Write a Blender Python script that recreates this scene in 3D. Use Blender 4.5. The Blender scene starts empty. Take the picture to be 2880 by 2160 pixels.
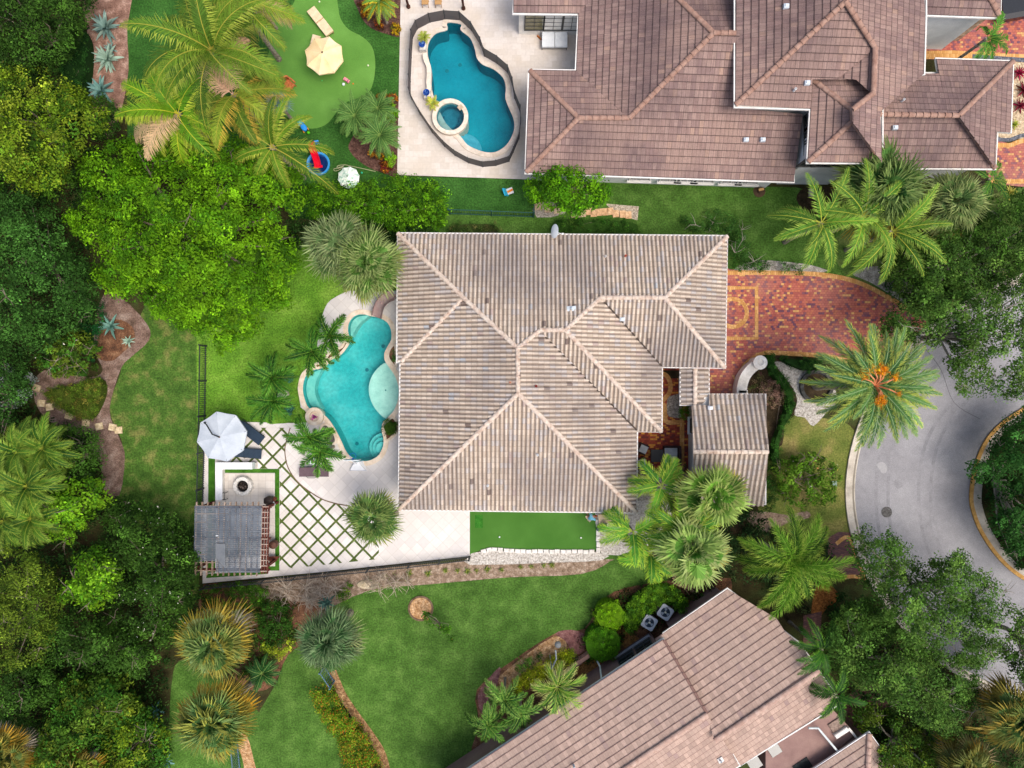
import bpy, bmesh, math, random
import numpy as np
from mathutils import Vector, Matrix
from mathutils.geometry import delaunay_2d_cdt
R_ = math.radians
random.seed(7); RNG = np.random.default_rng(11)
C = bpy.context.scene.collection
SC = bpy.context.scene
# ------------------------------------------------ camera, sky, sun, exposure
CAM_H = 46.0; FPX = 1932.0           # camera height (m), focal length in photo pixels
cam = bpy.data.cameras.new('camera'); cam.sensor_width = 36; cam.lens = FPX/2880*36
cam.clip_start = 0.5; cam.clip_end = 2000
camo = bpy.data.objects.new('camera', cam); camo.location = (0, 0, CAM_H); C.objects.link(camo); SC.camera = camo
SUN_EL, SUN_AZ = 64, 125             # degrees; azimuth clockwise from north (+Y)
w = bpy.data.worlds.new('World'); SC.world = w; w.use_nodes = True
nt = w.node_tree; bg = nt.nodes['Background']; sky = nt.nodes.new('ShaderNodeTexSky')
sky.sky_type = 'NISHITA'; sky.sun_disc = False; sky.sun_elevation = R_(SUN_EL); sky.sun_rotation = R_(SUN_AZ)
sky.dust_density = 5.0; sky.ozone_density = 0.2; sky.air_density = 1.0
nt.links.new(sky.outputs[0], bg.inputs[0]); bg.inputs[1].default_value = 0.15
sl = bpy.data.lights.new('sun', 'SUN'); sl.energy = 1.5; sl.angle = R_(32); sl.color = (1.0, 0.965, 0.92)
so = bpy.data.objects.new('sun', sl); C.objects.link(so)
d = Vector((math.sin(R_(SUN_AZ))*math.cos(R_(SUN_EL)), math.cos(R_(SUN_AZ))*math.cos(R_(SUN_EL)), math.sin(R_(SUN_EL))))
so.rotation_euler = d.to_track_quat('Z', 'Y').to_euler()
SC.view_settings.view_transform = 'Standard'; SC.view_settings.look = 'None'
SC.view_settings.exposure = 0.45; SC.view_settings.gamma = 1.0
# ------------------------------------------------ coordinates
KF = 2880/2212.0
def P(x, y, z=0.0):                  # plan point of the survey sheet, at height z
    u, v = x*KF, y*KF
    s = (CAM_H - z)/FPX
    return Vector(((u-1440)*s, (1080-v)*s, z))
def T(c, r, pts):                    # survey tile coordinates
    return [(553*c + x/3.0, 553*r + y/3.0) for x, y in pts]
def smooth(pts, n=5, closed=True):
    o = []; N = len(pts)
    rng = range(N) if closed else range(N-1)
    for i in rng:
        if closed: p0, p1, p2, p3 = pts[i-1], pts[i], pts[(i+1) % N], pts[(i+2) % N]
        else: p0, p1, p2, p3 = pts[max(i-1, 0)], pts[i], pts[i+1], pts[min(i+2, N-1)]
        for k in range(n):
            t = k/n
            o.append(tuple(0.5*((2*p1[j]) + (-p0[j]+p2[j])*t + (2*p0[j]-5*p1[j]+4*p2[j]-p3[j])*t*t + (-p0[j]+3*p1[j]-3*p2[j]+p3[j])*t**3) for j in range(len(p1))))
    if not closed: o.append(tuple(pts[-1]))
    return o
def circ(cx, cy, r, n=28, ry=None):
    return [(cx+r*math.cos(2*math.pi*i/n), cy+(ry or r)*math.sin(2*math.pi*i/n)) for i in range(n)]
def W2(pts, z=0.0): return [P(x, y, z) for x, y in pts]
def area2(p): return sum(p[i-1][0]*p[i][1]-p[i][0]*p[i-1][1] for i in range(len(p)))/2
def inpoly(px, py, poly):
    px = np.asarray(px, float); py = np.asarray(py, float)
    ins = np.zeros(px.shape, bool); n = len(poly)
    for i in range(n):
        x1, y1 = poly[i-1][0], poly[i-1][1]; x2, y2 = poly[i][0], poly[i][1]
        c = ((y1 > py) != (y2 > py)) & (px < (x2-x1)*(py-y1)/((y2-y1) if y2 != y1 else 1e-9)+x1)
        ins ^= c
    return ins
def edist(px, py, poly):
    best = np.full(np.shape(px), 1e9)
    for i in range(len(poly)):
        x1, y1 = poly[i-1][0], poly[i-1][1]; x2, y2 = poly[i][0], poly[i][1]
        dx, dy = x2-x1, y2-y1; L = dx*dx+dy*dy+1e-12
        t = np.clip(((px-x1)*dx+(py-y1)*dy)/L, 0, 1)
        best = np.minimum(best, np.hypot(px-x1-t*dx, py-y1-t*dy))
    return best
def offset(poly, dist):              # outward offset (world xy), positive grows
    s = 1 if area2(poly) > 0 else -1; n = len(poly); o = []
    for i in range(n):
        a, b, c = Vector(poly[i-1][:2]), Vector(poly[i][:2]), Vector(poly[(i+1) % n][:2])
        d1 = (b-a); d2 = (c-b)
        if d1.length < 1e-6 or d2.length < 1e-6: o.append(tuple(b)); continue
        d1.normalize(); d2.normalize()
        n1 = Vector((d1.y, -d1.x))*s; n2 = Vector((d2.y, -d2.x))*s
        m = n1+n2
        if m.length < 1e-6: m = n1
        m.normalize(); k = dist/max(0.35, m.dot(n1))
        o.append((b.x+m.x*k, b.y+m.y*k))
    return o
def sh_clip(poly, conv):             # clip polygon by a convex ccw polygon
    out = poly
    for i in range(len(conv)):
        ax, ay = conv[i-1]; bx, by = conv[i]
        inp = out; out = []
        if not inp: return []
        def side(p): return (bx-ax)*(p[1]-ay)-(by-ay)*(p[0]-ax)
        for j in range(len(inp)):
            p, q = inp[j-1], inp[j]; sp, sq = side(p), side(q)
            if sq >= 0:
                if sp < 0:
                    t = sp/(sp-sq); out.append((p[0]+(q[0]-p[0])*t, p[1]+(q[1]-p[1])*t))
                out.append(q)
            elif sp >= 0:
                t = sp/(sp-sq); out.append((p[0]+(q[0]-p[0])*t, p[1]+(q[1]-p[1])*t))
    return out
# ------------------------------------------------ materials
MAT = {}
def srgb(h):
    h = h.lstrip('#'); c = [int(h[i:i+2], 16)/255 for i in (0, 2, 4)]
    return tuple((x/12.92 if x <= 0.04045 else ((x+0.055)/1.055)**2.4) for x in c)
def newmat(name):
    m = bpy.data.materials.new(name); m.use_nodes = True
    return m, m.node_tree, m.node_tree.nodes['Principled BSDF']
def ramp(nt, fac, stops, const=False):
    r = nt.nodes.new('ShaderNodeValToRGB'); cr = r.color_ramp
    if const: cr.interpolation = 'CONSTANT'
    while len(cr.elements) < len(stops): cr.elements.new(0.5)
    for e, (p, c) in zip(cr.elements, stops): e.position = p; e.color = (*c, 1)
    nt.links.new(fac, r.inputs[0]); return r.outputs[0]
def noise(nt, vec, scale, detail=3, rough=0.55):
    n = nt.nodes.new('ShaderNodeTexNoise'); n.inputs['Scale'].default_value = scale
    n.inputs['Detail'].default_value = detail; n.inputs['Roughness'].default_value = rough
    if vec is not None: nt.links.new(vec, n.inputs['Vector'])
    return n.outputs['Fac']
def mixc(nt, fac, a, b, mode='MIX'):
    m = nt.nodes.new('ShaderNodeMix'); m.data_type = 'RGBA'; m.blend_type = mode
    for s, v in ((m.inputs[0], fac), (m.inputs[6], a), (m.inputs[7], b)):
        if hasattr(v, 'links'): nt.links.new(v, s)
        elif isinstance(v, (int, float)): s.default_value = v
        else: s.default_value = (*v, 1)
    return m.outputs[2]
def math_(nt, op, a, b=0.0, c=None):
    m = nt.nodes.new('ShaderNodeMath'); m.operation = op
    for i, v in enumerate([a, b] + ([c] if c is not None else [])):
        if hasattr(v, 'links'): nt.links.new(v, m.inputs[i])
        else: m.inputs[i].default_value = v
    return m.outputs[0]
def obj_vec(nt):
    g = nt.nodes.new('ShaderNodeNewGeometry'); return g.outputs['Position']
def bump(nt, bs, h, s=0.3, d=0.05):
    b = nt.nodes.new('ShaderNodeBump'); b.inputs['Strength'].default_value = s; b.inputs['Distance'].default_value = d
    nt.links.new(h, b.inputs['Height']); nt.links.new(b.outputs[0], bs.inputs['Normal'])
def M(name, c1, c2=None, c3=None, scale=3.0, rough=0.7, bmp=0.0, metal=0.0, fine=None, fs=20, big=None, bs_=0.12, spec=0.14, mid=None):
    if name in MAT: return MAT[name]
    m, nt, b = newmat(name); v = obj_vec(nt)
    c1 = srgb(c1) if isinstance(c1, str) else c1
    c2 = (srgb(c2) if isinstance(c2, str) else c2) if c2 else tuple(x*0.82 for x in c1)
    c3 = (srgb(c3) if isinstance(c3, str) else c3) if c3 else c1
    n = noise(nt, v, scale, 4)
    col = ramp(nt, n, [(0.3, c2), (0.5, c1), (0.7, c3)])
    if fine:
        f = noise(nt, v, fs, 2, 0.7); f2 = ramp(nt, f, [(0.35, (1-fine,)*3), (0.65, (1+fine*0.6,)*3)])
        col = mixc(nt, 1.0, col, f2, 'MULTIPLY')
    if mid:
        g = noise(nt, v, 2.4, 4, 0.65); g2 = ramp(nt, g, [(0.32, (1-mid,)*3), (0.68, (1+mid*0.7,)*3)]); col = mixc(nt, 1.0, col, g2, 'MULTIPLY')
    if big:
        g = noise(nt, v, bs_, 3); g2 = ramp(nt, g, [(0.35, (1-big,)*3), (0.65, (1+big*0.6,)*3)])
        col = mixc(nt, 1.0, col, g2, 'MULTIPLY')
    nt.links.new(col, b.inputs['Base Color']); b.inputs['Roughness'].default_value = rough; b.inputs['Metallic'].default_value = metal
    b.inputs['Specular IOR Level'].default_value = spec
    if bmp: bump(nt, b, noise(nt, v, fs, 3), bmp)
    MAT[name] = m; return m
def leafmat(name, rough=0.62, trans=0.28, spec=0.08):
    if name in MAT: return MAT[name]
    m, nt, b = newmat(name); a = nt.nodes.new('ShaderNodeAttribute'); a.attribute_name = 'tint'
    nt.links.new(a.outputs['Color'], b.inputs['Base Color']); b.inputs['Roughness'].default_value = rough
    b.inputs['Specular IOR Level'].default_value = spec
    tr = nt.nodes.new('ShaderNodeBsdfTranslucent'); nt.links.new(a.outputs['Color'], tr.inputs['Color'])
    mx = nt.nodes.new('ShaderNodeMixShader'); mx.inputs[0].default_value = trans
    nt.links.new(b.outputs[0], mx.inputs[1]); nt.links.new(tr.outputs[0], mx.inputs[2])
    nt.links.new(mx.outputs[0], nt.nodes['Material Output'].inputs['Surface'])
    MAT[name] = m; return m
LEAF = leafmat('leaf'); FROND = leafmat('palm_frond', 0.55, 0.25, 0.14)
def tilemat(name, stops, stain, joint, jw, lip_shade_h, dirtscale=0.25, vert=0.0, trough=None, tv=0.9, clean=None):
    m, nt, b = newmat(name); v = obj_vec(nt)
    uv = nt.nodes.new('ShaderNodeUVMap'); sp = nt.nodes.new('ShaderNodeSeparateXYZ'); nt.links.new(uv.outputs[0], sp.inputs[0])
    fu = math_(nt, 'FLOOR', sp.outputs[0]); fv = math_(nt, 'FLOOR', sp.outputs[1])
    cb = nt.nodes.new('ShaderNodeCombineXYZ'); nt.links.new(fu, cb.inputs[0]); nt.links.new(fv, cb.inputs[1])
    wn = nt.nodes.new('ShaderNodeTexWhiteNoise'); wn.noise_dimensions = '2D'; nt.links.new(cb.outputs[0], wn.inputs['Vector'])
    col = ramp(nt, wn.outputs['Value'], stops, True)
    # second per-tile variation in brightness
    ad = nt.nodes.new('ShaderNodeVectorMath'); ad.operation = 'ADD'; ad.inputs[1].default_value = (37.3, 11.7, 0); nt.links.new(cb.outputs[0], ad.inputs[0])
    wn2 = nt.nodes.new('ShaderNodeTexWhiteNoise'); wn2.noise_dimensions = '2D'; nt.links.new(ad.outputs[0], wn2.inputs['Vector'])
    col = mixc(nt, 1.0, col, ramp(nt, wn2.outputs['Value'], [(0, (tv,)*3), (1, (2-tv,)*3)]), 'MULTIPLY')
    # weather stains of uneven shape
    s = noise(nt, v, dirtscale, 5, 0.6)
    col = mixc(nt, ramp(nt, s, [(0.42, (0, 0, 0)), (0.68, (0.85, 0.85, 0.85))]), col, stain)
    if clean:
        s2 = noise(nt, v, dirtscale*1.7, 3, 0.5); col = mixc(nt, ramp(nt, s2, [(0.5, (0, 0, 0)), (0.72, (0.8, 0.8, 0.8))]), col, clean)
    f = noise(nt, v, 9, 3, 0.7); col = mixc(nt, 1.0, col, ramp(nt, f, [(0.3, (0.85,)*3), (0.7, (1.1,)*3)]), 'MULTIPLY')
    fru = math_(nt, 'FRACT', sp.outputs[0]); frv = math_(nt, 'FRACT', sp.outputs[1])
    if jw:
        ju = math_(nt, 'LESS_THAN', fru, jw); col = mixc(nt, math_(nt, 'MULTIPLY', ju, 0.75), col, joint)
    if lip_shade_h:
        lip_shade = math_(nt, 'LESS_THAN', frv, lip_shade_h); col = mixc(nt, math_(nt, 'MULTIPLY', lip_shade, 0.85), col, joint)  # dark course edge: shade under the tile lip, painted in the joint colour
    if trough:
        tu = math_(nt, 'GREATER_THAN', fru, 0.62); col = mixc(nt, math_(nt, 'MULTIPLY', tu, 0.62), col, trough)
    if vert:   # long run-off streaks down the slope
        mp = nt.nodes.new('ShaderNodeMapping'); mp.inputs['Scale'].default_value = (2.2, 0.12, 1); nt.links.new(uv.outputs[0], mp.inputs['Vector'])
        st = noise(nt, mp.outputs[0], 2.0, 4, 0.7); col = mixc(nt, 1.0, col, ramp(nt, st, [(0.3, (1-vert,)*3), (0.7, (1+vert*0.5,)*3)]), 'MULTIPLY')
    nt.links.new(col, b.inputs['Base Color']); b.inputs['Roughness'].default_value = 0.8
    b.inputs['Specular IOR Level'].default_value = 0.25
    MAT[name] = m; return m
def cellmat(name, sx, sy, stops, joint, jw, rot=0.0, rough=0.75, stain=None, ss=0.2, half=True, var=0.1):
    if name in MAT: return MAT[name]
    m, nt, b = newmat(name); v = obj_vec(nt)
    mp = nt.nodes.new('ShaderNodeMapping'); mp.inputs['Rotation'].default_value = (0, 0, rot); mp.inputs['Scale'].default_value = (1/sx, 1/sy, 1)
    nt.links.new(v, mp.inputs['Vector']); sp = nt.nodes.new('ShaderNodeSeparateXYZ'); nt.links.new(mp.outputs[0], sp.inputs[0])
    fy = math_(nt, 'FLOOR', sp.outputs[1])
    xx = math_(nt, 'ADD', sp.outputs[0], math_(nt, 'MULTIPLY', math_(nt, 'PINGPONG', fy, 1.0), 0.5 if half else 0.0))
    fx = math_(nt, 'FLOOR', xx)
    cb = nt.nodes.new('ShaderNodeCombineXYZ'); nt.links.new(fx, cb.inputs[0]); nt.links.new(fy, cb.inputs[1])
    wn = nt.nodes.new('ShaderNodeTexWhiteNoise'); wn.noise_dimensions = '2D'; nt.links.new(cb.outputs[0], wn.inputs['Vector'])
    col = ramp(nt, wn.outputs['Value'], stops, True)
    f = noise(nt, v, 6, 3); col = mixc(nt, 1.0, col, ramp(nt, f, [(0.3, (1-var,)*3), (0.7, (1+var,)*3)]), 'MULTIPLY')
    if stain:
        s = noise(nt, v, ss, 4); col = mixc(nt, ramp(nt, s, [(0.45, (0, 0, 0)), (0.75, (0.7,)*3)]), col, stain)
    if jw:
        a = math_(nt, 'LESS_THAN', math_(nt, 'FRACT', xx), jw/sx); c = math_(nt, 'LESS_THAN', math_(nt, 'FRACT', sp.outputs[1]), jw/sy)
        col = mixc(nt, math_(nt, 'MULTIPLY', math_(nt, 'MAXIMUM', a, c), 0.6), col, joint)
    nt.links.new(col, b.inputs['Base Color']); b.inputs['Roughness'].default_value = rough; b.inputs['Specular IOR Level'].default_value = 0.25
    MAT[name] = m; return m
def watermat(name, tint, rip=2.2, st=0.35):
    m, nt, b = newmat(name); v = obj_vec(nt); nt.nodes.remove(b)
    tr = nt.nodes.new('ShaderNodeBsdfTransparent'); tr.inputs[0].default_value = (*tint, 1)
    gl = nt.nodes.new('ShaderNodeBsdfGlossy'); gl.inputs['Roughness'].default_value = 0.04
    fr = nt.nodes.new('ShaderNodeFresnel'); fr.inputs[0].default_value = 1.33
    bp = nt.nodes.new('ShaderNodeBump'); bp.inputs['Strength'].default_value = st; bp.inputs['Distance'].default_value = 0.06
    nt.links.new(noise(nt, v, rip, 4, 0.6), bp.inputs['Height'])
    nt.links.new(bp.outputs[0], gl.inputs['Normal']); nt.links.new(bp.outputs[0], fr.inputs['Normal'])
    mx = nt.nodes.new('ShaderNodeMixShader'); nt.links.new(fr.outputs[0], mx.inputs[0])
    nt.links.new(tr.outputs[0], mx.inputs[1]); nt.links.new(gl.outputs[0], mx.inputs[2])
    nt.links.new(mx.outputs[0], nt.nodes['Material Output'].inputs['Surface']); MAT[name] = m; return m
# ------------------------------------------------ objects
def tag(o, label=None, cat=None, group=None, kind=None):
    if label: o['label'] = label
    if cat: o['category'] = cat
    if group: o['group'] = group
    if kind: o['kind'] = kind
    return o
def thing(name, label, cat, loc=(0, 0, 0), rot=0.0, group=None):
    o = bpy.data.objects.new(name, None); o.empty_display_size = 0.3; C.objects.link(o)
    o.location = loc; o.rotation_euler = (0, 0, rot); return tag(o, label, cat, group)
def link(name, me, mat, parent=None, world=True):
    if parent is not None and world:
        top = parent; off = Vector((0, 0, 0))
        while top is not None: off += top.location; top = top.parent
        me.transform(Matrix.Translation(-off))
    o = bpy.data.objects.new(name, me); C.objects.link(o)
    if mat: me.materials.append(mat)
    if parent is not None: o.parent = parent
    return o
def np_mesh(name, V, F, mat, tint=None, parent=None, base=None, uv=None, smooth_=False):
    V = np.asarray(V, np.float32); F = np.asarray(F, np.int32)
    me = bpy.data.meshes.new(name); k = F.shape[1]
    if base is not None: V = V - np.array(base, np.float32)
    me.vertices.add(len(V)); me.vertices.foreach_set('co', V.ravel())
    me.loops.add(F.size); me.loops.foreach_set('vertex_index', F.ravel())
    me.polygons.add(len(F)); me.polygons.foreach_set('loop_start', np.arange(0, F.size, k, dtype=np.int32))
    try: me.polygons.foreach_set('loop_total', np.full(len(F), k, np.int32))
    except Exception: pass
    if tint is not None:
        a = me.attributes.new('tint', 'FLOAT_COLOR', 'FACE')
        tc = np.ones((len(F), 4), np.float32); tc[:, :3] = np.clip(tint, 0.002, 1); a.data.foreach_set('color', tc.ravel())
    me.update(calc_edges=True)
    o = link(name, me, mat, parent)
    if base is not None: o.location = base
    return o
class MB:
    def __init__(s): s.v = []; s.f = []; s.uv = []
    def add(s, vs, fs):
        n = len(s.v); s.v += [tuple(p) for p in vs]; s.f += [tuple(i+n for i in f) for f in fs]; return s
    def box(s, c, d, rz=0.0, tilt=0.0, ry=0.0):
        m = Matrix.Translation(c) @ Matrix.Rotation(rz, 4, 'Z') @ Matrix.Rotation(tilt, 4, 'X') @ Matrix.Rotation(ry, 4, 'Y')
        x, y, z = d[0]/2, d[1]/2, d[2]/2; b = min(x, y, z)*0.25
        vs = []
        for sz in (-1, 1):
            for (sx, sy) in ((-1, -1), (1, -1), (1, 1), (-1, 1)): vs.append(m @ Vector((sx*x, sy*y, sz*(z-b) if sz > 0 else -z)))
        for (sx, sy) in ((-1, -1), (1, -1), (1, 1), (-1, 1)): vs.append(m @ Vector((sx*(x-b), sy*(y-b), z)))
        return s.add(vs, [(3, 2, 1, 0), (0, 1, 5, 4), (1, 2, 6, 5), (2, 3, 7, 6), (3, 0, 4, 7), (4, 5, 9, 8), (5, 6, 10, 9), (6, 7, 11, 10), (7, 4, 8, 11), (8, 9, 10, 11)])
    def beam(s, a, b, w, h):
        a, b = Vector(a), Vector(b); d = b-a; L = d.length; q = d.to_track_quat('X', 'Z').to_matrix().to_4x4(); m = Matrix.Translation((a+b)/2) @ q
        vs = [m @ Vector((sx*L/2, sy*w/2, sz*h/2)) for sz in (-1, 1) for (sx, sy) in ((-1, -1), (1, -1), (1, 1), (-1, 1))]
        return s.add(vs, [(3, 2, 1, 0), (4, 5, 6, 7), (0, 1, 5, 4), (1, 2, 6, 5), (2, 3, 7, 6), (3, 0, 4, 7)])
    def tube(s, pts, r, n=8, cap=True):
        pts = [Vector(p) for p in pts]; rs = r if isinstance(r, (list, tuple)) else [r]*len(pts); rings = []; up = Vector((0.13, 0.27, 0.95))
        for i, p in enumerate(pts):
            d = (pts[min(i+1, len(pts)-1)]-pts[max(i-1, 0)]); d = d.normalized() if d.length > 1e-9 else Vector((0, 0, 1))
            u = d.cross(up); u = u.normalized() if u.length > 1e-3 else d.cross(Vector((1, 0, 0))).normalized(); v = d.cross(u)
            rings.append([p+(u*math.cos(2*math.pi*k/n)+v*math.sin(2*math.pi*k/n))*rs[i] for k in range(n)])
        vs = [q for rg in rings for q in rg]; fs = []
        for i in range(len(pts)-1):
            for k in range(n): fs.append((i*n+k, i*n+(k+1) % n, (i+1)*n+(k+1) % n, (i+1)*n+k))
        if cap: fs += [tuple(range(n))[::-1], tuple(range((len(pts)-1)*n, len(pts)*n))]
        return s.add(vs, fs)
    def lathe(s, c, prof, n=20, ell=1.0):
        vs = []; c = Vector(c)
        for (r, z) in prof:
            for k in range(n): a = 2*math.pi*k/n; vs.append(c+Vector((r*math.cos(a), r*ell*math.sin(a), z)))
        fs = [(i*n+k, i*n+(k+1) % n, (i+1)*n+(k+1) % n, (i+1)*n+k) for i in range(len(prof)-1) for k in range(n)]
        fs += [tuple(range(n))[::-1], tuple(range((len(prof)-1)*n, len(prof)*n))]
        return s.add(vs, fs)
    def prism(s, poly, z0, z1):
        poly = [(p[0], p[1]) for p in poly]
        if area2(poly) < 0: poly = poly[::-1]
        n = len(poly); vs = [(x, y, z0) for x, y in poly]+[(x, y, z1) for x, y in poly]
        tr = tri2(poly); fs = [(i, (i+1) % n, (i+1) % n+n, i+n) for i in range(n)]
        fs += [tuple(j+n for j in t) for t in tr]+[t[::-1] for t in tr]
        return s.add(vs, fs)
    def ribbon(s, pts, w, z, h=0.0, closed=False):      # flat strip along world points, thickness h below z
        n = len(pts); L = []; Rr = []
        for i in range(n):
            a = Vector(pts[(i-1) % n][:2]) if (closed or i > 0) else Vector(pts[i][:2]); b = Vector(pts[(i+1) % n][:2]) if (closed or i < n-1) else Vector(pts[i][:2])
            d = (b-a); d = d.normalized() if d.length > 1e-9 else Vector((1, 0)); nn = Vector((-d.y, d.x)); p = Vector(pts[i][:2])
            L.append(p+nn*w/2); Rr.append(p-nn*w/2)
        m = n if closed else n-1
        if not h:
            return s.add([(p.x, p.y, z) for p in L]+[(p.x, p.y, z) for p in Rr], [(n+i, n+(i+1) % n, (i+1) % n, i) for i in range(m)])
        vs = [(p.x, p.y, z) for p in L]+[(p.x, p.y, z) for p in Rr]+[(p.x, p.y, z-h) for p in L]+[(p.x, p.y, z-h) for p in Rr]
        fs = []
        for i in range(m):
            j = (i+1) % n; fs += [(n+i, n+j, j, i), (i, j, 2*n+j, 2*n+i), (n+j, n+i, 3*n+i, 3*n+j)]
        return s.add(vs, fs)
    def build(s, name, mat, parent=None, world=True, smooth_=False):
        me = bpy.data.meshes.new(name); me.from_pydata(s.v, [], s.f); me.validate(verbose=False)
        if smooth_:
            for p in me.polygons: p.use_smooth = True
        return link(name, me, mat, parent, world)
    def solo(s, name, mat, label, cat, group=None, base=None, kind=None, smooth_=False):
        xs = np.array(s.v); b = base or (float(xs[:, 0].mean()), float(xs[:, 1].mean()), float(xs[:, 2].min()))
        s.v = [(x-b[0], y-b[1], z-b[2]) for x, y, z in s.v]
        o = s.build(name, mat, None, True, smooth_); o.location = b; return tag(o, label, cat, group, kind)
def tri2(poly, holes=()):
    vs = [Vector(p[:2]) for p in poly]; es = [(i, (i+1) % len(poly)) for i in range(len(poly))]
    for h in holes:
        k = len(vs); vs += [Vector(p[:2]) for p in h]; es += [(k+i, k+(i+1) % len(h)) for i in range(len(h))]
    ov, oe, of, _, _, _ = delaunay_2d_cdt(vs, es, [], 0, 1e-6)
    if len(ov) != len(vs): tri2.ov = ov
    tri2.ov = ov; res = []
    A = np.array([[(ov[f[0]][k]+ov[f[1]][k]+ov[f[2]][k])/3 for k in (0, 1)] for f in of])
    if not len(A): return []
    ok = inpoly(A[:, 0], A[:, 1], poly)
    for h in holes: ok &= ~inpoly(A[:, 0], A[:, 1], h)
    for f, k in zip(of, ok):
        if k:
            a, b, c = (ov[i] for i in f)
            res.append(tuple(f) if (b-a).cross(c-a) > 0 else tuple(f)[::-1])
    return res
def sheet(name, poly, z, mat, holes=(), label=None, cat=None, kind='structure', world=False):
    pw = poly if world else [tuple(P(x, y, 0)[:2]) for x, y in poly]
    t = tri2(pw, holes); me = bpy.data.meshes.new(name)
    me.from_pydata([(v.x, v.y, z) for v in tri2.ov], [], t); me.update()
    o = link(name, me, mat); return tag(o, label, cat, None, kind)
def band(name, pts, w, z, mat, closed=False, h=0.0, kind='structure'):
    mb = MB(); mb.ribbon(W2(pts), w, z, h, closed); o = mb.build(name, mat); return tag(o, kind=kind)
# ------------------------------------------------ foliage
def vnoise(x, y, s, seed):
    r = np.random.default_rng(seed); o = 0
    for k in range(4):
        a = r.uniform(0, 6.28, 2); f = s*(1+0.7*k); o = o + np.sin(x*f*math.cos(a[0])+y*f*math.sin(a[0])+a[1])*np.cos(y*f*0.8*math.cos(a[1])-x*f*0.7+a[0])/(1+0.6*k)
    return o/2.0
def leaves(cent, cnorm, nl, cr, leaf, cols, rng, flat=0.6, up=0.5, bv=0.28, lv=0.24, aspect=0.5, accent=None):
    nc = len(cent); n = nc*nl
    cidx = np.repeat(np.arange(nc), nl)
    off = rng.normal(size=(n, 3)); off /= np.linalg.norm(off, axis=1)[:, None]+1e-9; off *= (rng.random((n, 1))**0.45)*cr
    crs = rng.uniform(0.6, 1.35, nc)[cidx][:, None]; off *= crs; off[:, 2] *= flat
    c = cent[cidx]+off
    nrm = off/(cr)+np.array([0, 0, up])+rng.normal(size=(n, 3))*0.45+cnorm[cidx]*0.4
    nrm /= np.linalg.norm(nrm, axis=1)[:, None]+1e-9
    t = rng.normal(size=(n, 3)); t -= nrm*(t*nrm).sum(1)[:, None]; t /= np.linalg.norm(t, axis=1)[:, None]+1e-9
    b = np.cross(nrm, t); L = leaf*rng.uniform(0.6, 1.35, n)[:, None]
    V = np.empty((n, 4, 3)); V[:, 0] = c-t*L*0.5; V[:, 1] = c+b*L*aspect*0.5-t*L*0.05; V[:, 2] = c+t*L*0.5; V[:, 3] = c-b*L*aspect*0.5-t*L*0.05
    F = np.arange(n*4).reshape(n, 4)
    cols = np.array(cols); ci = rng.integers(0, len(cols), nc); mixf = rng.random((nc, 1))
    base = cols[ci]*mixf+cols[rng.integers(0, len(cols), nc)]*(1-mixf)
    base = base*np.exp(rng.normal(0, bv, (nc, 1)))
    tint = base[cidx]*np.exp(rng.normal(0, lv, (n, 1)))
    if accent is not None:
        ac, frac = accent; k = rng.random(n) < frac; tint[k] = np.array(ac)[rng.integers(0, len(ac), k.sum())]
    return V.reshape(-1, 3), F, tint
BARK = None
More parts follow.
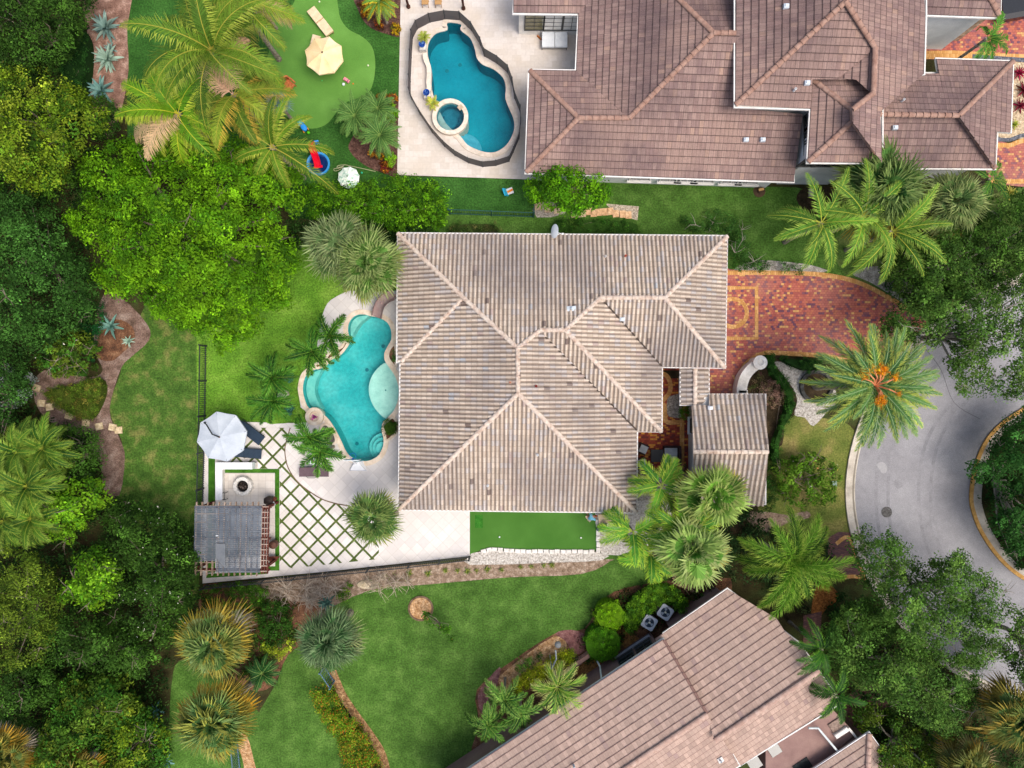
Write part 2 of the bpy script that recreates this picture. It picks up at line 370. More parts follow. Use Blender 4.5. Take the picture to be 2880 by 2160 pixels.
def canopy(name, label, cat, poly, zt, zb, cols, dens=7.0, nl=34, cr=0.5, leaf=0.17, seed=1, trunk=0.16, limbs=9, prof=0.9, rough=0.5, hole=0.0,
           group=None, smooth_=True, depth=0.8, bark=None, accent=None, twigs=0, core=False, bv=0.28, up=0.5, trunk_at=None, aspect=0.5, flat=0.6, jag=0.5, base_z=0.0, mat=None, gap=0.5, gf=2.0):
    rng = np.random.default_rng(seed*101+3)
    pl = smooth(poly, 3) if smooth_ else poly
    xs = np.array([p[0] for p in pl]); ys = np.array([p[1] for p in pl])
    cx, cy = xs.mean(), ys.mean(); mpp = KF*(CAM_H-(zt+zb)/2)/FPX
    A = abs(area2(pl))*mpp*mpp; n = int(A*dens*(1.0+depth*0.6))+4
    U = []; 
    while len(U) < n:
        qx = rng.uniform(xs.min(), xs.max(), 4000); qy = rng.uniform(ys.min(), ys.max(), 4000)
        k = inpoly(qx, qy, pl); qx, qy = qx[k], qy[k]
        e = edist(qx, qy, pl)*mpp
        k = e > cr*0.3*(1+jag*vnoise(qx*mpp, qy*mpp, 1.7, seed)); qx, qy, e = qx[k], qy[k], e[k]
        if hole:
            k = vnoise(qx*mpp, qy*mpp, 1.1, seed+5) > (-1+2*hole)*0.62; qx, qy, e = qx[k], qy[k], e[k]
        U += list(zip(qx, qy, e))
        if not len(qx): n = len(U)
    U = np.array(U[:n]); qx, qy, e = U.T
    Rm = max(e.max(), 0.3)*prof; t = np.clip(e/Rm, 0, 1); t = np.sqrt(1-(1-t)**2)
    hgt = (zt-zb)
    top = zb+hgt*t*(0.86+0.16*rough*2*vnoise(qx*mpp, qy*mpp, 0.9, seed+9))
    z = top-rng.random(n)**1.6*depth*np.minimum(hgt, 3.0)*t-np.clip(-vnoise(qx*mpp, qy*mpp, gf, seed+21), 0, 1)*gap*min(hgt, 4)*0.5
    z = np.maximum(z, base_z+0.05)
    s = (CAM_H-z)/FPX; cent = np.stack([(qx*KF-1440)*s, (1080-qy*KF)*s, z], 1)
    c0 = P(cx, cy, (zt+zb)/2); cn = cent-np.array([c0.x, c0.y, zb-hgt*0.3]); cn /= np.linalg.norm(cn, axis=1)[:, None]+1e-9
    V, F, tint = leaves(cent, cn, nl, cr, leaf, cols, rng, up=up, bv=bv, accent=accent, aspect=aspect, flat=flat)
    bx = P(*(trunk_at or (cx, cy)), zb) if trunk_at is None else P(*trunk_at, 0)
    base = (bx.x, bx.y, base_z)
    th = thing(name, label, cat, base, 0, group)
    np_mesh('crown' if trunk > 0.05 else 'foliage', V, F, mat or LEAF, tint, th)
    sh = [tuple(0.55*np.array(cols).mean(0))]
    bark = bark or M('bark', '#6f6457', '#4c443b', '#8d8274', scale=5, rough=0.9, bmp=0.4)
    mb = MB(); tz = zb+hgt*0.25
    tp = Vector((c0.x, c0.y, max(tz, 0.25)))
    b0 = Vector(base); mid = b0.lerp(tp, 0.5)+Vector((rng.normal()*0.12, rng.normal()*0.12, 0))
    mb.tube([b0, mid, tp], [trunk*1.2, trunk*0.9, trunk*0.7], 7)
    k = rng.choice(n, min(n, limbs), replace=False)
    for j in k:
        q = Vector(cent[j]); q.z -= 0.1; m2 = tp.lerp(q, 0.5)+Vector((rng.normal()*0.2, rng.normal()*0.2, abs(q.z-tp.z)*0.15))
        mb.tube([tp.lerp(b0, 0.1*rng.random()), m2, q], [trunk*0.5, trunk*0.3, trunk*0.08], 5, False)
    for j in range(twigs):
        q = Vector(cent[rng.integers(0, n)]); q.z = min(q.z+rng.uniform(0.1, 0.5), zt+0.1)
        dr_ = rng.uniform(0, 6.28)
        for a in range(4):
            an = dr_+rng.uniform(-2.6, 2.6); dd = Vector((math.cos(an), math.sin(an), rng.normal()*0.2))*rng.uniform(0.3, 0.95)
            mb.tube([q, q+dd*0.5+Vector((rng.normal()*.06, rng.normal()*.06, 0.05)), q+dd], [0.022, 0.015, 0.006], 4, False)
    mb.build('trunk' if trunk > 0.05 else 'stems', bark, th)
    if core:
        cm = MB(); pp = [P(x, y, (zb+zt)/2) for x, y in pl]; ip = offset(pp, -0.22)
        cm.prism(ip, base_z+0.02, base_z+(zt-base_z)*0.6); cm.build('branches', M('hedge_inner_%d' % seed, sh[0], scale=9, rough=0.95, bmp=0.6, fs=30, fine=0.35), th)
    return th
def G(*hx): return [srgb(h) for h in hx]
# ------------------------------------------------ palms
def _frond(o, az, el0, L, droop, nl, ll, fa0, lw, g, tipc, rc, rng, bend=0.0, plume=0.0, grav=0.35, lden=0.1, rw=1.0):
    n = nl; s = np.linspace(0, 1, n+1)[1:]; el = el0-droop*s**1.25; a = az+bend*s
    T_ = np.stack([np.cos(el)*np.cos(a), np.cos(el)*np.sin(a), np.sin(el)], 1)
    p = np.array(o)+np.cumsum(T_*(L/n), 0)
    Bv = np.stack([-np.sin(a), np.cos(a), np.zeros(n)], 1); N = np.cross(T_, Bv); N *= np.sign(N[:, 2:3]+1e-6)
    Vs, Fs, Cs = [], [], []; k = 0
    # rachis
    wr = np.linspace(0.035, 0.012, n)[:, None]*max(1, L/2.6)*rw
    A, Bq = p+Bv*wr+N*0.02, p-Bv*wr+N*0.02
    V = np.stack([A[:-1], Bq[:-1], Bq[1:], A[1:]], 1).reshape(-1, 3); Vs.append(V); Fs.append(np.arange(len(V)).reshape(-1, 4)); k += len(V); Cs.append(np.tile(rc, (n-1, 1)))
    i0 = int(n*lden); 
    for sd in (-1, 1):
        m = n-i0; ss = s[i0:]; t = T_[i0:]; b = Bv[i0:]*sd; nn = N[i0:]; pp = p[i0:]
        ln = ll*np.clip(np.sin(math.pi*(ss*0.8+0.16)), 0.12, 1)**0.7*rng.uniform(0.82, 1.15, m); fa = np.radians(fa0)*(1-0.55*ss)+rng.normal(0, 0.09, m)
        roll = rng.normal(0, 1, m)*plume+0.1
        sdv = b*np.cos(roll)[:, None]+nn*np.sin(roll)[:, None]
        dr = t*np.cos(fa)[:, None]+sdv*np.sin(fa)[:, None]
        mid = pp+dr*(ln*0.5)[:, None]; gv = np.array([0, 0, -1.0]); d2 = dr+gv*grav*rng.uniform(0.5, 1.6, (m, 1)); d2 /= np.linalg.norm(d2, axis=1)[:, None]
        tip = mid+d2*(ln*0.5)[:, None]; w = t*(lw*rng.uniform(0.75, 1.2, (m, 1)))
        V = np.stack([pp-w*0.4, pp+w*0.4, mid+w*0.5, mid-w*0.5], 1).reshape(-1, 3); V2 = np.stack([mid-w*0.5, mid+w*0.5, tip+w*0.1, tip-w*0.1], 1).reshape(-1, 3)
        for VV, col in ((V, g), (V2, tipc)):
            Vs.append(VV); Fs.append(np.arange(len(VV)).reshape(-1, 4)+k); k += len(VV)
            Cs.append(np.array(col)*np.exp(rng.normal(0, 0.14, (m, 1))))
    return np.concatenate(Vs), np.concatenate(Fs), np.concatenate(Cs)
def _fan(o, az, el, pet, Lf, nseg, g, tipc, rng, spread=125, drp=0.35, tilt=0.5, pc=None, ws=1.0):
    u = np.array([math.cos(el)*math.cos(az), math.cos(el)*math.sin(az), math.sin(el)]); b = np.array([-math.sin(az), math.cos(az), 0])
    hub = np.array(o)+u*pet; e2 = el-tilt; a = np.array([math.cos(e2)*math.cos(az), math.cos(e2)*math.sin(az), math.sin(e2)])
    rl = rng.normal(0, 0.45); nrm = np.cross(a, b); b = b*math.cos(rl)+nrm*math.sin(rl); nrm = np.cross(a, b); nrm *= np.sign(nrm[2]+1e-6)
    ph = np.radians(np.linspace(-spread, spread, nseg)+rng.normal(0, 1.5, nseg)); dr = np.cos(ph)[:, None]*a+np.sin(ph)[:, None]*b
    pr = -np.sin(ph)[:, None]*a+np.cos(ph)[:, None]*b; ln = Lf*(0.74+0.26*np.cos(ph))*rng.uniform(0.88, 1.1, nseg)
    wm = (np.radians(2*spread/nseg)*0.36*ws*ln*0.5)[:, None]
    mid = hub+dr*(ln*0.52)[:, None]+nrm*(0.05*Lf); d2 = dr+np.array([0, 0, -1.0])*(drp*rng.uniform(0.4, 1.8, (nseg, 1))); d2 /= np.linalg.norm(d2, axis=1)[:, None]
    tip = mid+d2*(ln*0.46)[:, None]; h = np.repeat(hub[None], nseg, 0)
    fold = nrm*0.04*Lf*np.where(np.arange(nseg) % 2, 1, -1)[:, None]
    V1 = np.stack([h-pr*0.01, h+pr*0.01, mid+pr*wm+fold, mid-pr*wm-fold], 1).reshape(-1, 3)
    V2 = np.stack([mid-pr*wm-fold, mid+pr*wm+fold, tip+pr*wm*0.18, tip-pr*wm*0.18], 1).reshape(-1, 3)
    pv = np.array([np.array(o)-b*0.03, np.array(o)+b*0.03, hub+b*0.02+nrm*0.01, hub-b*0.02+nrm*0.01])
    V = np.concatenate([V1, V2, pv]); F = np.arange(len(V)).reshape(-1, 4)
    c = np.concatenate([np.array(g)*np.exp(rng.normal(0, 0.12, (nseg, 1))), np.array(tipc)*np.exp(rng.normal(0, 0.16, (nseg, 1))), np.array([pc if pc is not None else g])])
    return V, F, c
def _merge(L):
    Vs, Fs, Cs = [], [], []; k = 0
    for V, F, c in L: Vs.append(V); Fs.append(F+k); Cs.append(c); k += len(V)
    return np.concatenate(Vs), np.concatenate(Fs), np.concatenate(Cs)
def palm_trunk(th, base, top, r, mat=None, name='trunk'):
    b, t = Vector(base), Vector(top); pts = [b.lerp(t, i/6) for i in range(7)]
    mb = MB(); mb.tube(pts, [r*1.35]+[r*(1.05-0.03*i) for i in range(1, 6)]+[r*1.15], 9)
    for i in range(1, 14): q = b.lerp(t, i/14); mb.lathe((q.x, q.y, q.z), [(r*1.02, -0.03), (r*1.1, 0), (r*1.02, 0.03)], 9)
    mb.build(name, mat or M('palm_bark', '#8b8173', '#5c5246', '#a39a8c', scale=7, rough=0.95, bmp=0.5), th)
GR_FAN = srgb('#6f8f4a'), srgb('#8aa35a'); 
def fan_palm(label, x, y, zc, R, nf=46, seg=26, g=('#5c8440', '#6f9450'), tip=('#93ab5c',), old=('#c9a13a', '#b8992f'), oldk=0.55, grey=0.0, seed=1, trunk=0.2,
             name='fan_palm', cat='fan palm', group='fan palms', lean=(0, 0), zb=0.0, e0=80, e1=-14, petf=0.48, drp=0.4, ws=1.0, rot=0):
    rng = np.random.default_rng(seed); o = P(x, y, zc); g = np.array(G(*g)); tip = np.array(G(*tip)); old = np.array(G(*old)); gy = np.array(G('#8f8878', '#a39b8a')); L = []
    for i in range(nf):
        f = i/(nf-1); az = i*2.39996+rng.normal(0, 0.3); el = R_(e0+(e1-e0)*f**0.8)+rng.normal(0, 0.14); k = R*(0.72+0.28*f**0.5)*rng.uniform(0.82, 1.1)
        gg = g[rng.integers(len(g))]*rng.uniform(0.8, 1.2); tt = tip[rng.integers(len(tip))]*rng.uniform(0.6, 0.9)
        if f > oldk:
            q = min(1, (f-oldk)/(1-oldk)*1.3)*rng.uniform(0.5, 1); oc = old[rng.integers(len(old))]*rng.uniform(0.8, 1.1); tt = tt*(1-q)+oc*q; gg = gg*(1-q*0.55)+oc*q*0.55
        if grey and f > 0.82 and rng.random() < grey: gg = tt = gy[rng.integers(2)]
        L.append(_fan(o, az, el, k*petf, k*(1-petf)*1.16, int(seg*1.35), gg, tt, rng, drp=drp, tilt=0.12+0.35*f, pc=gg*1.25, ws=ws))
    V, F, c = _merge(L); lean = lean if lean != (0, 0) else (rng.normal()*0.25, rng.normal()*0.25); base = (o.x+lean[0], o.y+lean[1], zb); th = thing(name, label, cat, base, 0, group)
    np_mesh('crown', V, F, FROND, c, th); palm_trunk(th, base, (o.x, o.y, zc-0.05), trunk); return th
def feather_palm(label, x, y, zc, R, nf=16, nl=34, ll=0.6, g=('#4f8a2c', '#5e9a34'), tip=('#7fae45',), rc='#a8b552', e0=70, e1=-5, droop=1.5, fa=58, lw=0.05,
                 seed=1, trunk=0.12, name='feather_palm', cat='palm tree', group='feather palms', azs=None, plume=0.0, grav=0.35, dead=0, deadc='#c9a184', bendk=0.15, lean=(0, 0), zb=0.0, var=0.18, els=None, Ls=None, tm=None, jit=0.15, lden=0.1, rw=0.7):
    rng = np.random.default_rng(seed); o = P(x, y, zc); g = np.array(G(*g)); tip = np.array(G(*tip)); rc_ = np.array(srgb(rc)); L = []
    n = len(azs) if azs is not None else nf
    for i in range(n):
        f = i/max(1, n-1); az = R_(azs[i]) if azs is not None else i*2.39996+rng.normal(0, jit); el = R_(e0+(e1-e0)*(f if azs is None else rng.random()))
        if els is not None: el = R_(els[i])
        LL = R*1.18*rng.uniform(0.88, 1.08)*(Ls[i] if Ls is not None else 1); k = np.exp(rng.normal(0, var))
        gg = g[rng.integers(len(g))]*k; tt = tip[rng.integers(len(tip))]*k; r2 = rc_
        if i >= n-dead: gg = tt = np.array(srgb(deadc))*k; r2 = gg
        L.append(_frond(o, az, el, LL, droop*rng.uniform(0.8, 1.2), nl, ll, fa, lw, gg, tt, r2, rng, rng.normal(0, bendk), plume, grav, lden, rw))
    V, F, c = _merge(L); base = (o.x+lean[0], o.y+lean[1], zb); th = thing(name, label, cat, base, 0, group)
    np_mesh('crown', V, F, FROND, c, th); palm_trunk(th, base, (o.x, o.y, zc), trunk, tm); return th
def rosette(label, x, y, R, n=22, cols=('#7f9c8c', '#93ad98'), seed=1, name='agave', cat='agave', group='blue agaves', w=0.16, e0=80, e1=5, z=0.02, droop=0.7, dark=None):
    rng = np.random.default_rng(seed); o = P(x, y, z); cols = np.array(G(*cols)); Vs = []; Cs = []
    for i in range(n):
        f = i/(n-1); az = i*2.39996+rng.normal(0, 0.12); el = R_(e0+(e1-e0)*f); LL = R*rng.uniform(0.85, 1.12)*(0.7+0.3*f); b = np.array([-math.sin(az), math.cos(az), 0])
        pts = []; p = np.array([o.x, o.y, z+0.05]); S = 6
        for k in range(S+1):
            pts.append(p.copy()); e = el-droop*(k/S); p = p+np.array([math.cos(e)*math.cos(az), math.cos(e)*math.sin(az), math.sin(e)])*LL/S
        ws = w*np.array([0.7, 1.0, 1.05, 0.95, 0.75, 0.42, 0.04])*R/0.9; c = cols[rng.integers(len(cols))]*rng.uniform(0.75, 1.2)
        for k in range(S):
            up = np.array([0, 0, 0.35])
            for sd in (-1, 1):   # channelled blade: two facets meeting at a keel
                Vs.append([pts[k], pts[k]+sd*b*ws[k]*0.5+up*ws[k]*0.5, pts[k+1]+sd*b*ws[k+1]*0.5+up*ws[k+1]*0.5, pts[k+1]]); Cs.append(c*(1.0 if sd > 0 else 0.93))
    V = np.array(Vs).reshape(-1, 3); F = np.arange(len(V)).reshape(-1, 4); m = np_mesh(name, V, F, LEAF, np.array(Cs), None, (o.x, o.y, z)); return tag(m, label, cat, group)
# ------------------------------------------------ roofs
class Roof:
    def __init__(s, he, k, kind, w, rh, lip=0.03, amp=0.08):
        s.he, s.k, s.kind, s.w, s.rh, s.lip, s.amp = he, k, kind, w, rh, lip, amp; s.v = []; s.f = []; s.uv = []; s.planes = []; s.fi = 0
    def plane(s, poly, ea, eb, he=None, k=None):
        he = s.he if he is None else he; k = s.k if k is None else k
        a, b = P(*ea, he), P(*eb, he); e = (b-a).xy.normalized(); n = Vector((-e.y, e.x)); cx = sum(p[0] for p in poly)/len(poly); cy = sum(p[1] for p in poly)/len(poly)
        c = P(cx, cy, he); 
        if (c.xy-a.xy).dot(n) < 0: n = -n
        e = Vector((n.y, -n.x)); return (a.xy, e, n, he, k)
    def lift(s, pl, x, y):
        a, e, n, he, k = pl; q = Vector((x*KF-1440, 1080-y*KF)); z = (he+k*(n.dot(q)*CAM_H/FPX-n.dot(a)))/(1+k*n.dot(q)/FPX); return P(x, y, z)
    def face(s, poly, ea, eb, he=None, k=None):
        pl = s.plane(poly, ea, eb, he, k); s.planes.append(pl); a, e, n, h0, kk = pl
        W = [s.lift(pl, *p) for p in poly]; L = [((p.xy-a).dot(e), (p.xy-a).dot(n)) for p in W]
        if area2(L) < 0: L = L[::-1]
        ns = Vector((-n.x*kk, -n.y*kk, 1)).normalized(); ts = s.rh/math.sqrt(1+kk*kk)
        def pos(u, t, off): 
            xy = a+e*u+n*t; return (xy.x+ns.x*off, xy.y+ns.y*off, h0+kk*t+ns.z*off)
        if s.kind == 'barrel':
            cuts = [0, 0.07, 0.17, 0.31, 0.45, 0.55, 0.62]; prof = [0.0, 0.62, 0.92, 1.0, 0.92, 0.62, 0.0]; cuts += [0.81, 1.0]; prof += [-0.3, 0.0]
        else: cuts = [0, 1.0]; prof = [0, 0]
        u0, u1 = min(p[0] for p in L), max(p[0] for p in L); s.fi += 1; ou, ov = s.fi*53.0, s.fi*31.0
        c0 = math.floor(u0/s.w); c1 = math.ceil(u1/s.w)
        for c in range(c0, c1):
            for m in range(len(cuts)-1):
                ua, ub = (c+cuts[m])*s.w, (c+cuts[m+1])*s.w
                if ub < u0 or ua > u1: continue
                st = sh_clip(L, [(ua, -50), (ub, -50), (ub, 80), (ua, 80)])
                if len(st) < 3: continue
                t0, t1 = min(p[1] for p in st), max(p[1] for p in st)
                for r in range(math.floor(t0/ts), math.ceil(t1/ts)):
                    ta, tb = r*ts, (r+1)*ts
                    lo = max(ta, t0); cell = sh_clip(st, [(ua-.01, ta), (ub+.01, ta), (ub+.01, tb), (ua-.01, tb)])
                    if len(cell) < 3 or abs(area2(cell)) < 1e-6: continue
                    jit = ((c*7919+r*104729+s.fi*31) % 97)/97*0.012
                    i0 = len(s.v)
                    for (u, t) in cell:
                        fr = min(max((t-ta)/ts, 0), 1); q = (u-ua)/max(ub-ua, 1e-9); off = s.amp*(prof[m]*(1-q)+prof[m+1]*q)+s.lip*(1-fr)+jit
                        s.v.append(pos(u, t, off)); s.uv.append(((u/s.w)*0.9999+ou+1e-4, r+0.002+0.996*fr+ov))
                    s.f.append(tuple(range(i0, i0+len(cell))))
                    bt = [j for j, (u, t) in enumerate(cell) if abs(t-ta) < 1e-5]
                    if len(bt) == 2:
                        j, l = bt
                        if not (l-j == 1): j, l = l, j
                        A, B = cell[j], cell[l]; va, vb = s.v[i0+j], s.v[i0+l]; k0 = len(s.v); dp = s.lip+0.03
                        s.v += [va, (va[0]-ns.x*dp, va[1]-ns.y*dp, va[2]-ns.z*dp), (vb[0]-ns.x*dp, vb[1]-ns.y*dp, vb[2]-ns.z*dp), vb]
                        s.uv += [(A[0]/s.w+ou, r+ov+.01), (A[0]/s.w+ou, r+ov+.01), (B[0]/s.w+ou, r+ov+.01), (B[0]/s.w+ou, r+ov+.01)]; s.f.append((k0, k0+1, k0+2, k0+3))
        return pl
    def build(s, mat, parent):
        me = bpy.data.meshes.new('roof'); me.from_pydata(s.v, [], s.f); ul = me.uv_layers.new(name='UVMap'); vi = np.zeros(len(me.loops), np.int32); me.loops.foreach_get('vertex_index', vi)
        ul.data.foreach_set('uv', np.array(s.uv, np.float32)[vi].ravel()); return link('roof', me, mat, parent)
def caps(lines, roof, mat, r=0.13, step=0.4):   # lines: [(world a, world b)]
    for a, b in lines:
        mb = MB()
        a, b = Vector(a), Vector(b); d = b-a; L = d.length; n = max(1, round(L/step)); d.normalize(); sd = Vector((-d.y, d.x, 0)).normalized(); up = sd.cross(d)*-1
        if up.z < 0: up = -up
        for i in range(n):
            p, q = a+d*(L*i/n-0.02), a+d*(L*(i+1)/n); vs = []
            for (c, rr) in ((p, r*1.12), (q, r*0.92)):
                for k in range(7): th = math.pi*k/6; vs.append(c+sd*rr*math.cos(th)+up*(rr*0.8*math.sin(th)-0.05+(0.03 if c is p else 0)))
            mb.add(vs, [(k, k+1, k+8, k+7) for k in range(6)]+[tuple(range(7))])
        mb.build('ridge_tiles', mat, roof)
def house_walls(parent, polys, wallmat, mat_fascia, he, inset=0.5, gut=None, base_z=0.0, drop=0.0):
    """polys: eave outlines (plan points). Walls stand inset below them, with soffit, fascia and gutter."""
    for poly in polys:
        Wd = [tuple(P(x, y, he).xy) for x, y in poly]
        ip = offset(Wd, -inset); mb = MB(); mb.prism(ip, base_z, he-0.12); mb.build('wall', wallmat, parent)
        mb = MB(); mb.prism(Wd, he-0.2, he-0.06); mb.build('soffit', mat_fascia, parent)
        mb = MB(); op = offset(Wd, 0.05); mb.ribbon(op, 0.09, he+0.03, 0.12, True); mb.build('gutter', gut or mat_fascia, parent)
def window(parent, A, B, frac, zc, wd, ht, frame, pane, name='window', sill=None, grid=(2, 2)):
    A, B = Vector(A), Vector(B); e = (B-A).normalized(); n = Vector((e.y, -e.x, 0)); c = A.lerp(B, frac); rz = math.atan2(e.y, e.x)
    def place(mb, du, dn, dz, sz): p = c+e*du+n*dn; mb.box((p.x, p.y, zc+dz), sz, rz)
    f = MB()
    for sgn in (-1, 1): place(f, sgn*wd/2, 0.03, 0, (0.07, 0.1, ht+0.07)); place(f, 0, 0.03, sgn*ht/2, (wd-0.07, 0.1, 0.07))
    for i in range(1, grid[0]): place(f, -wd/2+wd*i/grid[0], 0.025, 0, (0.03, 0.06, ht-0.07))
    for i in range(1, grid[1]): place(f, 0, 0.022, -ht/2+ht*i/grid[1], (wd-0.07, 0.05, 0.03))
    fo = f.build(name, frame, parent); g = MB(); place(g, 0, 0.012, 0, (wd-0.06, 0.02, ht-0.06)); g.build('pane', pane, fo)
    if sill: s_ = MB(); place(s_, 0, 0.09, -ht/2-0.1, (wd+0.25, 0.22, 0.1)); s_.build('sill', sill, fo)
    return fo
# ------------------------------------------------ pools (outlines first: the ground has to be cut round them)
POOL = smooth([(553+x/3, 553+y/3) for x, y in [(745,390),(800,402),(850,430),(876,480),(878,540),(852,590),(833,632),(837,680),(870,730),(905,785),(925,860),(921,930),(895,1000),(855,1045),(823,1080),(815,1125),(827,1180),(825,1230),(800,1285),(750,1320),(690,1328),(632,1310),(588,1270),(555,1200),(520,1130),(482,1070),(445,1030),(400,1005),(345,985),(318,930),(305,860),(318,790),(350,752),(400,730),(460,696),(480,672),(540,638),(575,600),(603,562),(606,525),(597,480),(606,430),(640,390),(690,378)]], 3)
POOL2 = smooth([(553+x/3, y/3) for x, y in [(1241,197),(1241,150),(1329,161),(1326,197),(1388,250),(1418,320),(1432,380),(1470,422),(1540,452),(1600,505),(1619,570),(1616,640),(1640,705),(1668,770),(1674,830),(1658,885),(1620,945),(1560,985),(1500,990),(1440,975),(1370,940),(1325,885),(1230,800),(1165,660),(1140,580),(1140,500),(1130,430),(1112,340),(1125,270),(1170,218)]], 3)
Wp = [tuple(P(x, y).xy) for x, y in POOL]; Wp2 = [tuple(P(x, y).xy) for x, y in POOL2]
# ------------------------------------------------ ground and paving
m_soil = M('soil', '#3c3a20', '#2a2415', '#42522a', scale=0.6, rough=0.95, bmp=0.5, fine=0.35, fs=14)
m_lawn = M('lawn_grass', '#496c29', '#3b5c1f', '#5b7d36', scale=0.9, rough=0.9, bmp=0.6, fine=0.4, fs=9, big=0.2, mid=0.12)
m_turf = M('turf_grass', '#356024', '#2a521c', '#43702e', scale=0.5, rough=0.9, bmp=0.5, fine=0.4, fs=9, big=0.15, mid=0.14)
m_lime = M('lime_lawn_grass', '#5f8a28', '#4f7a20', '#759a38', scale=0.7, rough=0.9, bmp=0.6, fine=0.4, fs=9, big=0.12, mid=0.12)  # brighter lime green grass
m_wild = M('patchy_grass', '#4a6a28', '#38581f', '#767a42', scale=1.1, rough=0.95, bmp=0.6, fine=0.4, fs=9, big=0.2, mid=0.2)
m_put = M('putting_turf', '#5c8a3a', '#527f33', '#679644', scale=0.35, rough=0.85, bmp=0.3, fine=0.1, fs=26, big=0.06)
m_put2 = M('side_putting_turf', '#44702a', '#3c6824', '#4d7a32', scale=0.3, rough=0.85, bmp=0.3, fine=0.08, fs=26)
m_dry = M('dry_grass', '#6a7236', '#4c5f26', '#8f8350', scale=0.6, rough=0.95, bmp=0.6, fine=0.35, fs=9)
m_mulch = M('mulch', '#6d4c38', '#4d382c', '#8c6a50', scale=1.6, rough=0.95, bmp=0.7, fine=0.45, fs=13)
m_mulch_g = M('grey_mulch', '#7a6459', '#58473c', '#97857a', scale=1.4, rough=0.95, bmp=0.7, fine=0.4, fs=12)
m_chip = M('wood_chips', '#b58f66', '#8c6440', '#d4b28c', scale=4, rough=0.95, bmp=0.7, fine=0.4, fs=13)
m_gravel = M('white_gravel', '#b9b3aa', '#8a8379', '#d2cdc5', scale=7, rough=0.95, bmp=0.7, fine=0.35, fs=13)
m_asph = M('asphalt', '#949396', '#89888b', '#9e9d9f', scale=0.3, rough=0.9, bmp=0.3, fine=0.14, fs=16, big=0.08, bs_=0.16, mid=0.06)
m_kerb = M('concrete', '#bfb6a8', '#a39a8d', '#d0c8bb', scale=1.5, rough=0.85, bmp=0.3, fine=0.1, fs=14)
m_yel = M('yellow_paint', '#c99a55', '#b38647', '#d4a969', scale=5, rough=0.7, fine=0.15, fs=15)
m_deck = cellmat('white_pavers', 0.6, 0.6, [(0, srgb('#cfcac5')), (0.35, srgb('#d5d0cb')), (0.7, srgb('#cac5c1'))], srgb('#b9b2aa'), 0.03, R_(45), stain=srgb('#c9c1b9'), ss=0.35, half=False, var=0.04)
m_deck2 = cellmat('travertine', 0.6, 0.4, [(0, srgb('#cbc2b9')), (0.3, srgb('#d0c8c0')), (0.7, srgb('#c8bfb5'))], srgb('#bdb2a6'), 0.02, 0, stain=srgb('#c6b8a6'), ss=0.5, var=0.06)
bst = [(0, srgb('#ad6052')), (0.3, srgb('#a0534a')), (0.55, srgb('#7c4a54')), (0.66, srgb('#b4694f')), (0.82, srgb('#684254')), (0.905, srgb('#cc9c60'))]
m_brick = cellmat('red_pavers', 0.2, 0.15, bst, srgb('#6b3a30'), 0.02, 0, stain=srgb('#a0746c'), ss=0.25, var=0.16)
m_brick2 = cellmat('courtyard_pavers', 0.24, 0.13, [(0, srgb('#9c4430')), (0.35, srgb('#843629')), (0.6, srgb('#6c3230')), (0.8, srgb('#cc8a3c'))], srgb('#5a2e22'), 0.02, 0, var=0.14)
m_bbord = cellmat('amber_pavers', 0.13, 0.26, [(0, srgb('#ca995c')), (0.4, srgb('#be8b4e')), (0.75, srgb('#d3a56a'))], srgb('#94602a'), 0.02, 0, var=0.08)
m_bbord2 = cellmat('amber_pavers_soldier', 0.2, 0.2, [(0, srgb('#c8965a')), (0.4, srgb('#bb884c')), (0.75, srgb('#d2a468'))], srgb('#8a5826'), 0.02, 0.3, var=0.08)
m_dkpav = cellmat('dark_pavers', 0.24, 0.12, [(0, srgb('#6b4a45')), (0.5, srgb('#5d4244')), (0.8, srgb('#7a554c'))], srgb('#443030'), 0.02, 0.5, var=0.12)

XY = 400
sheet('ground', [(-XY, -XY), (XY, -XY), (XY, XY), (-XY, XY)], 0.0, m_soil, (Wp, Wp2), world=True)
# lawns
sheet('lawn', [(425,540),(780,520),(870,560),(880,760),(870,900),(700,915),(640,911),(425,911)], 0.013, m_lime, (Wp,))
sheet('wild_lawn', smooth([(262,745),(300,690),(330,640),(428,620),(428,1290),(330,1250),(255,1120),(258,1000),(264,955),(240,900),(240,860),(262,800)], 3), 0.008, m_wild)
sheet('turf', [(275,-120),(870,-120),(858,380),(1158,388),(1158,455),(960,455),(930,500),(630,470),(520,330),(275,300)], 0.008, m_turf, ())
sheet('side_lawn', [(900,455),(1158,455),(1158,388),(1720,405),(1830,430),(1840,470),(1990,470),(1990,620),(1840,600),(1700,590),(1560,600),(1560,520),(870,540)], 0.010, m_lawn)
sheet('verge', smooth([(1900,460),(2100,430),(2400,380),(2400,600),(2200,620),(2060,690),(1990,730),(1960,690),(1900,640),(1830,600),(1800,520)], 3), 0.0115, M('verge_grass', '#4f6a2f', '#3d5a25', '#6b7342', scale=0.6, rough=0.95, bmp=0.6, fine=0.3, fs=9))  # muted green grass of the verge
sheet('putting_green', smooth(T(1, 0, [(300,-60),(500,-60),(530,30),(548,120),(600,190),(690,240),(755,310),(774,430),(752,560),(700,628),(610,650),(540,705),(470,795),(390,832),(300,825),(240,780),(160,730),(110,650),(80,560),(60,430),(85,330),(70,230),(30,150),(90,95),(170,80),(235,35)]), 4), 0.02, m_put)
sheet('lower_lawn', smooth([(545,1700),(548,1570),(600,1470),(622,1415),(700,1350),(745,1285),(860,1262),(1000,1256),(1110,1245),(1240,1240),(1320,1195),(1385,1190),(1440,1240),(1420,1275),(1300,1300),(1262,1368),(1110,1425),(1035,1500),(1040,1600),(1060,1700)], 3), 0.008, m_lawn)
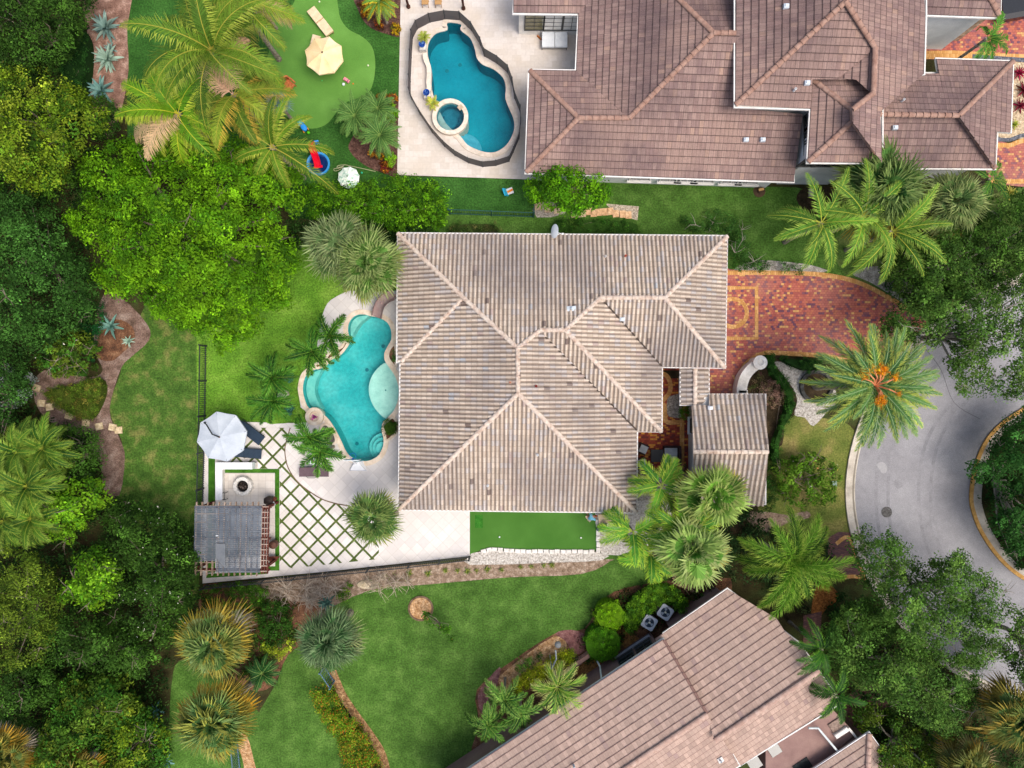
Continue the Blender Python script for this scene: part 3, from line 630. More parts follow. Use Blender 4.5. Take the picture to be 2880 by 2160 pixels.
sheet('corner_lawn', smooth([(372,1700),(366,1560),(372,1470),(385,1430),(430,1430),(500,1490),(560,1540),(548,1600),(545,1700)], 3), 0.0065, m_lawn)
sheet('front_lawn', smooth([(1700,900),(1790,905),(1845,930),(1838,1020),(1838,1100),(1850,1170),(1720,1160),(1640,1110),(1640,1000),(1690,960)], 3), 0.008, m_dry)
sheet('hedge_border_soil', smooth([(1575,790),(1650,760),(1720,790),(1730,900),(1700,1010),(1690,1120),(1560,1150),(1540,1000),(1560,860)], 3), 0.006, M('dark_mulch', '#3d3324', '#2a2418', '#514330', scale=2, rough=0.95, bmp=0.5, fine=0.3, fs=12))
# mulch beds and paths
sheet('mulch_path', smooth([(225,635),(262,642),(318,700),(322,735),(285,770),(262,795),(240,865),(240,905),(262,955),(270,990),(258,1070),(225,1060),(215,1000),(170,945),(100,905),(72,850),(95,800),(190,815),(222,800),(205,760),(205,700)], 3), 0.014, m_mulch_g)
sheet('leaf_litter', smooth([(215,720),(250,690),(285,705),(290,735),(262,765),(240,780),(210,770)], 3), 0.018, m_mulch)
sheet('agave_bed', smooth([(170,-60),(285,-60),(275,60),(278,150),(262,240),(235,300),(180,240),(190,160),(188,60)], 3), 0.016, M('pink_mulch', '#8a6a5c', '#6a4e42', '#b39585', scale=1.6, rough=0.95, bmp=0.6, fine=0.35, fs=12))
sheet('planting_bed', smooth(T(1, 0, [(640,-60),(660,60),(700,140),(760,190),(850,222),(942,235),(955,100),(955,-60)]), 3), 0.018, M('red_mulch', '#5a4038', '#3f2d28', '#75584e', scale=3, rough=0.95, bmp=0.6, fine=0.35, fs=12))
sheet('palm_bed', smooth(T(1, 0, [(620,900),(600,960),(650,1030),(740,1090),(850,1130),(912,1130),(920,900),(925,640),(860,620),(760,660),(700,760)]), 3), 0.018, MAT['red_mulch'])
sheet('gravel_bed', smooth([(1368,1060),(1430,1050),(1452,1150),(1380,1185),(1300,1198),(1288,1105),(1368,1108)], 2), 0.012, m_gravel)
sheet('gravel_strip', smooth([(1015,1202),(1050,1190),(1290,1192),(1300,1210),(1200,1215),(1015,1220)], 2), 0.014, m_gravel)
sheet('dry_bed', smooth([(560,1255),(740,1236),(1015,1212),(1300,1208),(1318,1212),(1255,1240),(1100,1247),(930,1262),(800,1275),(690,1320),(600,1320),(545,1285)], 3), 0.010, M('dry_mulch', '#8c7866', '#6b5947', '#ab9a88', scale=3, rough=0.95, bmp=0.6, fine=0.35, fs=10))
sheet('shrub_bed', smooth([(440,1262),(560,1290),(690,1310),(680,1370),(622,1415),(590,1480),(540,1490),(480,1440),(440,1400)], 3), 0.012, m_mulch)
sheet('right_bed', smooth([(1035,1560),(1030,1490),(1110,1425),(1205,1365),(1262,1358),(1300,1300),(1350,1270),(1500,1250),(1580,1280),(1300,1560),(1100,1700),(1020,1640)], 3), 0.010, m_mulch)
sheet('chip_bed', smooth([(1075,1470),(1110,1435),(1195,1375),(1225,1395),(1190,1440),(1110,1490)], 3), 0.016, m_chip)
sheet('red_stone_bed', smooth([(1032,1510),(1040,1485),(1080,1440),(1075,1475),(1062,1530),(1040,1540)], 3), 0.018, M('red_stone', '#7c5552', '#643f3f', '#96706a', scale=4, rough=0.9, fine=0.25, fs=12))
sheet('red_stone_patch', smooth([(1200,1368),(1232,1360),(1264,1372),(1262,1405),(1240,1412),(1222,1385)], 3), 0.018, MAT['red_stone'])
sheet('chip_patch', smooth([(1335,1360),(1352,1362),(1385,1385),(1350,1400)], 3), 0.016, M('amber_chips', '#8a6438', '#6a4a2a', '#a87e4a', scale=5, rough=0.95, bmp=0.5, fine=0.35, fs=12))
sheet('chip_strip', smooth([(1245,1445),(1275,1420),(1292,1430),(1300,1440),(1262,1465),(1250,1470)], 3), 0.016, MAT['amber_chips'])
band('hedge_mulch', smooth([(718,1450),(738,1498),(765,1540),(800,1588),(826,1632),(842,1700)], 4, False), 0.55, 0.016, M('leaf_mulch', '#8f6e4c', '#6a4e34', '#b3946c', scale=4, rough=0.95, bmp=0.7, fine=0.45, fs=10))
band('hedge_soil_strip', smooth([(722,1490),(745,1535),(775,1580),(805,1630),(826,1700)], 4, False), 0.5, 0.014, m_soil)  # strip of dark soil left of the hedge mulch
sheet('chip_path', smooth([(508,1590),(533,1590),(548,1640),(560,1700),(536,1700),(524,1640)], 3), 0.016, m_chip)
sheet('orange_mulch', smooth([(1762,1270),(1790,1262),(1812,1290),(1780,1320),(1762,1350),(1752,1330)], 3), 0.016, M('orange_chips', '#8e5a2c', '#6a3f20', '#b0753c', scale=5, rough=0.95, bmp=0.5, fine=0.4, fs=12))
sheet('driveway_gravel', smooth([(1672,782),(1700,785),(1728,800),(1762,803),(1800,830),(1806,872),(1786,890),(1757,920),(1738,902),(1716,896),(1722,865),(1712,838),(1690,808)], 3), 0.014, m_gravel)
sheet('soil_patch', smooth([(1740,405),(1800,405),(1830,440),(1790,470),(1745,460),(1720,430)], 3), 0.014, MAT['dark_mulch'])
sheet('gravel_edge', smooth([(1600,572),(1640,562),(1720,568),(1760,575),(1780,588),(1600,586)], 3), 0.014, M('dusty_gravel', '#9d9890', '#77736a', '#bdb8b0', scale=3, rough=0.95, bmp=0.5, fine=0.3, fs=12))
sheet('leafy_gravel', smooth([(1840,590),(1900,575),(1960,610),(2000,640),(1980,670),(1930,640),(1880,610)], 3), 0.016, M('dusty_gravel', '#9d9890', '#77736a', '#bdb8b0', scale=3, rough=0.95, bmp=0.5, fine=0.3, fs=12))
sheet('side_gravel', smooth([(1155,438),(1215,440),(1220,462),(1160,470)], 2), 0.016, M('grey_gravel', '#9c948a', '#6f685f', '#b8b1a6', scale=8, rough=0.95, bmp=0.6, fine=0.35, fs=13))
sheet('pebble_bed', [(1308,440),(1380,446),(1377,476),(1330,463)], 0.016, M('pebbles', '#a79a88', '#7b7062', '#c4b9a8', scale=9, rough=0.95, bmp=0.7, fine=0.35, fs=14))
# pool decks
dk = [(862,628),(800,630),(753,628)] + smooth([(753,628),(728,640),(708,655),(697,680),(693,700),(686,740),(688,752),(710,770)], 3, False) + [(700,800),(640,820),(650,880),(690,910),(643,914),(553,912),(440,910),(438,1260),(553,1249),(700,1235),(1015,1201),(1015,1095),(880,1095),(880,628)]
sheet('pool_deck', dk, 0.03, m_deck, (Wp,))
sheet('travertine_deck', [(868,-120),(858,378),(1145,388),(1260,380),(1260,-120)], 0.03, m_deck2, (Wp2,))
sheet('lawn_cut', smooth([(641,760),(660,790),(645,830),(642,860),(655,895),(660,905),(642,911),(560,905),(560,780),(600,740)], 3), 0.034, m_lime, (Wp,))
# lattice of pavers in turf
LAT = [(P(x/KF, y/KF).xy) for x, y in [(650,1203),(817,1203),(806,1241),(802,1271),(811,1315),(825,1338),(841,1358),(866,1380),(894,1397),(937,1414),(976,1421),(1020,1450),(1066,1538),(1066,1572),(950,1584),(822,1598),(787,1585),(787,1318),(650,1318)]]
sheet('joint_turf', LAT, 0.036, M('joint_grass', '#4f5f2c', '#3c4c20', '#66703c', scale=3, rough=0.95, bmp=0.4, fine=0.2, fs=14), world=True)
mb = MB(); s0 = CAM_H/FPX; hx, hy = 25.4*s0, 25.9*s0; cx0, cy0 = P(843.7/KF, 1517.3/KF).xy; gp = 0.075
for i in range(-14, 16):
    for j in range(-18, 16):
        if (i+j) % 2 == 0: continue
        qx, qy = cx0+i*hx, cy0+j*hy; ax, ay = hx-gp*1.35, hy-gp*1.35
        c = sh_clip([tuple(p) for p in LAT], [(qx+ax, qy), (qx, qy+ay), (qx-ax, qy), (qx, qy-ay)] if True else [])
        if len(c) >= 3 and abs(area2(c)) > 0.02:
            c2 = []
            for p in c:
                if not c2 or (abs(p[0]-c2[-1][0])+abs(p[1]-c2[-1][1])) > 1e-4: c2.append(p)
            if area2(c2) < 0: c2 = c2[::-1]
            n = len(mb.v); mb.v += [(x, y, 0.052) for x, y in c2]+[(x, y, 0.037) for x, y in c2]; k = len(c2)
            mb.f.append(tuple(range(n, n+k))); mb.f += [(n+a+k, n+(a+1) % k+k, n+(a+1) % k, n+a) for a in range(k)]
tag(mb.build('lattice_pavers', m_deck), kind='structure')
Z1 = lambda x, y: ((540+x/3.317)/KF, (1140+y/3.317)/KF)
m_edge = M('brown_edging', '#6a5846', '#54442f', '#7d6a55', scale=4, rough=0.9)
band('deck_edging', smooth([(p.x, p.y) if 0 else p for p in [(817/KF,1203/KF),(806/KF,1241/KF),(802/KF,1271/KF),(811/KF,1315/KF),(841/KF,1358/KF),(894/KF,1397/KF),(937/KF,1414/KF),(985/KF,1423/KF)]], 4, False), 0.07, 0.06, m_edge)
m_jt = M('border_turf', '#3c6a1e', '#315c18', '#4b7a28', scale=2, rough=0.95, bmp=0.5, fine=0.2, fs=14)
sheet('turf_strip', [Z1(*p) for p in [(290,592),(817,592),(817,1540),(700,1540),(700,1500),(778,1500),(775,630),(290,630)]], 0.042, m_jt)
sheet('turf_strip', [Z1(*p) for p in [(155,480),(218,480),(218,1560),(150,1560)]], 0.042, m_jt)
sheet('turf_strip', [Z1(*p) for p in [(135,1570),(700,1545),(700,1572),(135,1610)]], 0.042, m_jt)
sheet('fire_pit_patio', [Z1(*p) for p in [(280,632),(773,632),(773,1500),(280,1500)]], 0.046, cellmat('square_pavers', 0.5, 0.5, [(0, srgb('#c9c1b7')), (0.5, srgb('#cec7be'))], srgb('#a89f95'), 0.025, 0, half=False, var=0.04))
sheet('side_putting_green', [(1015,1104),(1290,1104),(1289,1188),(1120,1189),(1050,1184),(1015,1197)], 0.034, m_put2)
sheet('putting_cup_mat', [(1026,1112),(1043,1112),(1043,1140),(1026,1140)], 0.04, M('dark_turf', '#2f6a1e', '#265c18', '#3a7626', scale=3, rough=0.9, fine=0.25, fs=16))
# driveway and courtyard
DRV = smooth([(1540,586),(1600,585),(1700,586),(1780,590),(1850,605),(1920,638),(1985,678),(2000,700),(1975,740),(1945,765),(1900,790),(1870,780),(1800,772),(1782,765),(1690,759),(1655,757),(1628,768),(1605,785),(1590,815),(1583,850),(1500,855),(1500,700)], 3)
sheet('driveway', DRV, 0.02, m_brick)
band('driveway_border', smooth([(1540,590),(1600,589),(1700,590),(1780,594),(1850,609),(1918,642),(1985,684)], 4, False), 0.3, 0.03, m_bbord)
band('driveway_border', smooth([(1587,852),(1594,820),(1608,790),(1630,772),(1655,762),(1690,763),(1780,769),(1830,780)], 4, False), 0.3, 0.03, m_bbord2)
band('driveway_square', [(1560,622),(1634,622),(1634,731),(1560,731)], 0.28, 0.026, m_bbord)
band('driveway_circle', circ(1583, 676, 30, 40), 0.28, 0.028, m_bbord2, closed=True)
sheet('courtyard', [(1360,780),(1500,780),(1500,1040),(1360,1040)], 0.02, m_brick2)
band('courtyard_border', smooth([(1425,805),(1440,812),(1448,830),(1445,850),(1430,868),(1436,880),(1436,900),(1442,912),(1460,912),(1475,912)], 4, False), 0.3, 0.03, m_bbord2)
band('courtyard_border', [(1473,905),(1473,1040)], 0.3, 0.032, m_bbord)
sheet('courtyard_gravel', smooth(T(2, 1, [(1012,915),(1040,904),(1085,905),(1100,1040),(1040,1045),(1008,1030),(1002,960)]), 3), 0.03, MAT['grey_gravel'])
sheet('courtyard_soil', [(1430,800),(1500,800),(1500,815),(1445,818)], 0.028, MAT['dark_mulch'])
sheet('courtyard_gravel_bed', smooth([(1368,1020),(1400,1015),(1440,1022),(1470,1060),(1400,1080),(1366,1075)], 2), 0.028, MAT['grey_gravel'])
# road
RD = smooth([(2620,450),(2450,510),(2230,592),(2140,630),(2058,678),(1975,742),(1905,830),(1860,925),(1838,1015),(1837,1100),(1858,1190),(1902,1280),(1985,1382),(2092,1462),(2192,1500),(2400,1540),(2620,1540)], 4)
sheet('road', RD, 0.012, m_asph)
cl = smooth([(2450,510),(2230,592),(2140,630),(2058,678),(1975,742),(1905,830),(1860,925),(1838,1015),(1837,1100),(1858,1190),(1902,1280),(1985,1382),(2092,1462),(2192,1500),(2400,1540)], 4, False)
band('kerb', cl, 0.62, 0.13, m_kerb, h=0.14)
band('gutter_line', [(x+6, y) for x, y in cl], 0.12, 0.134, M('gutter_grime', '#8b8376', '#776f63', scale=3, rough=0.9))
ISL = smooth([(2600,830),(2330,845),(2250,868),(2205,892),(2159,925),(2130,962),(2110,1015),(2102,1070),(2107,1106),(2126,1150),(2166,1205),(2216,1247),(2300,1290),(2600,1330)], 4)
sheet('island_ground', [(x+14, y) for x, y in ISL], 0.03, m_soil)
il = smooth([(2330,843),(2250,866),(2212,882),(2159,918),(2126,957),(2104,1013),(2096,1070),(2101,1106),(2120,1152),(2160,1208),(2212,1250),(2300,1295)], 4, False)
band('island_kerb', [(x+12, y) for x, y in il], 0.6, 0.12, m_kerb, h=0.12)
band('kerb_paint', [(x+0.5, y) for x, y in il], 0.24, 0.126, m_yel, h=0.1)
def mark(name, pts, w, z, m): mb = MB(); mb.ribbon(W2(smooth(pts, 5, False)), w, z); tag(mb.build(name, m), kind='structure')
m_tyre = M('tyre_wear', '#8b8a8d', '#828184', '#949396', scale=1.5, rough=0.9, fine=0.12, fs=12)
for dx in (0, 26, 92, 118): mark('tyre_wear', [(2150+dx*0.55, 700-dx*0.2), (2010+dx*0.9, 800+dx*0.25), (1915+dx, 930+dx*0.1), (1892+dx, 1060), (1910+dx, 1190-dx*0.1), (1975+dx*0.95, 1310-dx*0.3), (2090+dx*0.6, 1400-dx*0.5)], 0.22, 0.0165, m_tyre)
m_crk = M('crack_filler', '#5f5e60', '#525153', scale=4, rough=0.9)
for pts in ([(1990,745),(2030,800),(2060,870),(2120,905)], [(1975,1352),(2050,1330),(2110,1290),(2150,1240)]): mark('road_crack', [(x+random.uniform(-4, 4), y+random.uniform(-4, 4)) for x, y in pts], 0.03, 0.018, m_crk)
sheet('oil_stain', smooth([(1930,1040),(1945,1035),(1950,1048),(1938,1056)], 3), 0.0175, m_tyre)
sheet('road_patch', smooth([(1893,1003),(1906,998),(1916,1008),(1914,1020),(1905,1022),(1898,1012)], 3), 0.0178, M('pale_patch', '#9f9e9f', '#979697', scale=3, rough=0.9, fine=0.1, fs=14))
# neighbour drives
sheet('neighbour_driveway', smooth([(1990,-80),(2400,-80),(2400,132),(2160,128),(2000,128),(1980,100)], 2), 0.012, m_brick)
band('neighbour_driveway_border', [(1990,119),(2060,118),(2160,124),(2300,130)], 0.55, 0.02, m_bbord)
sheet('front_rock_bed', smooth([(2150,135),(2400,140),(2400,290),(2260,296),(2200,300),(2150,290)], 2), 0.014, M('tan_rock', '#bda98a', '#9a8468', '#d6c6aa', scale=6, rough=0.95, bmp=0.6, fine=0.35, fs=10))
band('slate_edging', smooth([(2100,122),(2180,128),(2300,136)], 4, False), 0.3, 0.024, M('slate', '#5d6068', '#44474e', '#777a80', scale=6, rough=0.9, fine=0.3, fs=10))
band('slate_edging', smooth([(2150,300),(2180,302),(2212,292),(2260,292)], 4, False), 0.25, 0.026, MAT['slate'])
sheet('neighbour_walk', smooth([(2140,308),(2180,310),(2215,300),(2400,290),(2400,400),(2140,396)], 2), 0.02, m_brick)
band('neighbour_walk_border', smooth([(2140,312),(2180,314),(2212,304),(2300,296)], 4, False), 0.3, 0.028, m_bbord)
band('neighbour_walk_border', [(2140,392),(2300,392)], 0.3, 0.028, m_bbord)
sheet('entry_walk', smooth([(1790,1160),(1838,1150),(1870,1200),(1872,1245),(1820,1240),(1790,1210)], 2), 0.02, m_dkpav)
band('entry_walk_border', smooth([(1806,1175),(1832,1160),(1850,1200),(1868,1248)], 4, False), 0.25, 0.028, m_bbord)
band('entry_walk_border', smooth([(1824,1247),(1845,1245),(1872,1250)], 4, False), 0.25, 0.028, m_bbord)
sheet('side_walk', [(1735,1330),(1775,1320),(1770,1400),(1735,1390)], 0.02, m_dkpav)
sheet('porch_paving', [(1810,1520),(1870,1470),(1920,1520),(1850,1600),(1760,1620)], 0.02, m_dkpav)
sheet('front_mulch_strip', smooth([(1612,1108),(1660,1106),(1700,1112),(1742,1104),(1748,1118),(1700,1130),(1660,1150),(1625,1135)], 3), 0.018, M('beige_mulch', '#8a7666', '#6d5a4c', '#a59180', scale=3, rough=0.95, bmp=0.6, fine=0.35, fs=10))
# round tree ring in the lower lawn
sheet('tree_ring_mulch', circ(909, 1314, 25, 24), 0.03, m_chip)
band('tree_ring_edging', circ(909, 1314, 25.5, 30), 0.12, 0.08, m_edge, closed=True, h=0.08)
# ------------------------------------------------ pools
def pool_build(name, W, deep, m_wall, m_floor, m_cop, zt=0.035, cw=0.32):
    o = W; mb = MB(); n = len(o); mb.add([(x, y, zt) for x, y in o]+[(x, y, -deep) for x, y in o], [(i, (i+1) % n, (i+1) % n+n, i+n) for i in range(n)])
    tag(mb.build(name+'_wall', m_wall), kind='structure'); sheet(name+'_floor', o, -deep, m_floor, world=True)
    out = offset(o, cw); mb = MB(); vs = [(x, y, zt+0.05) for x, y in o]+[(x, y, zt+0.05) for x, y in out]+[(x, y, 0) for x, y in out]+[(x, y, zt-0.05) for x, y in o]
    mb.add(vs, [(i, (i+1) % n, (i+1) % n+n, i+n) for i in range(n)]+[(i+n, (i+1) % n+n, (i+1) % n+2*n, i+2*n) for i in range(n)]+[(i+3*n, (i+1) % n+3*n, (i+1) % n, i) for i in range(n)])
    tag(mb.build(name+'_coping', m_cop), kind='structure')
m_wt = M('pool_plaster', '#2fb5b5', '#1ea3a6', '#63cfcb', scale=0.7, rough=0.8, fine=0.07, fs=12)
# mottling painted into the floor colour imitates cloud reflections on the water
m_wt = M('pool_floor', '#3ab2b5', '#179a9f', '#6ac8c7', scale=0.3, rough=0.8, fine=0.13, fs=5)
m_shelf = M('shelf_plaster', '#b4d8cc', '#a6cdc2', '#c4e2d6', scale=2, rough=0.8, fine=0.06, fs=12)
m_wall1 = M('pool_wall_plaster', '#4fc0bf', '#44b0b2', scale=2, rough=0.8)
m_cop = M('coping_stone', '#d8c8b2', '#cbb79e', '#e2d5c3', scale=2.5, rough=0.8, fine=0.08, fs=8)
pool_build('pool', Wp, 1.35, m_wall1, m_wt, m_cop)
m_fl2 = M('pool_floor_dark', '#0f8f9f', '#0b8192', '#1b9cab', scale=0.5, rough=0.8, fine=0.08, fs=5)
pool_build('neighbour_pool', Wp2, 1.4, M('pool_wall_dark', '#12808f', '#0e7282', scale=2, rough=0.8), m_fl2, M('neighbour_coping', '#cfc3b4', '#c2b3a1', '#dbd0c3', scale=2.5, rough=0.8, fine=0.08, fs=8))
tag(sheet('pool_water', offset(Wp, 0.01), -0.07, watermat('water', (0.82, 0.95, 0.95)), world=True), kind='structure')
tag(sheet('neighbour_pool_water', offset(Wp2, 0.01), -0.07, watermat('water_deep', (0.72, 0.92, 0.95)), world=True), kind='structure')
def shelf(name, poly, W, z0, z1, m):
    pw = [tuple(P(x, y).xy) for x, y in poly]; 
    mb = MB(); mb.prism(pw, z0, z1); tag(mb.build(name, m), kind='structure')
t11 = lambda pts: T(1, 1, pts)
shelf('tanning_ledge', smooth(t11([(838,690),(782,728),(738,795),(725,870),(742,945),(782,1010),(833,1055),(853,1043),(893,1000),(918,930),(922,860),(903,788),(869,733)]), 3), Wp, -1.34, -0.28, m_shelf)
shelf('pool_bench', smooth(t11([(408,736),(378,800),(366,870),(385,940),(412,990),(400,1000),(347,980),(322,930),(309,860),(322,792),(352,756)]), 3), Wp, -1.34, -0.55, M('bench_plaster', '#7cc8c0', '#6abbb6', '#90d2c8', scale=2, rough=0.8))
shelf('pool_entry_ledge', smooth(t11([(722,386),(668,428),(632,480),(610,520),(602,480),(610,432),(643,394),(690,382)]), 3), Wp, -1.34, -0.42, M('entry_plaster', '#8ecbc0', '#79bcb3', '#a2d6ca', scale=2, rough=0.8, fine=0.1, fs=9))
for k, (r, z) in enumerate([(96, -0.95), (68, -0.65), (40, -0.35)]):
    c = [(x, y) for x, y in circ(553+812/3, 553+1248/3, r/3, 30)]; cw = [tuple(P(x, y).xy) for x, y in c]; ins = inpoly([p[0] for p in cw], [p[1] for p in cw], Wp)
    # only the part of each step that lies in the basin
    inner = offset(Wp, -0.03); pts = []
    for p, q in zip(cw, ins):
        if q: pts.append(p)
        else:
            j = min(range(len(inner)), key=lambda i: (inner[i][0]-p[0])**2+(inner[i][1]-p[1])**2); 
            if not pts or pts[-1] != inner[j]: pts.append(inner[j])
    mb = MB(); mb.prism(pts, -1.34, z); tag(mb.build('pool_step', M('step_plaster', '#62cbc6', '#50bfbb', '#78d2cc', scale=2, rough=0.8)), kind='structure')
for k, (r, z) in enumerate([(118, -0.95), (92, -0.6), (62, -0.32)]):
    c = circ(553+1342/3, 960/3-3, r/3, 30); cw = [tuple(P(x, y).xy) for x, y in c]; ins = inpoly([p[0] for p in cw], [p[1] for p in cw], Wp2); inner = offset(Wp2, -0.03); pts = []
    for p, q in zip(cw, ins):
        if q: pts.append(p)
        else:
            j = min(range(len(inner)), key=lambda i: (inner[i][0]-p[0])**2+(inner[i][1]-p[1])**2)
            if not pts or pts[-1] != inner[j]: pts.append(inner[j])
    mb = MB(); mb.prism(pts, -1.39, z); tag(mb.build('pool_step', M('dark_step_plaster', '#4fa3b4', '#4294a6', '#62b0c0', scale=2, rough=0.8)), kind='structure')
for nm, pts, z in (('pool_drain', t11([(800,577)]), -1.34), ('pool_drain', t11([(625,1227)]), -1.34), ('pool_drain', T(1, 0, [(1225,398)]), -1.39), ('pool_drain', T(1, 0, [(1313,358)]), -1.39), ('pool_drain', t11([(692,735)]), -1.34), ('pool_drain', t11([(835,870)]), -0.275)):
    c = P(*pts[0]); mb = MB(); rr = 0.13 if z < -1 else 0.05; mb.lathe((c.x, c.y, z), [(rr, 0), (rr, 0.02), (rr*.6, 0.03), (rr*.5, 0.01)], 14); tag(mb.build(nm, M('drain_dark', '#1a7c86', scale=3)), kind='structure')
# raised spa in the neighbour pool
c = P(553+1262/3, 770/3); th = thing('spa', 'round raised spa with a pale stone rim at the edge of the neighbour pool', 'hot tub', (c.x, c.y, 0))
mb = MB(); Rr, ri = 1.17, 0.88; mb.lathe(c, [(Rr-.03, -1.3), (Rr, 0.3), (Rr+.03, 0.33), (Rr+.03, 0.4), (ri+.04, 0.4), (ri, -0.55), (0.02, -0.55)], 40); mb.build('rim', M('spa_stone', '#d6cab9', '#c6b7a3', '#e0d6c8', scale=3, rough=0.8, fine=0.08, fs=8), th)
mb = MB(); mb.lathe(c, [(ri-.005, -0.54), (ri-.005, 0.2), (ri-.03, 0.2), (ri-.03, -0.5), (0.02, -0.5)], 36); mb.build('basin', M('spa_plaster', '#3f8e99', '#33808c', '#4e9aa4', scale=3, rough=0.8), th)
mb = MB(); pts = [c+Vector((0.55*math.cos(a), 0.55*math.sin(a), -0.3)) for a in np.linspace(R_(150), R_(380), 16)]; mb.tube(pts, 0.05, 6); mb.build('seat_edge', M('spa_bench', '#2a6f80', scale=3), th)
mb = MB(); mb.lathe((c.x, c.y, 0.33), [(ri+.02, 0), (0.01, 0.001)], 36); mb.build('water', watermat('spa_water', (0.75, 0.9, 0.93), 3, 0.3), th)
mb = MB(); mb.box((c.x+0.62*1.1, c.y+0.55*1.1, 0.41), (0.34, 0.3, 0.04), R_(40)); mb.build('spillway', M('spill_stone', '#b7a58d', '#a2917b', scale=4), th)
# ------------------------------------------------ houses
tst = [(0, srgb('#c8b8a6')), (0.22, srgb('#c0b09e')), (0.42, srgb('#cebfae')), (0.62, srgb('#bfae9c')), (0.80, srgb('#bdb5af')), (0.962, srgb('#b0b3b6')), (0.970, srgb('#b3a097')), (0.990, srgb('#76665e'))]
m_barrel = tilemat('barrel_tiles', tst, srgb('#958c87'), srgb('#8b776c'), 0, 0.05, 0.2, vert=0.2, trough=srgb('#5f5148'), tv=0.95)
m_cap = M('ridge_cap_tiles', '#c4b3a4', '#b09685', '#cdc1b4', scale=3, rough=0.8, fine=0.12, fs=6)
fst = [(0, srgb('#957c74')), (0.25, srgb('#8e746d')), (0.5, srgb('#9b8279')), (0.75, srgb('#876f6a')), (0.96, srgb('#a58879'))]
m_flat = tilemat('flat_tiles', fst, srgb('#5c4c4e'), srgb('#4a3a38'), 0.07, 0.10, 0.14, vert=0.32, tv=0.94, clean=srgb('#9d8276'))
fst2 = [(0, srgb('#ac9487')), (0.25, srgb('#a58d80')), (0.5, srgb('#b2998b')), (0.75, srgb('#9f887c')), (0.96, srgb('#97807a'))]
m_flat2 = tilemat('pink_flat_tiles', fst2, srgb('#a08c80'), srgb('#7a5e56'), 0.05, 0.09, 0.2, vert=0.08, tv=0.93)
m_cap2 = M('brown_ridge_caps', '#997a6c', '#8a6a5d', '#a6897b', scale=2.5, rough=0.8, fine=0.12, fs=6)
m_cap3 = M('pink_ridge_caps', '#ae9285', '#9e8174', '#bba295', scale=2.5, rough=0.8, fine=0.1, fs=6)
m_white = M('white_paint', '#dfdcd6', '#d2cfc8', '#e6e4df', scale=1.5, rough=0.7, fine=0.04, fs=10)
m_stucco = M('stucco', '#d3d6d6', '#c6cacb', '#dde0df', scale=1.2, rough=0.9, fine=0.06, fs=14)
m_stucco2 = M('grey_stucco', '#b3b0ae', '#a6a3a2', '#bebbb8', scale=1.2, rough=0.9, fine=0.06, fs=14)
m_taupe = M('taupe_stucco', '#8a6f68', '#7f655f', '#947970', scale=1.2, rough=0.9, fine=0.06, fs=14)
m_glass = M('window_glass', '#2a3030', '#1e2424', '#3a4040', scale=2, rough=0.08, spec=0.6)
m_glass2 = M('warm_window_glass', '#6e6a4c', '#5a5840', '#7b785c', scale=2, rough=0.1, spec=0.6)
m_frame = M('dark_window_frame', '#4a4a48', scale=3, rough=0.5)
m_gut = M('gutter_metal', '#d8d6d2', '#c9c7c3', scale=3, rough=0.5)
def vent(parent, roof, pl, x, y, kind='box', col='#c9d2da'):
    p = roof.lift(pl, x, y); mb = MB()
    if kind == 'box': mb.box((p.x, p.y, p.z+0.12), (0.3, 0.24, 0.22)); mb.box((p.x+0.02, p.y, p.z+0.25), (0.2, 0.16, 0.05))
    elif kind == 'plate': mb.box((p.x, p.y, p.z+0.1), (0.55, 0.3, 0.05), 0.05); mb.lathe((p.x+0.05, p.y, p.z+0.1), [(0.09, 0), (0.09, 0.2), (0.05, 0.22)], 10)
    else: mb.lathe((p.x, p.y, p.z), [(0.07, 0), (0.07, 0.35), (0.045, 0.36), (0.045, 0.2)], 10)
    o = mb.build('roof_vent', M('vent_'+col[1:], col, scale=6, rough=0.6), parent); return o
# --- main house
he = 3.1; k = 0.36
c0 = P(1110, 800); house = thing('house', 'pale barrel tile hip roof house between the turquoise pool and the brick drive', 'house', (c0.x, c0.y, 0))
rf = Roof(he, k, 'barrel', 0.262, 0.37)
A, B, Cc, D, E, Gg, I = (1001,643), (1118,752), (1119,850), (1167,713), (1221,713), (1297,643), (1436,643)
NW, NE, SE0, J1, J2, J3, SE, SW, WL = (860,505), (1570,511), (1565,794), (1429,792), (1428,932), (1375,931), (1374,1106), (862,1100), (862,783)
f_n = rf.face([NW, NE, I, Gg, E, D, B, A], NW, NE)
f_wt = rf.face([NW, A, (860,783)], (859,505), (859,783))
f_w = rf.face([(866,781), A, B, Cc, SW], (866,783), (863,1100))
f_s = rf.face([SW, Cc, SE], SW, SE)
f_e1 = rf.face([B, Cc, SE, J3, D], (1374,1106), (1375,931))
f_s2 = rf.face([D, E, J2, J3], J3, J2)
f_e2 = rf.face([E, Gg, J1, J2], J2, J1)
f_s3 = rf.face([Gg, I, SE0, J1], J1, SE0)
f_e3 = rf.face([I, NE, SE0], SE0, NE)
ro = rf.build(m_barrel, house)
L = lambda pl, p: rf.lift(pl, *p)
up = lambda v: v+Vector((0, 0, 0.07))
caps([(up(L(f_n, a)), up(L(f_n, b))) for a, b in ((NW, A), (A, B), (B, D), (D, E), (E, Gg), (Gg, I), (NE, I))] +
     [(up(L(f_w, (868,780))), up(L(f_w, A))), (up(L(f_w, B)), up(L(f_w, Cc))), (up(L(f_s, SW)), up(L(f_s, Cc))), (up(L(f_s, SE)), up(L(f_s, Cc))), (up(L(f_s2, J2)), up(L(f_s2, E))), (up(L(f_s3, SE0)), up(L(f_s3, I)))], ro, m_cap, 0.135, 0.4)
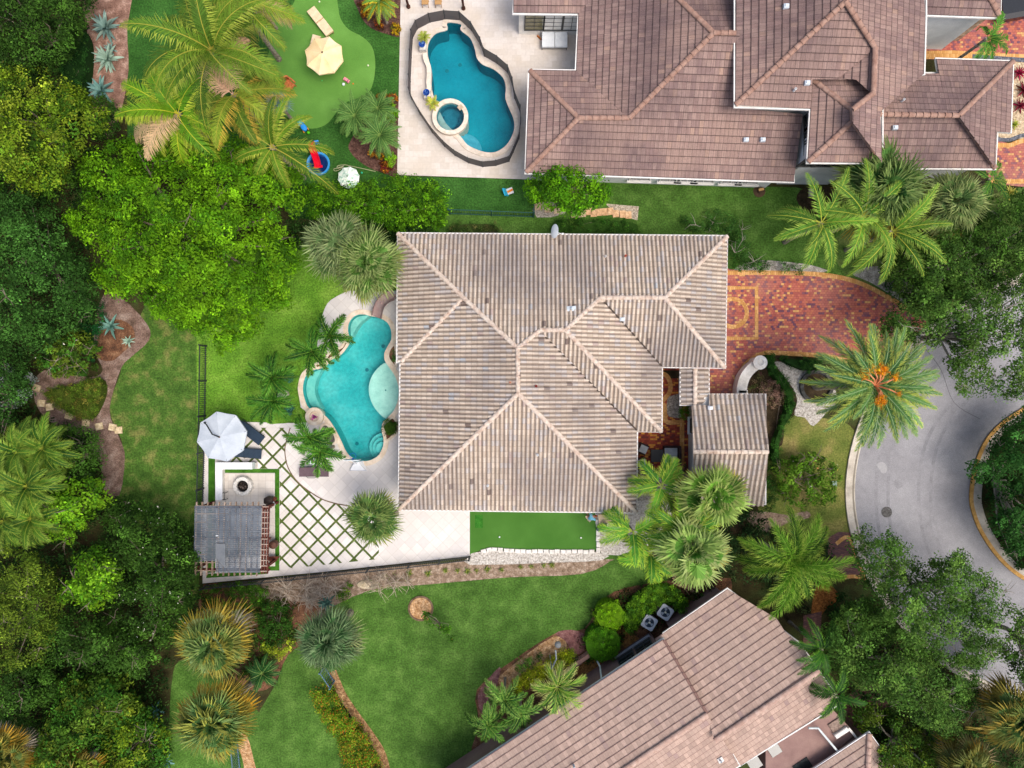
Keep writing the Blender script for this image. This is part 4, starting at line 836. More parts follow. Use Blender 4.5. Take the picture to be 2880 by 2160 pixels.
for a_, b_ in (((1172,722), (1375,929)), ((1303,650), (1429,791))):
    p_, q_ = L(f_s2 if a_[0] < 1200 else f_e2, a_), L(f_s2 if a_[0] < 1200 else f_e2, b_); mb = MB(); mb.beam(p_+Vector((0, 0, 0.1)), q_+Vector((0, 0, 0.1)), 0.10, 0.03); mb.build('valley', M('valley_metal', '#4a403a', scale=5, rough=0.8), ro)
house_walls(house, [[NW, NE, SE0, J1, J2, J3, SE, SW, (866,783), (859,783)]], m_stucco, m_white, he, 0.55, m_gut)
vent(ro, rf, f_n, 1234, 667, 'plate', '#b9c2c8'); vent(ro, rf, f_n, 1307, 555, 'pipe', '#d5d0cc'); vent(ro, rf, f_n, 1350, 554, 'pipe', '#b9604c')
vent(ro, rf, f_e1, 1158, 834, 'pipe', '#8c2f2a'); vent(ro, rf, f_s, 1161, 982, 'pipe', '#dfe3e6'); vent(ro, rf, f_w, 1102, 826, 'pipe', '#c98f74'); vent(ro, rf, f_w, 1054, 1048, 'pipe', '#dfe3e6'); vent(ro, rf, f_e2, 1343, 690, 'box', '#c5ccd0')
for fr in (0.2, 0.45, 0.7): window(house, (P(866,783).x+0.55, P(0,800).y, 0), (P(866,783).x+0.55, P(0,1090).y, 0), fr, 1.2, 1.8, 2.0, m_frame, m_glass)
# --- gate house / entry wing
c0 = P(1575, 970); gh = thing('gate_house', 'small gabled building with barrel tiles beside the brick courtyard', 'outbuilding', (c0.x, c0.y, 0))
r2 = Roof(2.7, 0.42, 'barrel', 0.30, 0.37)
g_n = r2.face([(1531,851),(1652,851),(1660,976),(1497,976),(1494,876),(1531,876)], (1531,851), (1652,851))
g_s = r2.face([(1497,976),(1660,976),(1649,1092),(1500,1092)], (1500,1092), (1649,1092))
p_w = r2.face([(1470,797),(1501,797),(1501,874),(1470,874)], (1470,797), (1470,874), 2.5, 0.36)
p_e = r2.face([(1501,797),(1531,797),(1531,851),(1515,876),(1501,876)], (1531,797), (1531,851), 2.5, 0.36)
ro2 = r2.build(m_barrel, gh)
caps([(up(r2.lift(g_n, 1497, 976)), up(r2.lift(g_n, 1660, 976))), (up(r2.lift(p_w, 1501, 797)), up(r2.lift(p_w, 1501, 874)))], ro2, m_cap, 0.14, 0.4)
house_walls(gh, [[(1500,853),(1652,853),(1652,1088),(1500,1088)]], m_stucco2, m_white, 2.7, 0.3, m_gut)
house_walls(gh, [[(1471,797),(1530,797),(1530,850),(1499,874),(1471,874)]], m_stucco2, m_white, 2.5, 0.45, m_gut)
vent(ro2, r2, g_n, 1533, 881, 'box', '#d5dade')
gx = P(1500, 900).x
window(gh, (P(1500,853,2.7).x+0.3, P(0,853,2.7).y, 0), (P(1500,853,2.7).x+0.3, P(0,1088,2.7).y, 0), 0.3, 1.4, 0.9, 1.3, m_frame, m_glass2, sill=m_stucco)
# --- neighbour house to the north (two storeys over a low wing)
t2 = lambda x, y: (1106+x/3, y/3); t3 = lambda x, y: (1659+x/3, y/3)
c0 = P(1600, 200); nh = thing('neighbour_house', 'large two level house with brown flat tile roofs above the side lawn', 'house', (c0.x, c0.y, 0))
hl = 3.3; hu = 5.9
rn = Roof(hl, 0.36, 'flat', 0.26, 0.42, lip=0.04)
n1 = rn.face([t2(10,-180), t2(565,-180), t2(555,90), t2(10,82)], t2(10,86), t2(555,90))
n2 = rn.face([t2(115,455), t2(430,765), t2(90,1120)], t2(112,455), t2(88,1120))
n3 = rn.face([t2(115,455), t2(415,460), t2(738,755), t2(755,765), t2(430,765)], t2(115,455), t2(415,460))
n4 = rn.face([t2(432,-180), t2(415,460), t2(740,758), t2(758,765), t2(1305,215), t2(900,-180)], t2(434,0), t2(416,460))
n5 = rn.face([t2(1305,215), t2(900,-180), t2(1470,-180), t2(1470,215)], t2(900,-330), t2(1450,-330))
n6 = rn.face([t2(90,1120), t2(430,765), t2(758,765), t2(1305,215), t2(1475,215), t2(1475,700), t3(225,740), t3(165,1178)], t2(90,1120), t3(165,1178))
rnu = Roof(hu, 0.34, 'flat', 0.26, 0.42, lip=0.04)
u1 = rnu.face([t2(1452,-180), t2(1445,682), t3(500,12), t3(690,-180)], t2(1452,0), t2(1445,682))
u2 = rnu.face([t2(1445,682), t3(500,12), t3(690,310), t3(635,360), t3(460,505), t3(570,515), t3(287,515), t3(275,705)], t2(1445,690), t3(275,706))
u3 = rnu.face([t3(500,12), t3(620,-180), t3(1000,-180), t3(1015,95), t3(1008,478), t3(725,728), t3(738,1055), t3(545,790), t3(545,710), t3(680,605), t3(692,312)], t3(1022,0), t3(1005,478))
u4 = rnu.face([t3(690,312), t3(680,605), t3(640,580), t3(572,518), t3(460,505), t3(635,360)], t3(285,520), t3(255,1050))
u5 = rnu.face([t3(287,517), t3(545,710), t3(545,790), t3(255,1052)], t3(285,517), t3(255,1052))
u6 = rnu.face([t3(255,1052), t3(545,790), t3(738,1055)], t3(255,1052), t3(738,1057))
u7 = rnu.face([t3(287,517), t3(545,710), t3(680,605), t3(640,580), t3(570,515)], t3(287,517), t3(570,515))
v1 = rnu.face([t3(725,728), t3(1003,478), t3(1106,478), t3(1090,384), t3(1585,400), t3(1235,748), t3(720,740)], t3(1090,384), t3(1585,400), hu-1.5)
v2 = rnu.face([t3(1585,400), t3(1568,860), t3(1480,852), t3(1470,1092), t3(1235,752)], t3(1586,400), t3(1568,860), hu-1.5)
v3 = rnu.face([t3(720,742), t3(1235,750), t3(1470,1092), t3(738,1088)], t3(740,1088), t3(1470,1092), hu-1.5)
w1 = rnu.face([t3(960,-60), t3(1410,-60), t3(1502,112), t3(1025,95)], t3(1025,97), t3(1502,114), hu-1.0)
w2 = rnu.face([t3(1410,-60), t3(1506,-60), t3(1503,112)], t3(1507,-60), t3(1504,112), hu-1.0)
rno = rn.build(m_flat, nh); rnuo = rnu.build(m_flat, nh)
ln = lambda r, pl, a, b: (up(r.lift(pl, *a)), up(r.lift(pl, *b)))
caps([ln(rn, n2, t2(118,460), t2(430,765)), ln(rn, n2, t2(92,1116), t2(430,765)), ln(rn, n6, t2(430,765), t2(760,765)), ln(rn, n6, t2(760,765), t2(1305,215)), ln(rn, n6, t2(1305,215), t2(1450,215)), ln(rn, n4, t2(900,-180), t2(1305,215))], rno, m_cap2, 0.15, 0.42)
caps([ln(rnu, u1, t2(1447,680), t3(500,12)), ln(rnu, u3, t3(500,12), t3(692,312)), ln(rnu, u3, t3(692,312), t3(680,605)), ln(rnu, u3, t3(680,605), t3(545,712)), ln(rnu, u5, t3(545,712), t3(545,790)), ln(rnu, u5, t3(290,520), t3(545,712)),
      ln(rnu, u5, t3(258,1050), t3(545,790)), ln(rnu, u6, t3(738,1053), t3(545,790)), ln(rnu, v1, t3(722,742), t3(1235,750)), ln(rnu, v1, t3(1583,402), t3(1235,750)), ln(rnu, v3, t3(1468,1090), t3(1235,750)), ln(rnu, w1, t3(1410,-60), t3(1502,112))], rnuo, m_cap2, 0.15, 0.42)
house_walls(nh, [[t2(435,88), t2(415,460), t2(113,455), t2(88,1120), t3(165,1178), t3(170,300), t3(170,-180), t2(435,-180)]], m_stucco, m_white, hl, 0.55)
house_walls(nh, [[t2(10,-180), t2(10,86), t2(555,92), t2(560,-180)]], m_white, m_white, hl, 0.35)
house_walls(nh, [[t2(1446,-180), t2(1446,692), t3(275,706), t3(255,1052), t3(738,1056), t3(738,480), t3(1008,478), t3(1020,95), t3(1020,-180)]], m_stucco, m_white, hu, 0.45)
house_walls(nh, [[t3(700,478), t3(1106,478), t3(1090,384), t3(1585,400), t3(1568,858), t3(1482,852), t3(1470,1092), t3(700,1088)]], m_stucco, m_white, hu-1.5, 0.45)
house_walls(nh, [[t3(985,-90), t3(1506,-90), t3(1503,114), t3(1024,97)]], m_stucco, m_white, hu-1.0, 0.45)
# windows of the low wing facing the pool patio
ya = P(*t2(10,86), hl).y+0.35; xa = P(*t2(10,86), hl).x; xb = P(*t2(555,86), hl).x
for x in (146, 270, 388):
    f = (P(*t2(x, 0), 1.5).x-xa)/(xb-xa); window(nh, (xa, ya, 0), (xb, ya, 0), f, 1.62, 1.25, 1.9, m_frame, m_glass2 if x != 270 else m_glass, grid=(2, 4))
# tower windows (west and south)
xw = P(*t3(270,705), hu).x+0.45
for y in (790, 868, 958):
    wy = P(*t3(0, y), 4.7).y; window(nh, (xw, wy+1, 0), (xw, wy-1, 0), 0.5, 4.75, 1.0, 1.1, m_frame, m_glass)
ys = P(*t3(255,1053), hu).y+0.45
for x in (290, 385, 480):
    wx = P(*t3(x, 0), 5.0).x; window(nh, (wx-1, ys, 0), (wx+1, ys, 0), 0.5, 4.6, 0.95, 1.5, m_frame, m_glass)
ysl = P(*t2(90,1120), hl).y+0.55
for x in (845, 1045, 1155, 1265, 1450, 1560):
    wx = P(*t2(x, 0), 2.0).x; yy_ = ysl+(P(*t3(165,1178), hl).y-P(*t2(90,1120), hl).y)*(x-90)/(1824-90)
    window(nh, (wx-1, yy_, 0), (wx+1, yy_-0.03, 0), 0.5, 1.5, 1.35, 1.2, m_white, m_glass, sill=m_white)
for (r, pl, x, y) in ((rn, n6, *t2(1512,910)), (rn, n6, *t2(1620,910)), (rnu, u1, *t3(112,48)), (rnu, u2, *t3(248,543)), (rnu, v3, *t3(815,832))): vent(rno if r is rn else rnuo, r, pl, x, y, 'box', '#cdd6de')
for (x, y) in (t3(165,590), t3(862,658), t2(1230,-60)): vent(rnuo, rnu, u2 if x < 1800 else v1, x, y, 'pipe', '#d8dadc')
# porch screen and stone pier at the north entry
pc = P(*t3(1150,180)); mb = MB(); a = P(*t3(1060,205), 1.2); b = P(*t3(1240,215), 1.2)
for i in range(8): q = a.lerp(b, i/7); mb.box((q.x, q.y, 1.2), (0.05, 0.05, 2.4))
mb.beam((a.x, a.y, 2.4), (b.x, b.y, 2.4), 0.06, 0.08); mb.beam((a.x, a.y, 1.2), (b.x, b.y, 1.2), 0.05, 0.06); mb.build('entry_gate', m_white, nh)
mb = MB(); q = P(*t3(1250,165), 1.5); mb.box((q.x, q.y+0.2, 1.5), (1.6, 0.9, 3.0)); mb.box((q.x, q.y+0.2, 3.05), (1.8, 1.1, 0.14)); mb.build('stone_pier', M('pier_stone', '#a8927c', '#87705a', '#c4b29c', scale=3, rough=0.9, fine=0.3, fs=4), nh)
# --- neighbour house to the south east (turned about 34 degrees)
q2 = lambda x, y: (1106+x/3, 1106+y/3); q3 = lambda x, y: (1659+x/3, 1106+y/3)
c0 = P(1450, 1560); sh = thing('neighbour_house', 'turned house with pink flat tile roof beyond the lower lawn', 'house', (c0.x, c0.y, 0))
rs = Roof(3.1, 0.36, 'flat', 0.26, 0.42, lip=0.035)
dv = (980-0, 825-1478); ex = lambda p, t: (p[0]+dv[0]*t/1180, p[1]+dv[1]*t/1180)
A0 = q2(*ex((0, 1478), -700)); A1 = q2(980, 825); rdA0 = q2(*ex((1335, 1440-40), -1500)); rdA1 = q2(1262, 1310)
s1 = rs.face([A0, A1, rdA1, q2(*ex((1262, 1310), -1500))], q2(0,1478), q2(980,825), 3.5)
s2 = rs.face([q2(1262,1310), q2(1470,1640), q2(*ex((1470,1640), -1500)), q2(*ex((1262,1310), -1500))], q2(*ex((1440,1700), -900)), q2(1440,1700), 3.3)
B0 = q2(930, 820); B1 = q2(1395, 500)
b1 = rs.face([q2(925,822), q2(1395,500), q3(55,690), q3(110,775), q3(200,850), q3(330,1025), q2(1659,1262), q2(1312,1480), q2(1262,1310)], q2(930,820), q2(1395,500), 2.9)
b2 = rs.face([q2(1312,1480), q2(1659,1262), q3(330,1028), q3(420,1170), q3(470,1235), q3(250,1375), q3(0,1525), q2(1480,1640)], q2(1480,1645), q3(0,1525), 2.9)
cA = rs.face([q3(140,1770), q3(655,1430), q3(640,1770)], q3(300,1665), q3(655,1430), 2.9)
cB = rs.face([q3(655,1430), q3(900,1770), q3(640,1770)], q3(655,1430), q3(820,1665), 2.9)
rso = rs.build(m_flat2, sh)
caps([ln(rs, s1, q2(*ex((1262,1310), -1500)), q2(1265,1308)), ln(rs, b1, q2(1312,1480), q3(330,1026)), ln(rs, cA, q3(655,1436), q3(640,1770))], rso, m_cap3, 0.16, 0.42)
caps([(up(rs.lift(s1, *q2(985,832)))+Vector((0,0,-.06)), up(rs.lift(s1, *q2(1262,1305)))+Vector((0,0,-.06)))], rso, m_flat2, 0.1, 0.42)
house_walls(sh, [[A0, A1, q2(1470,1640), q2(*ex((1470,1640), -1500))]], m_taupe, m_gut, 3.3, 0.5, m_gut)
house_walls(sh, [[q2(985,785), q2(1395,500), q3(200,850), q3(470,1235), q3(0,1525), q2(1480,1640)]], m_taupe, m_gut, 2.9, 0.5, m_gut)
house_walls(sh, [[q3(140,1770), q3(655,1432), q3(900,1770)]], m_taupe, m_gut, 2.9, 0.3, M('white_gutter', '#e4e6e6', scale=3, rough=0.5))
mb = MB(); mb.prism([tuple(P(*q, 2.6).xy) for q in (q3(0,1500), q3(270,1360), q3(430,1290), q3(590,1460), q3(300,1700), q3(0,1750))], 0, 2.2); mb.build('terrace_wall', m_taupe, sh)
mb = MB(); mb.tube([P(*q3(262,1400), 2.9), P(*q3(325,1400), 2.9), P(*q3(345,1425), 2.8), P(*q3(455,1555), 2.7)], 0.07, 8); mb.build('downpipe', M('white_pipe', '#c9d0d0', scale=3, rough=0.5), sh)
mb = MB(); mb.tube([P(*q2(535,935), 0.3), P(*q2(570,1000), 1.5), P(*q2(580,1080), 3.2)], 0.06, 8); mb.build('downpipe', MAT['white_pipe'], sh)
mb = MB(); p = P(*q3(485,1440), 2.6); mb.box((p.x, p.y, 2.35), (0.95, 0.3, 0.3), R_(33)); p = P(*q3(555,1440), 2.5); mb.box((p.x, p.y, 2.3), (0.9, 0.14, 0.3), R_(-50)); mb.build('cornice', m_white, sh)
mb = MB(); p = P(*q3(450,1390), 2.3); mb.box((p.x, p.y, 2.2), (0.9, 0.8, 0.2), R_(33)); mb.build('stone_ledge', M('ledge_stone', '#8f7c70', '#77655a', scale=6, rough=0.9, fine=0.3, fs=9), sh)
Aw, Bw = Vector((*P(*q2(0,1478), 3.3).xy, 0)), Vector((*P(*q2(980,825), 3.3).xy, 0)); e = (Bw-Aw).normalized(); nn = Vector((e.y, -e.x, 0)); Aw += nn*0.5; Bw += nn*0.5
for fr in (0.33, 0.76, 0.88): window(sh, Bw, Aw, 1-fr, 1.6, 1.15, 1.6, m_frame, m_glass, sill=M('window_sill', '#8d8f96', scale=3, rough=0.7))
for q in (q2(400,1659-20), q2(1345,1600)): vent(rso, rs, s1 if q[0] < 1300 else s2, *q, 'pipe', '#c3ccd2')
mb = MB(); p = rs.lift(s2, *q2(1348,1600)); mb.box((p.x, p.y, p.z+0.1), (0.34, 0.3, 0.12), 0.5); mb.build('roof_flashing', m_white, rso)
for fx, fy in ((1560, 1610),):
    p = P(*q2(fx, fy), 2.0)
    mb = MB(); mb.box((p.x, p.y, 2.22), (0.8, 0.9, 0.06), R_(33)); mb.build('skylight', m_glass, sh)
p = P(*q3(38,1535), 2.2); mb = MB(); mb.box((p.x, p.y, 2.24), (0.75, 0.8, 0.06), R_(33)); mb.build('skylight', m_glass, sh)
p = P(*q3(225,1650), 2.2); mb = MB(); mb.box((p.x, p.y, 2.24), (1.1, 0.8, 0.06), R_(33)); mb.build('skylight', m_glass, sh)
# ------------------------------------------------ fences
m_iron = M('black_iron', '#33383a', '#272b2d', scale=4, rough=0.5)
m_iron2 = M('green_iron', '#2d5650', '#244a45', scale=4, rough=0.5)
def picket_fence(label, pts, ht, mat, step=0.13, z=0.0, wall=None, group=None):
    W = [Vector((*P(x, y, ht).xy, 0)) for x, y in pts]; c = W[0].lerp(W[-1], 0.5); th = thing('fence', label, 'fence', (c.x, c.y, z), 0, group)
    rails = MB(); pick = MB()
    for i in range(len(W)-1):
        a, b = W[i], W[i+1]; L_ = (b-a).length; n = int(L_/step)
        for hz in (ht-0.08, 0.2): rails.beam((a.x, a.y, z+hz), (b.x, b.y, z+hz), 0.05, 0.05)
        for k_ in range(n): q = a.lerp(b, (k_+.5)/n); pick.beam((q.x, q.y, z+0.02), (q.x, q.y, z+ht), 0.028, 0.028)
        m_ = max(1, round(L_/2.4))
        for k_ in range(m_+(i == len(W)-2)):
            q = a.lerp(b, k_/m_); p_ = MB(); p_.box((q.x, q.y, z+ht/2+0.04), (0.08, 0.08, ht+0.1)); p_.build('post', mat, th)
    rails.build('rail', mat, th); pick.build('pickets', mat, th); return th
picket_fence('tall black picket fence between the patchy lawn and the pool garden', [(430,745),(428,900),(424,1060),(421,1240)], 1.15, m_iron)
picket_fence('black picket fence along the dry bed below the paved patio', [(432,1274),(560,1261),(700,1246),(880,1227),(1013,1211)], 1.1, m_iron)
picket_fence('dark green picket fence south of the travertine pool patio', [(968,452),(1154,459),(1154,437)], 1.3, m_iron2, 0.15)
picket_fence('short blue grey fence panel at the bottom edge beside the chip path', [(497,1622),(505,1700)], 1.3, M('blue_rail', '#5e7a8c', scale=4, rough=0.4), 0.16)
picket_fence('short fence piece under the grey fringed fan palm', [(690,1455),(712,1488)], 1.3, MAT['blue_rail'], 0.16)
# mesh safety fence round the neighbour pool
pts = [(553+x/3, y/3) for x, y in [(1000,190),(1030,130),(1115,85),(1215,66),(1315,72),(1390,140),(1450,240),(1475,310),(1560,360),(1630,420),(1660,500),(1675,590),(1712,680),(1716,760),(1706,860),(1668,950),(1640,1010),(1552,1038),(1465,1046),(1370,1020),(1280,970),(1210,910),(1130,820),(1050,700),(995,600),(985,565),(985,480),(992,320),(1000,190)]]
W = [P(x, y, 1.2) for x, y in pts]; c = P(998, 200); th = thing('pool_fence', 'dark mesh safety fence round the blue neighbour pool', 'fence', (c.x, c.y, 0))
m_mesh, nt, b = newmat('mesh_screen'); b.inputs['Base Color'].default_value = (0.085, 0.072, 0.075, 1); b.inputs['Roughness'].default_value = 0.8
tr = nt.nodes.new('ShaderNodeBsdfTransparent'); mx = nt.nodes.new('ShaderNodeMixShader'); mx.inputs[0].default_value = 0.75
nt.links.new(tr.outputs[0], mx.inputs[1]); nt.links.new(b.outputs[0], mx.inputs[2]); nt.links.new(mx.outputs[0], nt.nodes['Material Output'].inputs['Surface'])
for i in range(len(W)-1):
    a, b_ = W[i], W[i+1]; pn = MB(); pn.beam((a.x, a.y, 0.62), (b_.x, b_.y, 0.62), 0.012, 1.14); pn.build('mesh_panel', m_mesh, th)
    po = MB(); po.tube([(a.x, a.y, 0), (a.x, a.y, 1.24)], 0.03, 7); po.build('post', m_iron, th)
# ------------------------------------------------ low walls, planters
m_cast = M('cast_stone', '#d8d4cc', '#c9c4bb', '#e2dfd8', scale=2, rough=0.85, fine=0.06, fs=8)
pl = smooth([(1602,850),(1604,832),(1611,812),(1625,795),(1640,785)], 5, False); c = P(1615, 815); th = thing('seat_wall', 'white curved seat wall ending in a round pier beside the brick drive', 'wall', (c.x, c.y, 0))
mb = MB(); mb.ribbon(W2(pl, 0.9), 0.66, 0.9, 0.9); mb.build('wall', m_cast, th)
c = P(1642, 783, 1.2); mb = MB(); mb.lathe((c.x, c.y, 0), [(0.36, 0), (0.36, 1.1), (0.46, 1.15), (0.46, 1.25), (0.2, 1.3), (0.18, 1.22), (0.1, 1.2)], 24); mb.build('pier', m_cast, th)
for i, (x, y, w_) in enumerate(((1603,846,0.62),(1605,851,0.66),(1607,856,0.62))): c = P(x, y, 0.7); mb = MB(); mb.box((c.x, c.y, 0.45-0.1*i), (w_, 0.2, 0.9-0.2*i)); mb.build('step', m_cast, th)
c = P(1761, 835); mb = MB(); mb.lathe((c.x, c.y, 0), [(1.1, 0), (1.12, 0.3), (0.9, 0.32), (0.88, 0.12), (0.05, 0.12)], 30); th = thing('planter_ring', 'round dark stone planter ring beside the white front gravel', 'planter', (c.x, c.y, 0))
mb.build('ring', M('dark_ring', '#4a4a48', '#35352f', '#63635d', scale=5, rough=0.9, fine=0.25, fs=8), th); mb = MB(); mb.lathe((c.x, c.y, 0.13), [(0.86, 0), (0.5, 0.05), (0.02, 0.06)], 20); mb.build('soil', MAT['dark_mulch'], th)
c = P(553+388/3, 553+1038/3); th = thing('round_planter', 'round stone pool planter filled with magenta flowers', 'planter', (c.x, c.y, 0))
mb = MB(); mb.lathe((c.x, c.y, 0), [(0.58, -0.3), (0.6, 0.4), (0.34, 0.42), (0.3, 0.25), (0.02, 0.25)], 28); mb.build('ring', m_cop, th)
rg = np.random.default_rng(5); cent = np.stack([c.x+rg.normal(0, 0.09, 14), c.y+rg.normal(0, 0.09, 14), np.full(14, 0.42)], 1); V, F, tn = leaves(cent, np.zeros((14, 3)), 16, 0.08, 0.07, G('#c044a0', '#d65ab4', '#8c2f7c'), rg); np_mesh('flowers', V, F, LEAF, tn, th)
# curved raised beds in the coping
def kerbbed(label, pts, soil=None, cat='planting bed'):
    c = P(sum(p[0] for p in pts)/len(pts), sum(p[1] for p in pts)/len(pts)); th = thing('raised_bed', label, cat, (c.x, c.y, 0)); Wq = W2(smooth(pts, 3))
    mb = MB(); mb.prism(Wq, 0.0, 0.13); mb.build('soil', soil or m_mulch, th); mb = MB(); mb.ribbon(Wq, 0.16, 0.16, 0.16, True); mb.build('edge', m_cop, th)
kerbbed('small mulch bed left of the pool under two palms', t11([(440,690),(470,640),(500,618),(560,590),(575,560),(600,560),(578,600),(540,640),(475,672),(458,700),(400,728),(390,700)]))
kerbbed('leaf shaped bed between pool and house wall', t11([(870,600),(905,580),(908,690),(908,720),(885,700),(858,655)]))
kerbbed('bed with a clipped round bush between pool and house', t11([(840,1090),(885,1045),(915,1080),(912,1140),(850,1195),(838,1150)]))
kerbbed('bed of dark pebbles right of the flower planter', t11([(430,1100),(470,1095),(515,1160),(520,1205),(480,1215),(420,1160)]), M('dark_pebbles', '#5c5550', '#3d3936', '#7d756c', scale=8, rough=0.9, fine=0.35, fs=10))
# stone border of the side green: single blocks
m_block = M('white_block', '#d6d2cb', '#c4bfb6', '#e0ddd8', scale=3, rough=0.9, fine=0.1, fs=8)
bl = MB(); bl.box((0, 0, 0.07), (0.34, 0.26, 0.14)); first = None
ORD = 'first second third fourth fifth sixth seventh eighth ninth tenth eleventh twelfth thirteenth fourteenth fifteenth sixteenth seventeenth eighteenth nineteenth twentieth twenty-first twenty-second twenty-third twenty-fourth'.split()
def rowof(name, proto, pts, step, label, cat, group, jit=0.02):
    W = [P(x, y) for x, y in pts]; d = [0]
    for a, b in zip(W, W[1:]): d.append(d[-1]+(b-a).length)
    n = int(d[-1]/step); r = random.Random(3)
    for i in range(n+1):
        s_ = min(d[-1]-1e-6, i*step); j = max(q for q in range(len(d)-1) if d[q] <= s_); t = (s_-d[j])/(d[j+1]-d[j]); p = W[j].lerp(W[j+1], t); dr = W[j+1]-W[j]
        o = proto if i == 0 and proto.get('free') else proto.copy(); 
        if o is not proto: C.objects.link(o)
        else: del proto['free']
        o.location = (p.x+r.uniform(-jit, jit), p.y+r.uniform(-jit, jit), o.location.z); o.rotation_euler = (0, 0, math.atan2(dr.y, dr.x)+r.uniform(-.05, .05)); tag(o, label+', '+ORD[i]+' of its row', cat, group)
bo = bl.build('border_block', m_block); bo['free'] = 1
rowof('border_block', bo, [(1045,1190),(1060,1186),(1120,1190),(1289,1191)], 0.38, 'white block below the side green counting from the left', 'stone block', 'white blocks below the side green')
rowof('border_block', bo, [(1292,1188),(1292,1150),(1290,1112)], 0.38, 'white block right of the side green counting upwards', 'stone block', 'white blocks at the right of the side green')
# stepping stones
def stones(pts, label, group, size=(0.42, 0.42), mat=None, rots=None, z=0.05):
    mb = MB(); mb.box((0, 0, 0), (*size, 0.06)); p0 = mb.build('stepping_stone', mat or M('stone_slab', '#c4b08c', '#ab9774', '#d4c4a4', scale=4, rough=0.9, fine=0.15, fs=8))
    for i, (x, y) in enumerate(sorted(pts)):
        o = p0 if i == 0 else p0.copy(); 
        if i: C.objects.link(o)
        c = P(x, y); o.location = (c.x, c.y, z); o.rotation_euler = (0, 0, (rots[i] if rots else R_(-20+37*(i*0.37 % 1)))); tag(o, label+', '+ORD[i]+' from the left', 'stepping stone', group)
stones([(90,871),(108,879),(150,898),(186,913),(215,921),(244,923),(257,929),(80,838)], 'tan square stepping stone across the mulch path', 'stepping stones on the mulch path', (0.5, 0.46))
stones([(1163,446),(1184,451),(1204,454),(1241,462),(1257,461)], 'pinkish square slab beside the small bush tree', 'slabs below the bush tree', (0.5, 0.5), M('pink_slab', '#bda48a', '#a68c73', '#d0bb9f', scale=4, rough=0.9, fine=0.15, fs=8), rots=[0.05]*5)
stones([(1272,457),(1282,461),(1293,459),(1307,458),(1318,457),(1330,462),(1345,463),(1357,465)], 'orange tinted slab in the row above the low hedge', 'slabs above the low hedge', (0.42, 0.48), M('orange_slab', '#c9a27c', '#b58d67', '#d8b690', scale=4, rough=0.9, fine=0.15, fs=8), rots=[0.05]*8)
# manhole
c = P(1915, 1106); mb = MB(); mb.lathe((c.x, c.y, 0.016), [(0.36, 0), (0.36, 0.012), (0.3, 0.012), (0.3, 0.006), (0.24, 0.006), (0.24, 0.012), (0.1, 0.012), (0.1, 0.004), (0.02, 0.004)], 26); mb.solo('manhole_cover', M('cast_iron', '#5c5a58', '#484644', '#706e6b', scale=9, rough=0.7, fine=0.3, fs=14), 'round iron manhole cover in the grey road', 'manhole cover', base=(c.x, c.y, 0.016))
# ------------------------------------------------ furniture and small things
def umbrella(label, x, y, z, R, n, rot, mat, drop=0.45, scallop=0.06, pole=True, vent_=True, name='patio_umbrella', finial='#5a3a2a'):
    c = P(x, y, z); th = thing(name, label, 'umbrella', (c.x, c.y, 0)); vs = [(c.x, c.y, z+0.02)]; K = 6; fs = []
    for ring in (0.35, 0.7, 1.0):
        for i in range(n*K):
            a = 2*math.pi*i/(n*K)+rot; f = (i % K)/K; sag = math.sin(math.pi*f); rr = R*ring*(1-(1-math.cos(math.pi/n))*sag*(1.0+scallop*ring*3)); zz = z-drop*ring**1.15-0.06*sag*ring; vs.append((c.x+rr*math.cos(a), c.y+rr*math.sin(a), zz))
    N = n*K; fs += [(0, 1+i, 1+(i+1) % N) for i in range(N)]
    for r in range(2): fs += [(1+r*N+i, 1+(r+1)*N+i, 1+(r+1)*N+(i+1) % N, 1+r*N+(i+1) % N) for i in range(N)]
    b0 = len(vs); vs += [(vs[1+2*N+i][0], vs[1+2*N+i][1], vs[1+2*N+i][2]-0.12) for i in range(N)]; fs += [(1+2*N+i, b0+i, b0+(i+1) % N, 1+2*N+(i+1) % N) for i in range(N)]
    mb = MB(); mb.add(vs, fs); mb.build('canopy', mat, th)
    rb = MB()
    for i in range(n): a = 2*math.pi*i/n+rot; rb.tube([(c.x, c.y, z-0.03), (c.x+R*math.cos(a)*0.97, c.y+R*math.sin(a)*0.97, z-drop*0.98)], 0.012, 5)
    rb.build('ribs', m_iron, th); mb = MB(); mb.lathe((c.x, c.y, z-0.02), [(0.05, 0), (0.06, 0.05), (0.03, 0.1), (0.01, 0.12)], 10); mb.build('finial', M('finial_'+finial[1:], finial, scale=4), th)
    if pole: mb = MB(); mb.tube([(c.x, c.y, 0.02), (c.x, c.y, z)], 0.03, 8); mb.lathe((c.x, c.y, 0.02), [(0.3, 0), (0.3, 0.06), (0.05, 0.1)], 16); mb.build('pole', m_iron, th)
    return th, c
m_cream = M('cream_canvas', '#ecd3a4', '#e6c893', '#f2deb8', scale=0.8, rough=0.8, fine=0.04, fs=10)
umbrella('cream eight sided patio umbrella on the putting green', 696, 113, 2.35, 1.27, 8, R_(22)+R_(8), m_cream, 0.42, 0.12)
m_gryc = M('grey_canvas', '#b4bcc4', '#a8b1ba', '#c1c8ce', scale=0.9, rough=0.8, fine=0.04, fs=10)
th, c = umbrella('pale grey cantilever umbrella over the corner of the patio', 470+4, 944, 2.7, 1.62, 8, R_(12), m_gryc, 0.35, 0.04, pole=False)
a = P(441, 913, 2.6); mb = MB(); mb.tube([(a.x, a.y, 0.1), (a.x, a.y, 2.6), (a.x+0.3, a.y-0.1, 2.95), (c.x-0.35, c.y+0.2, 2.95), (c.x, c.y, 2.75)], 0.045, 8); mb.box((a.x+0.1, a.y, 0.06), (0.8, 0.8, 0.1)); mb.build('arm', m_iron, th)
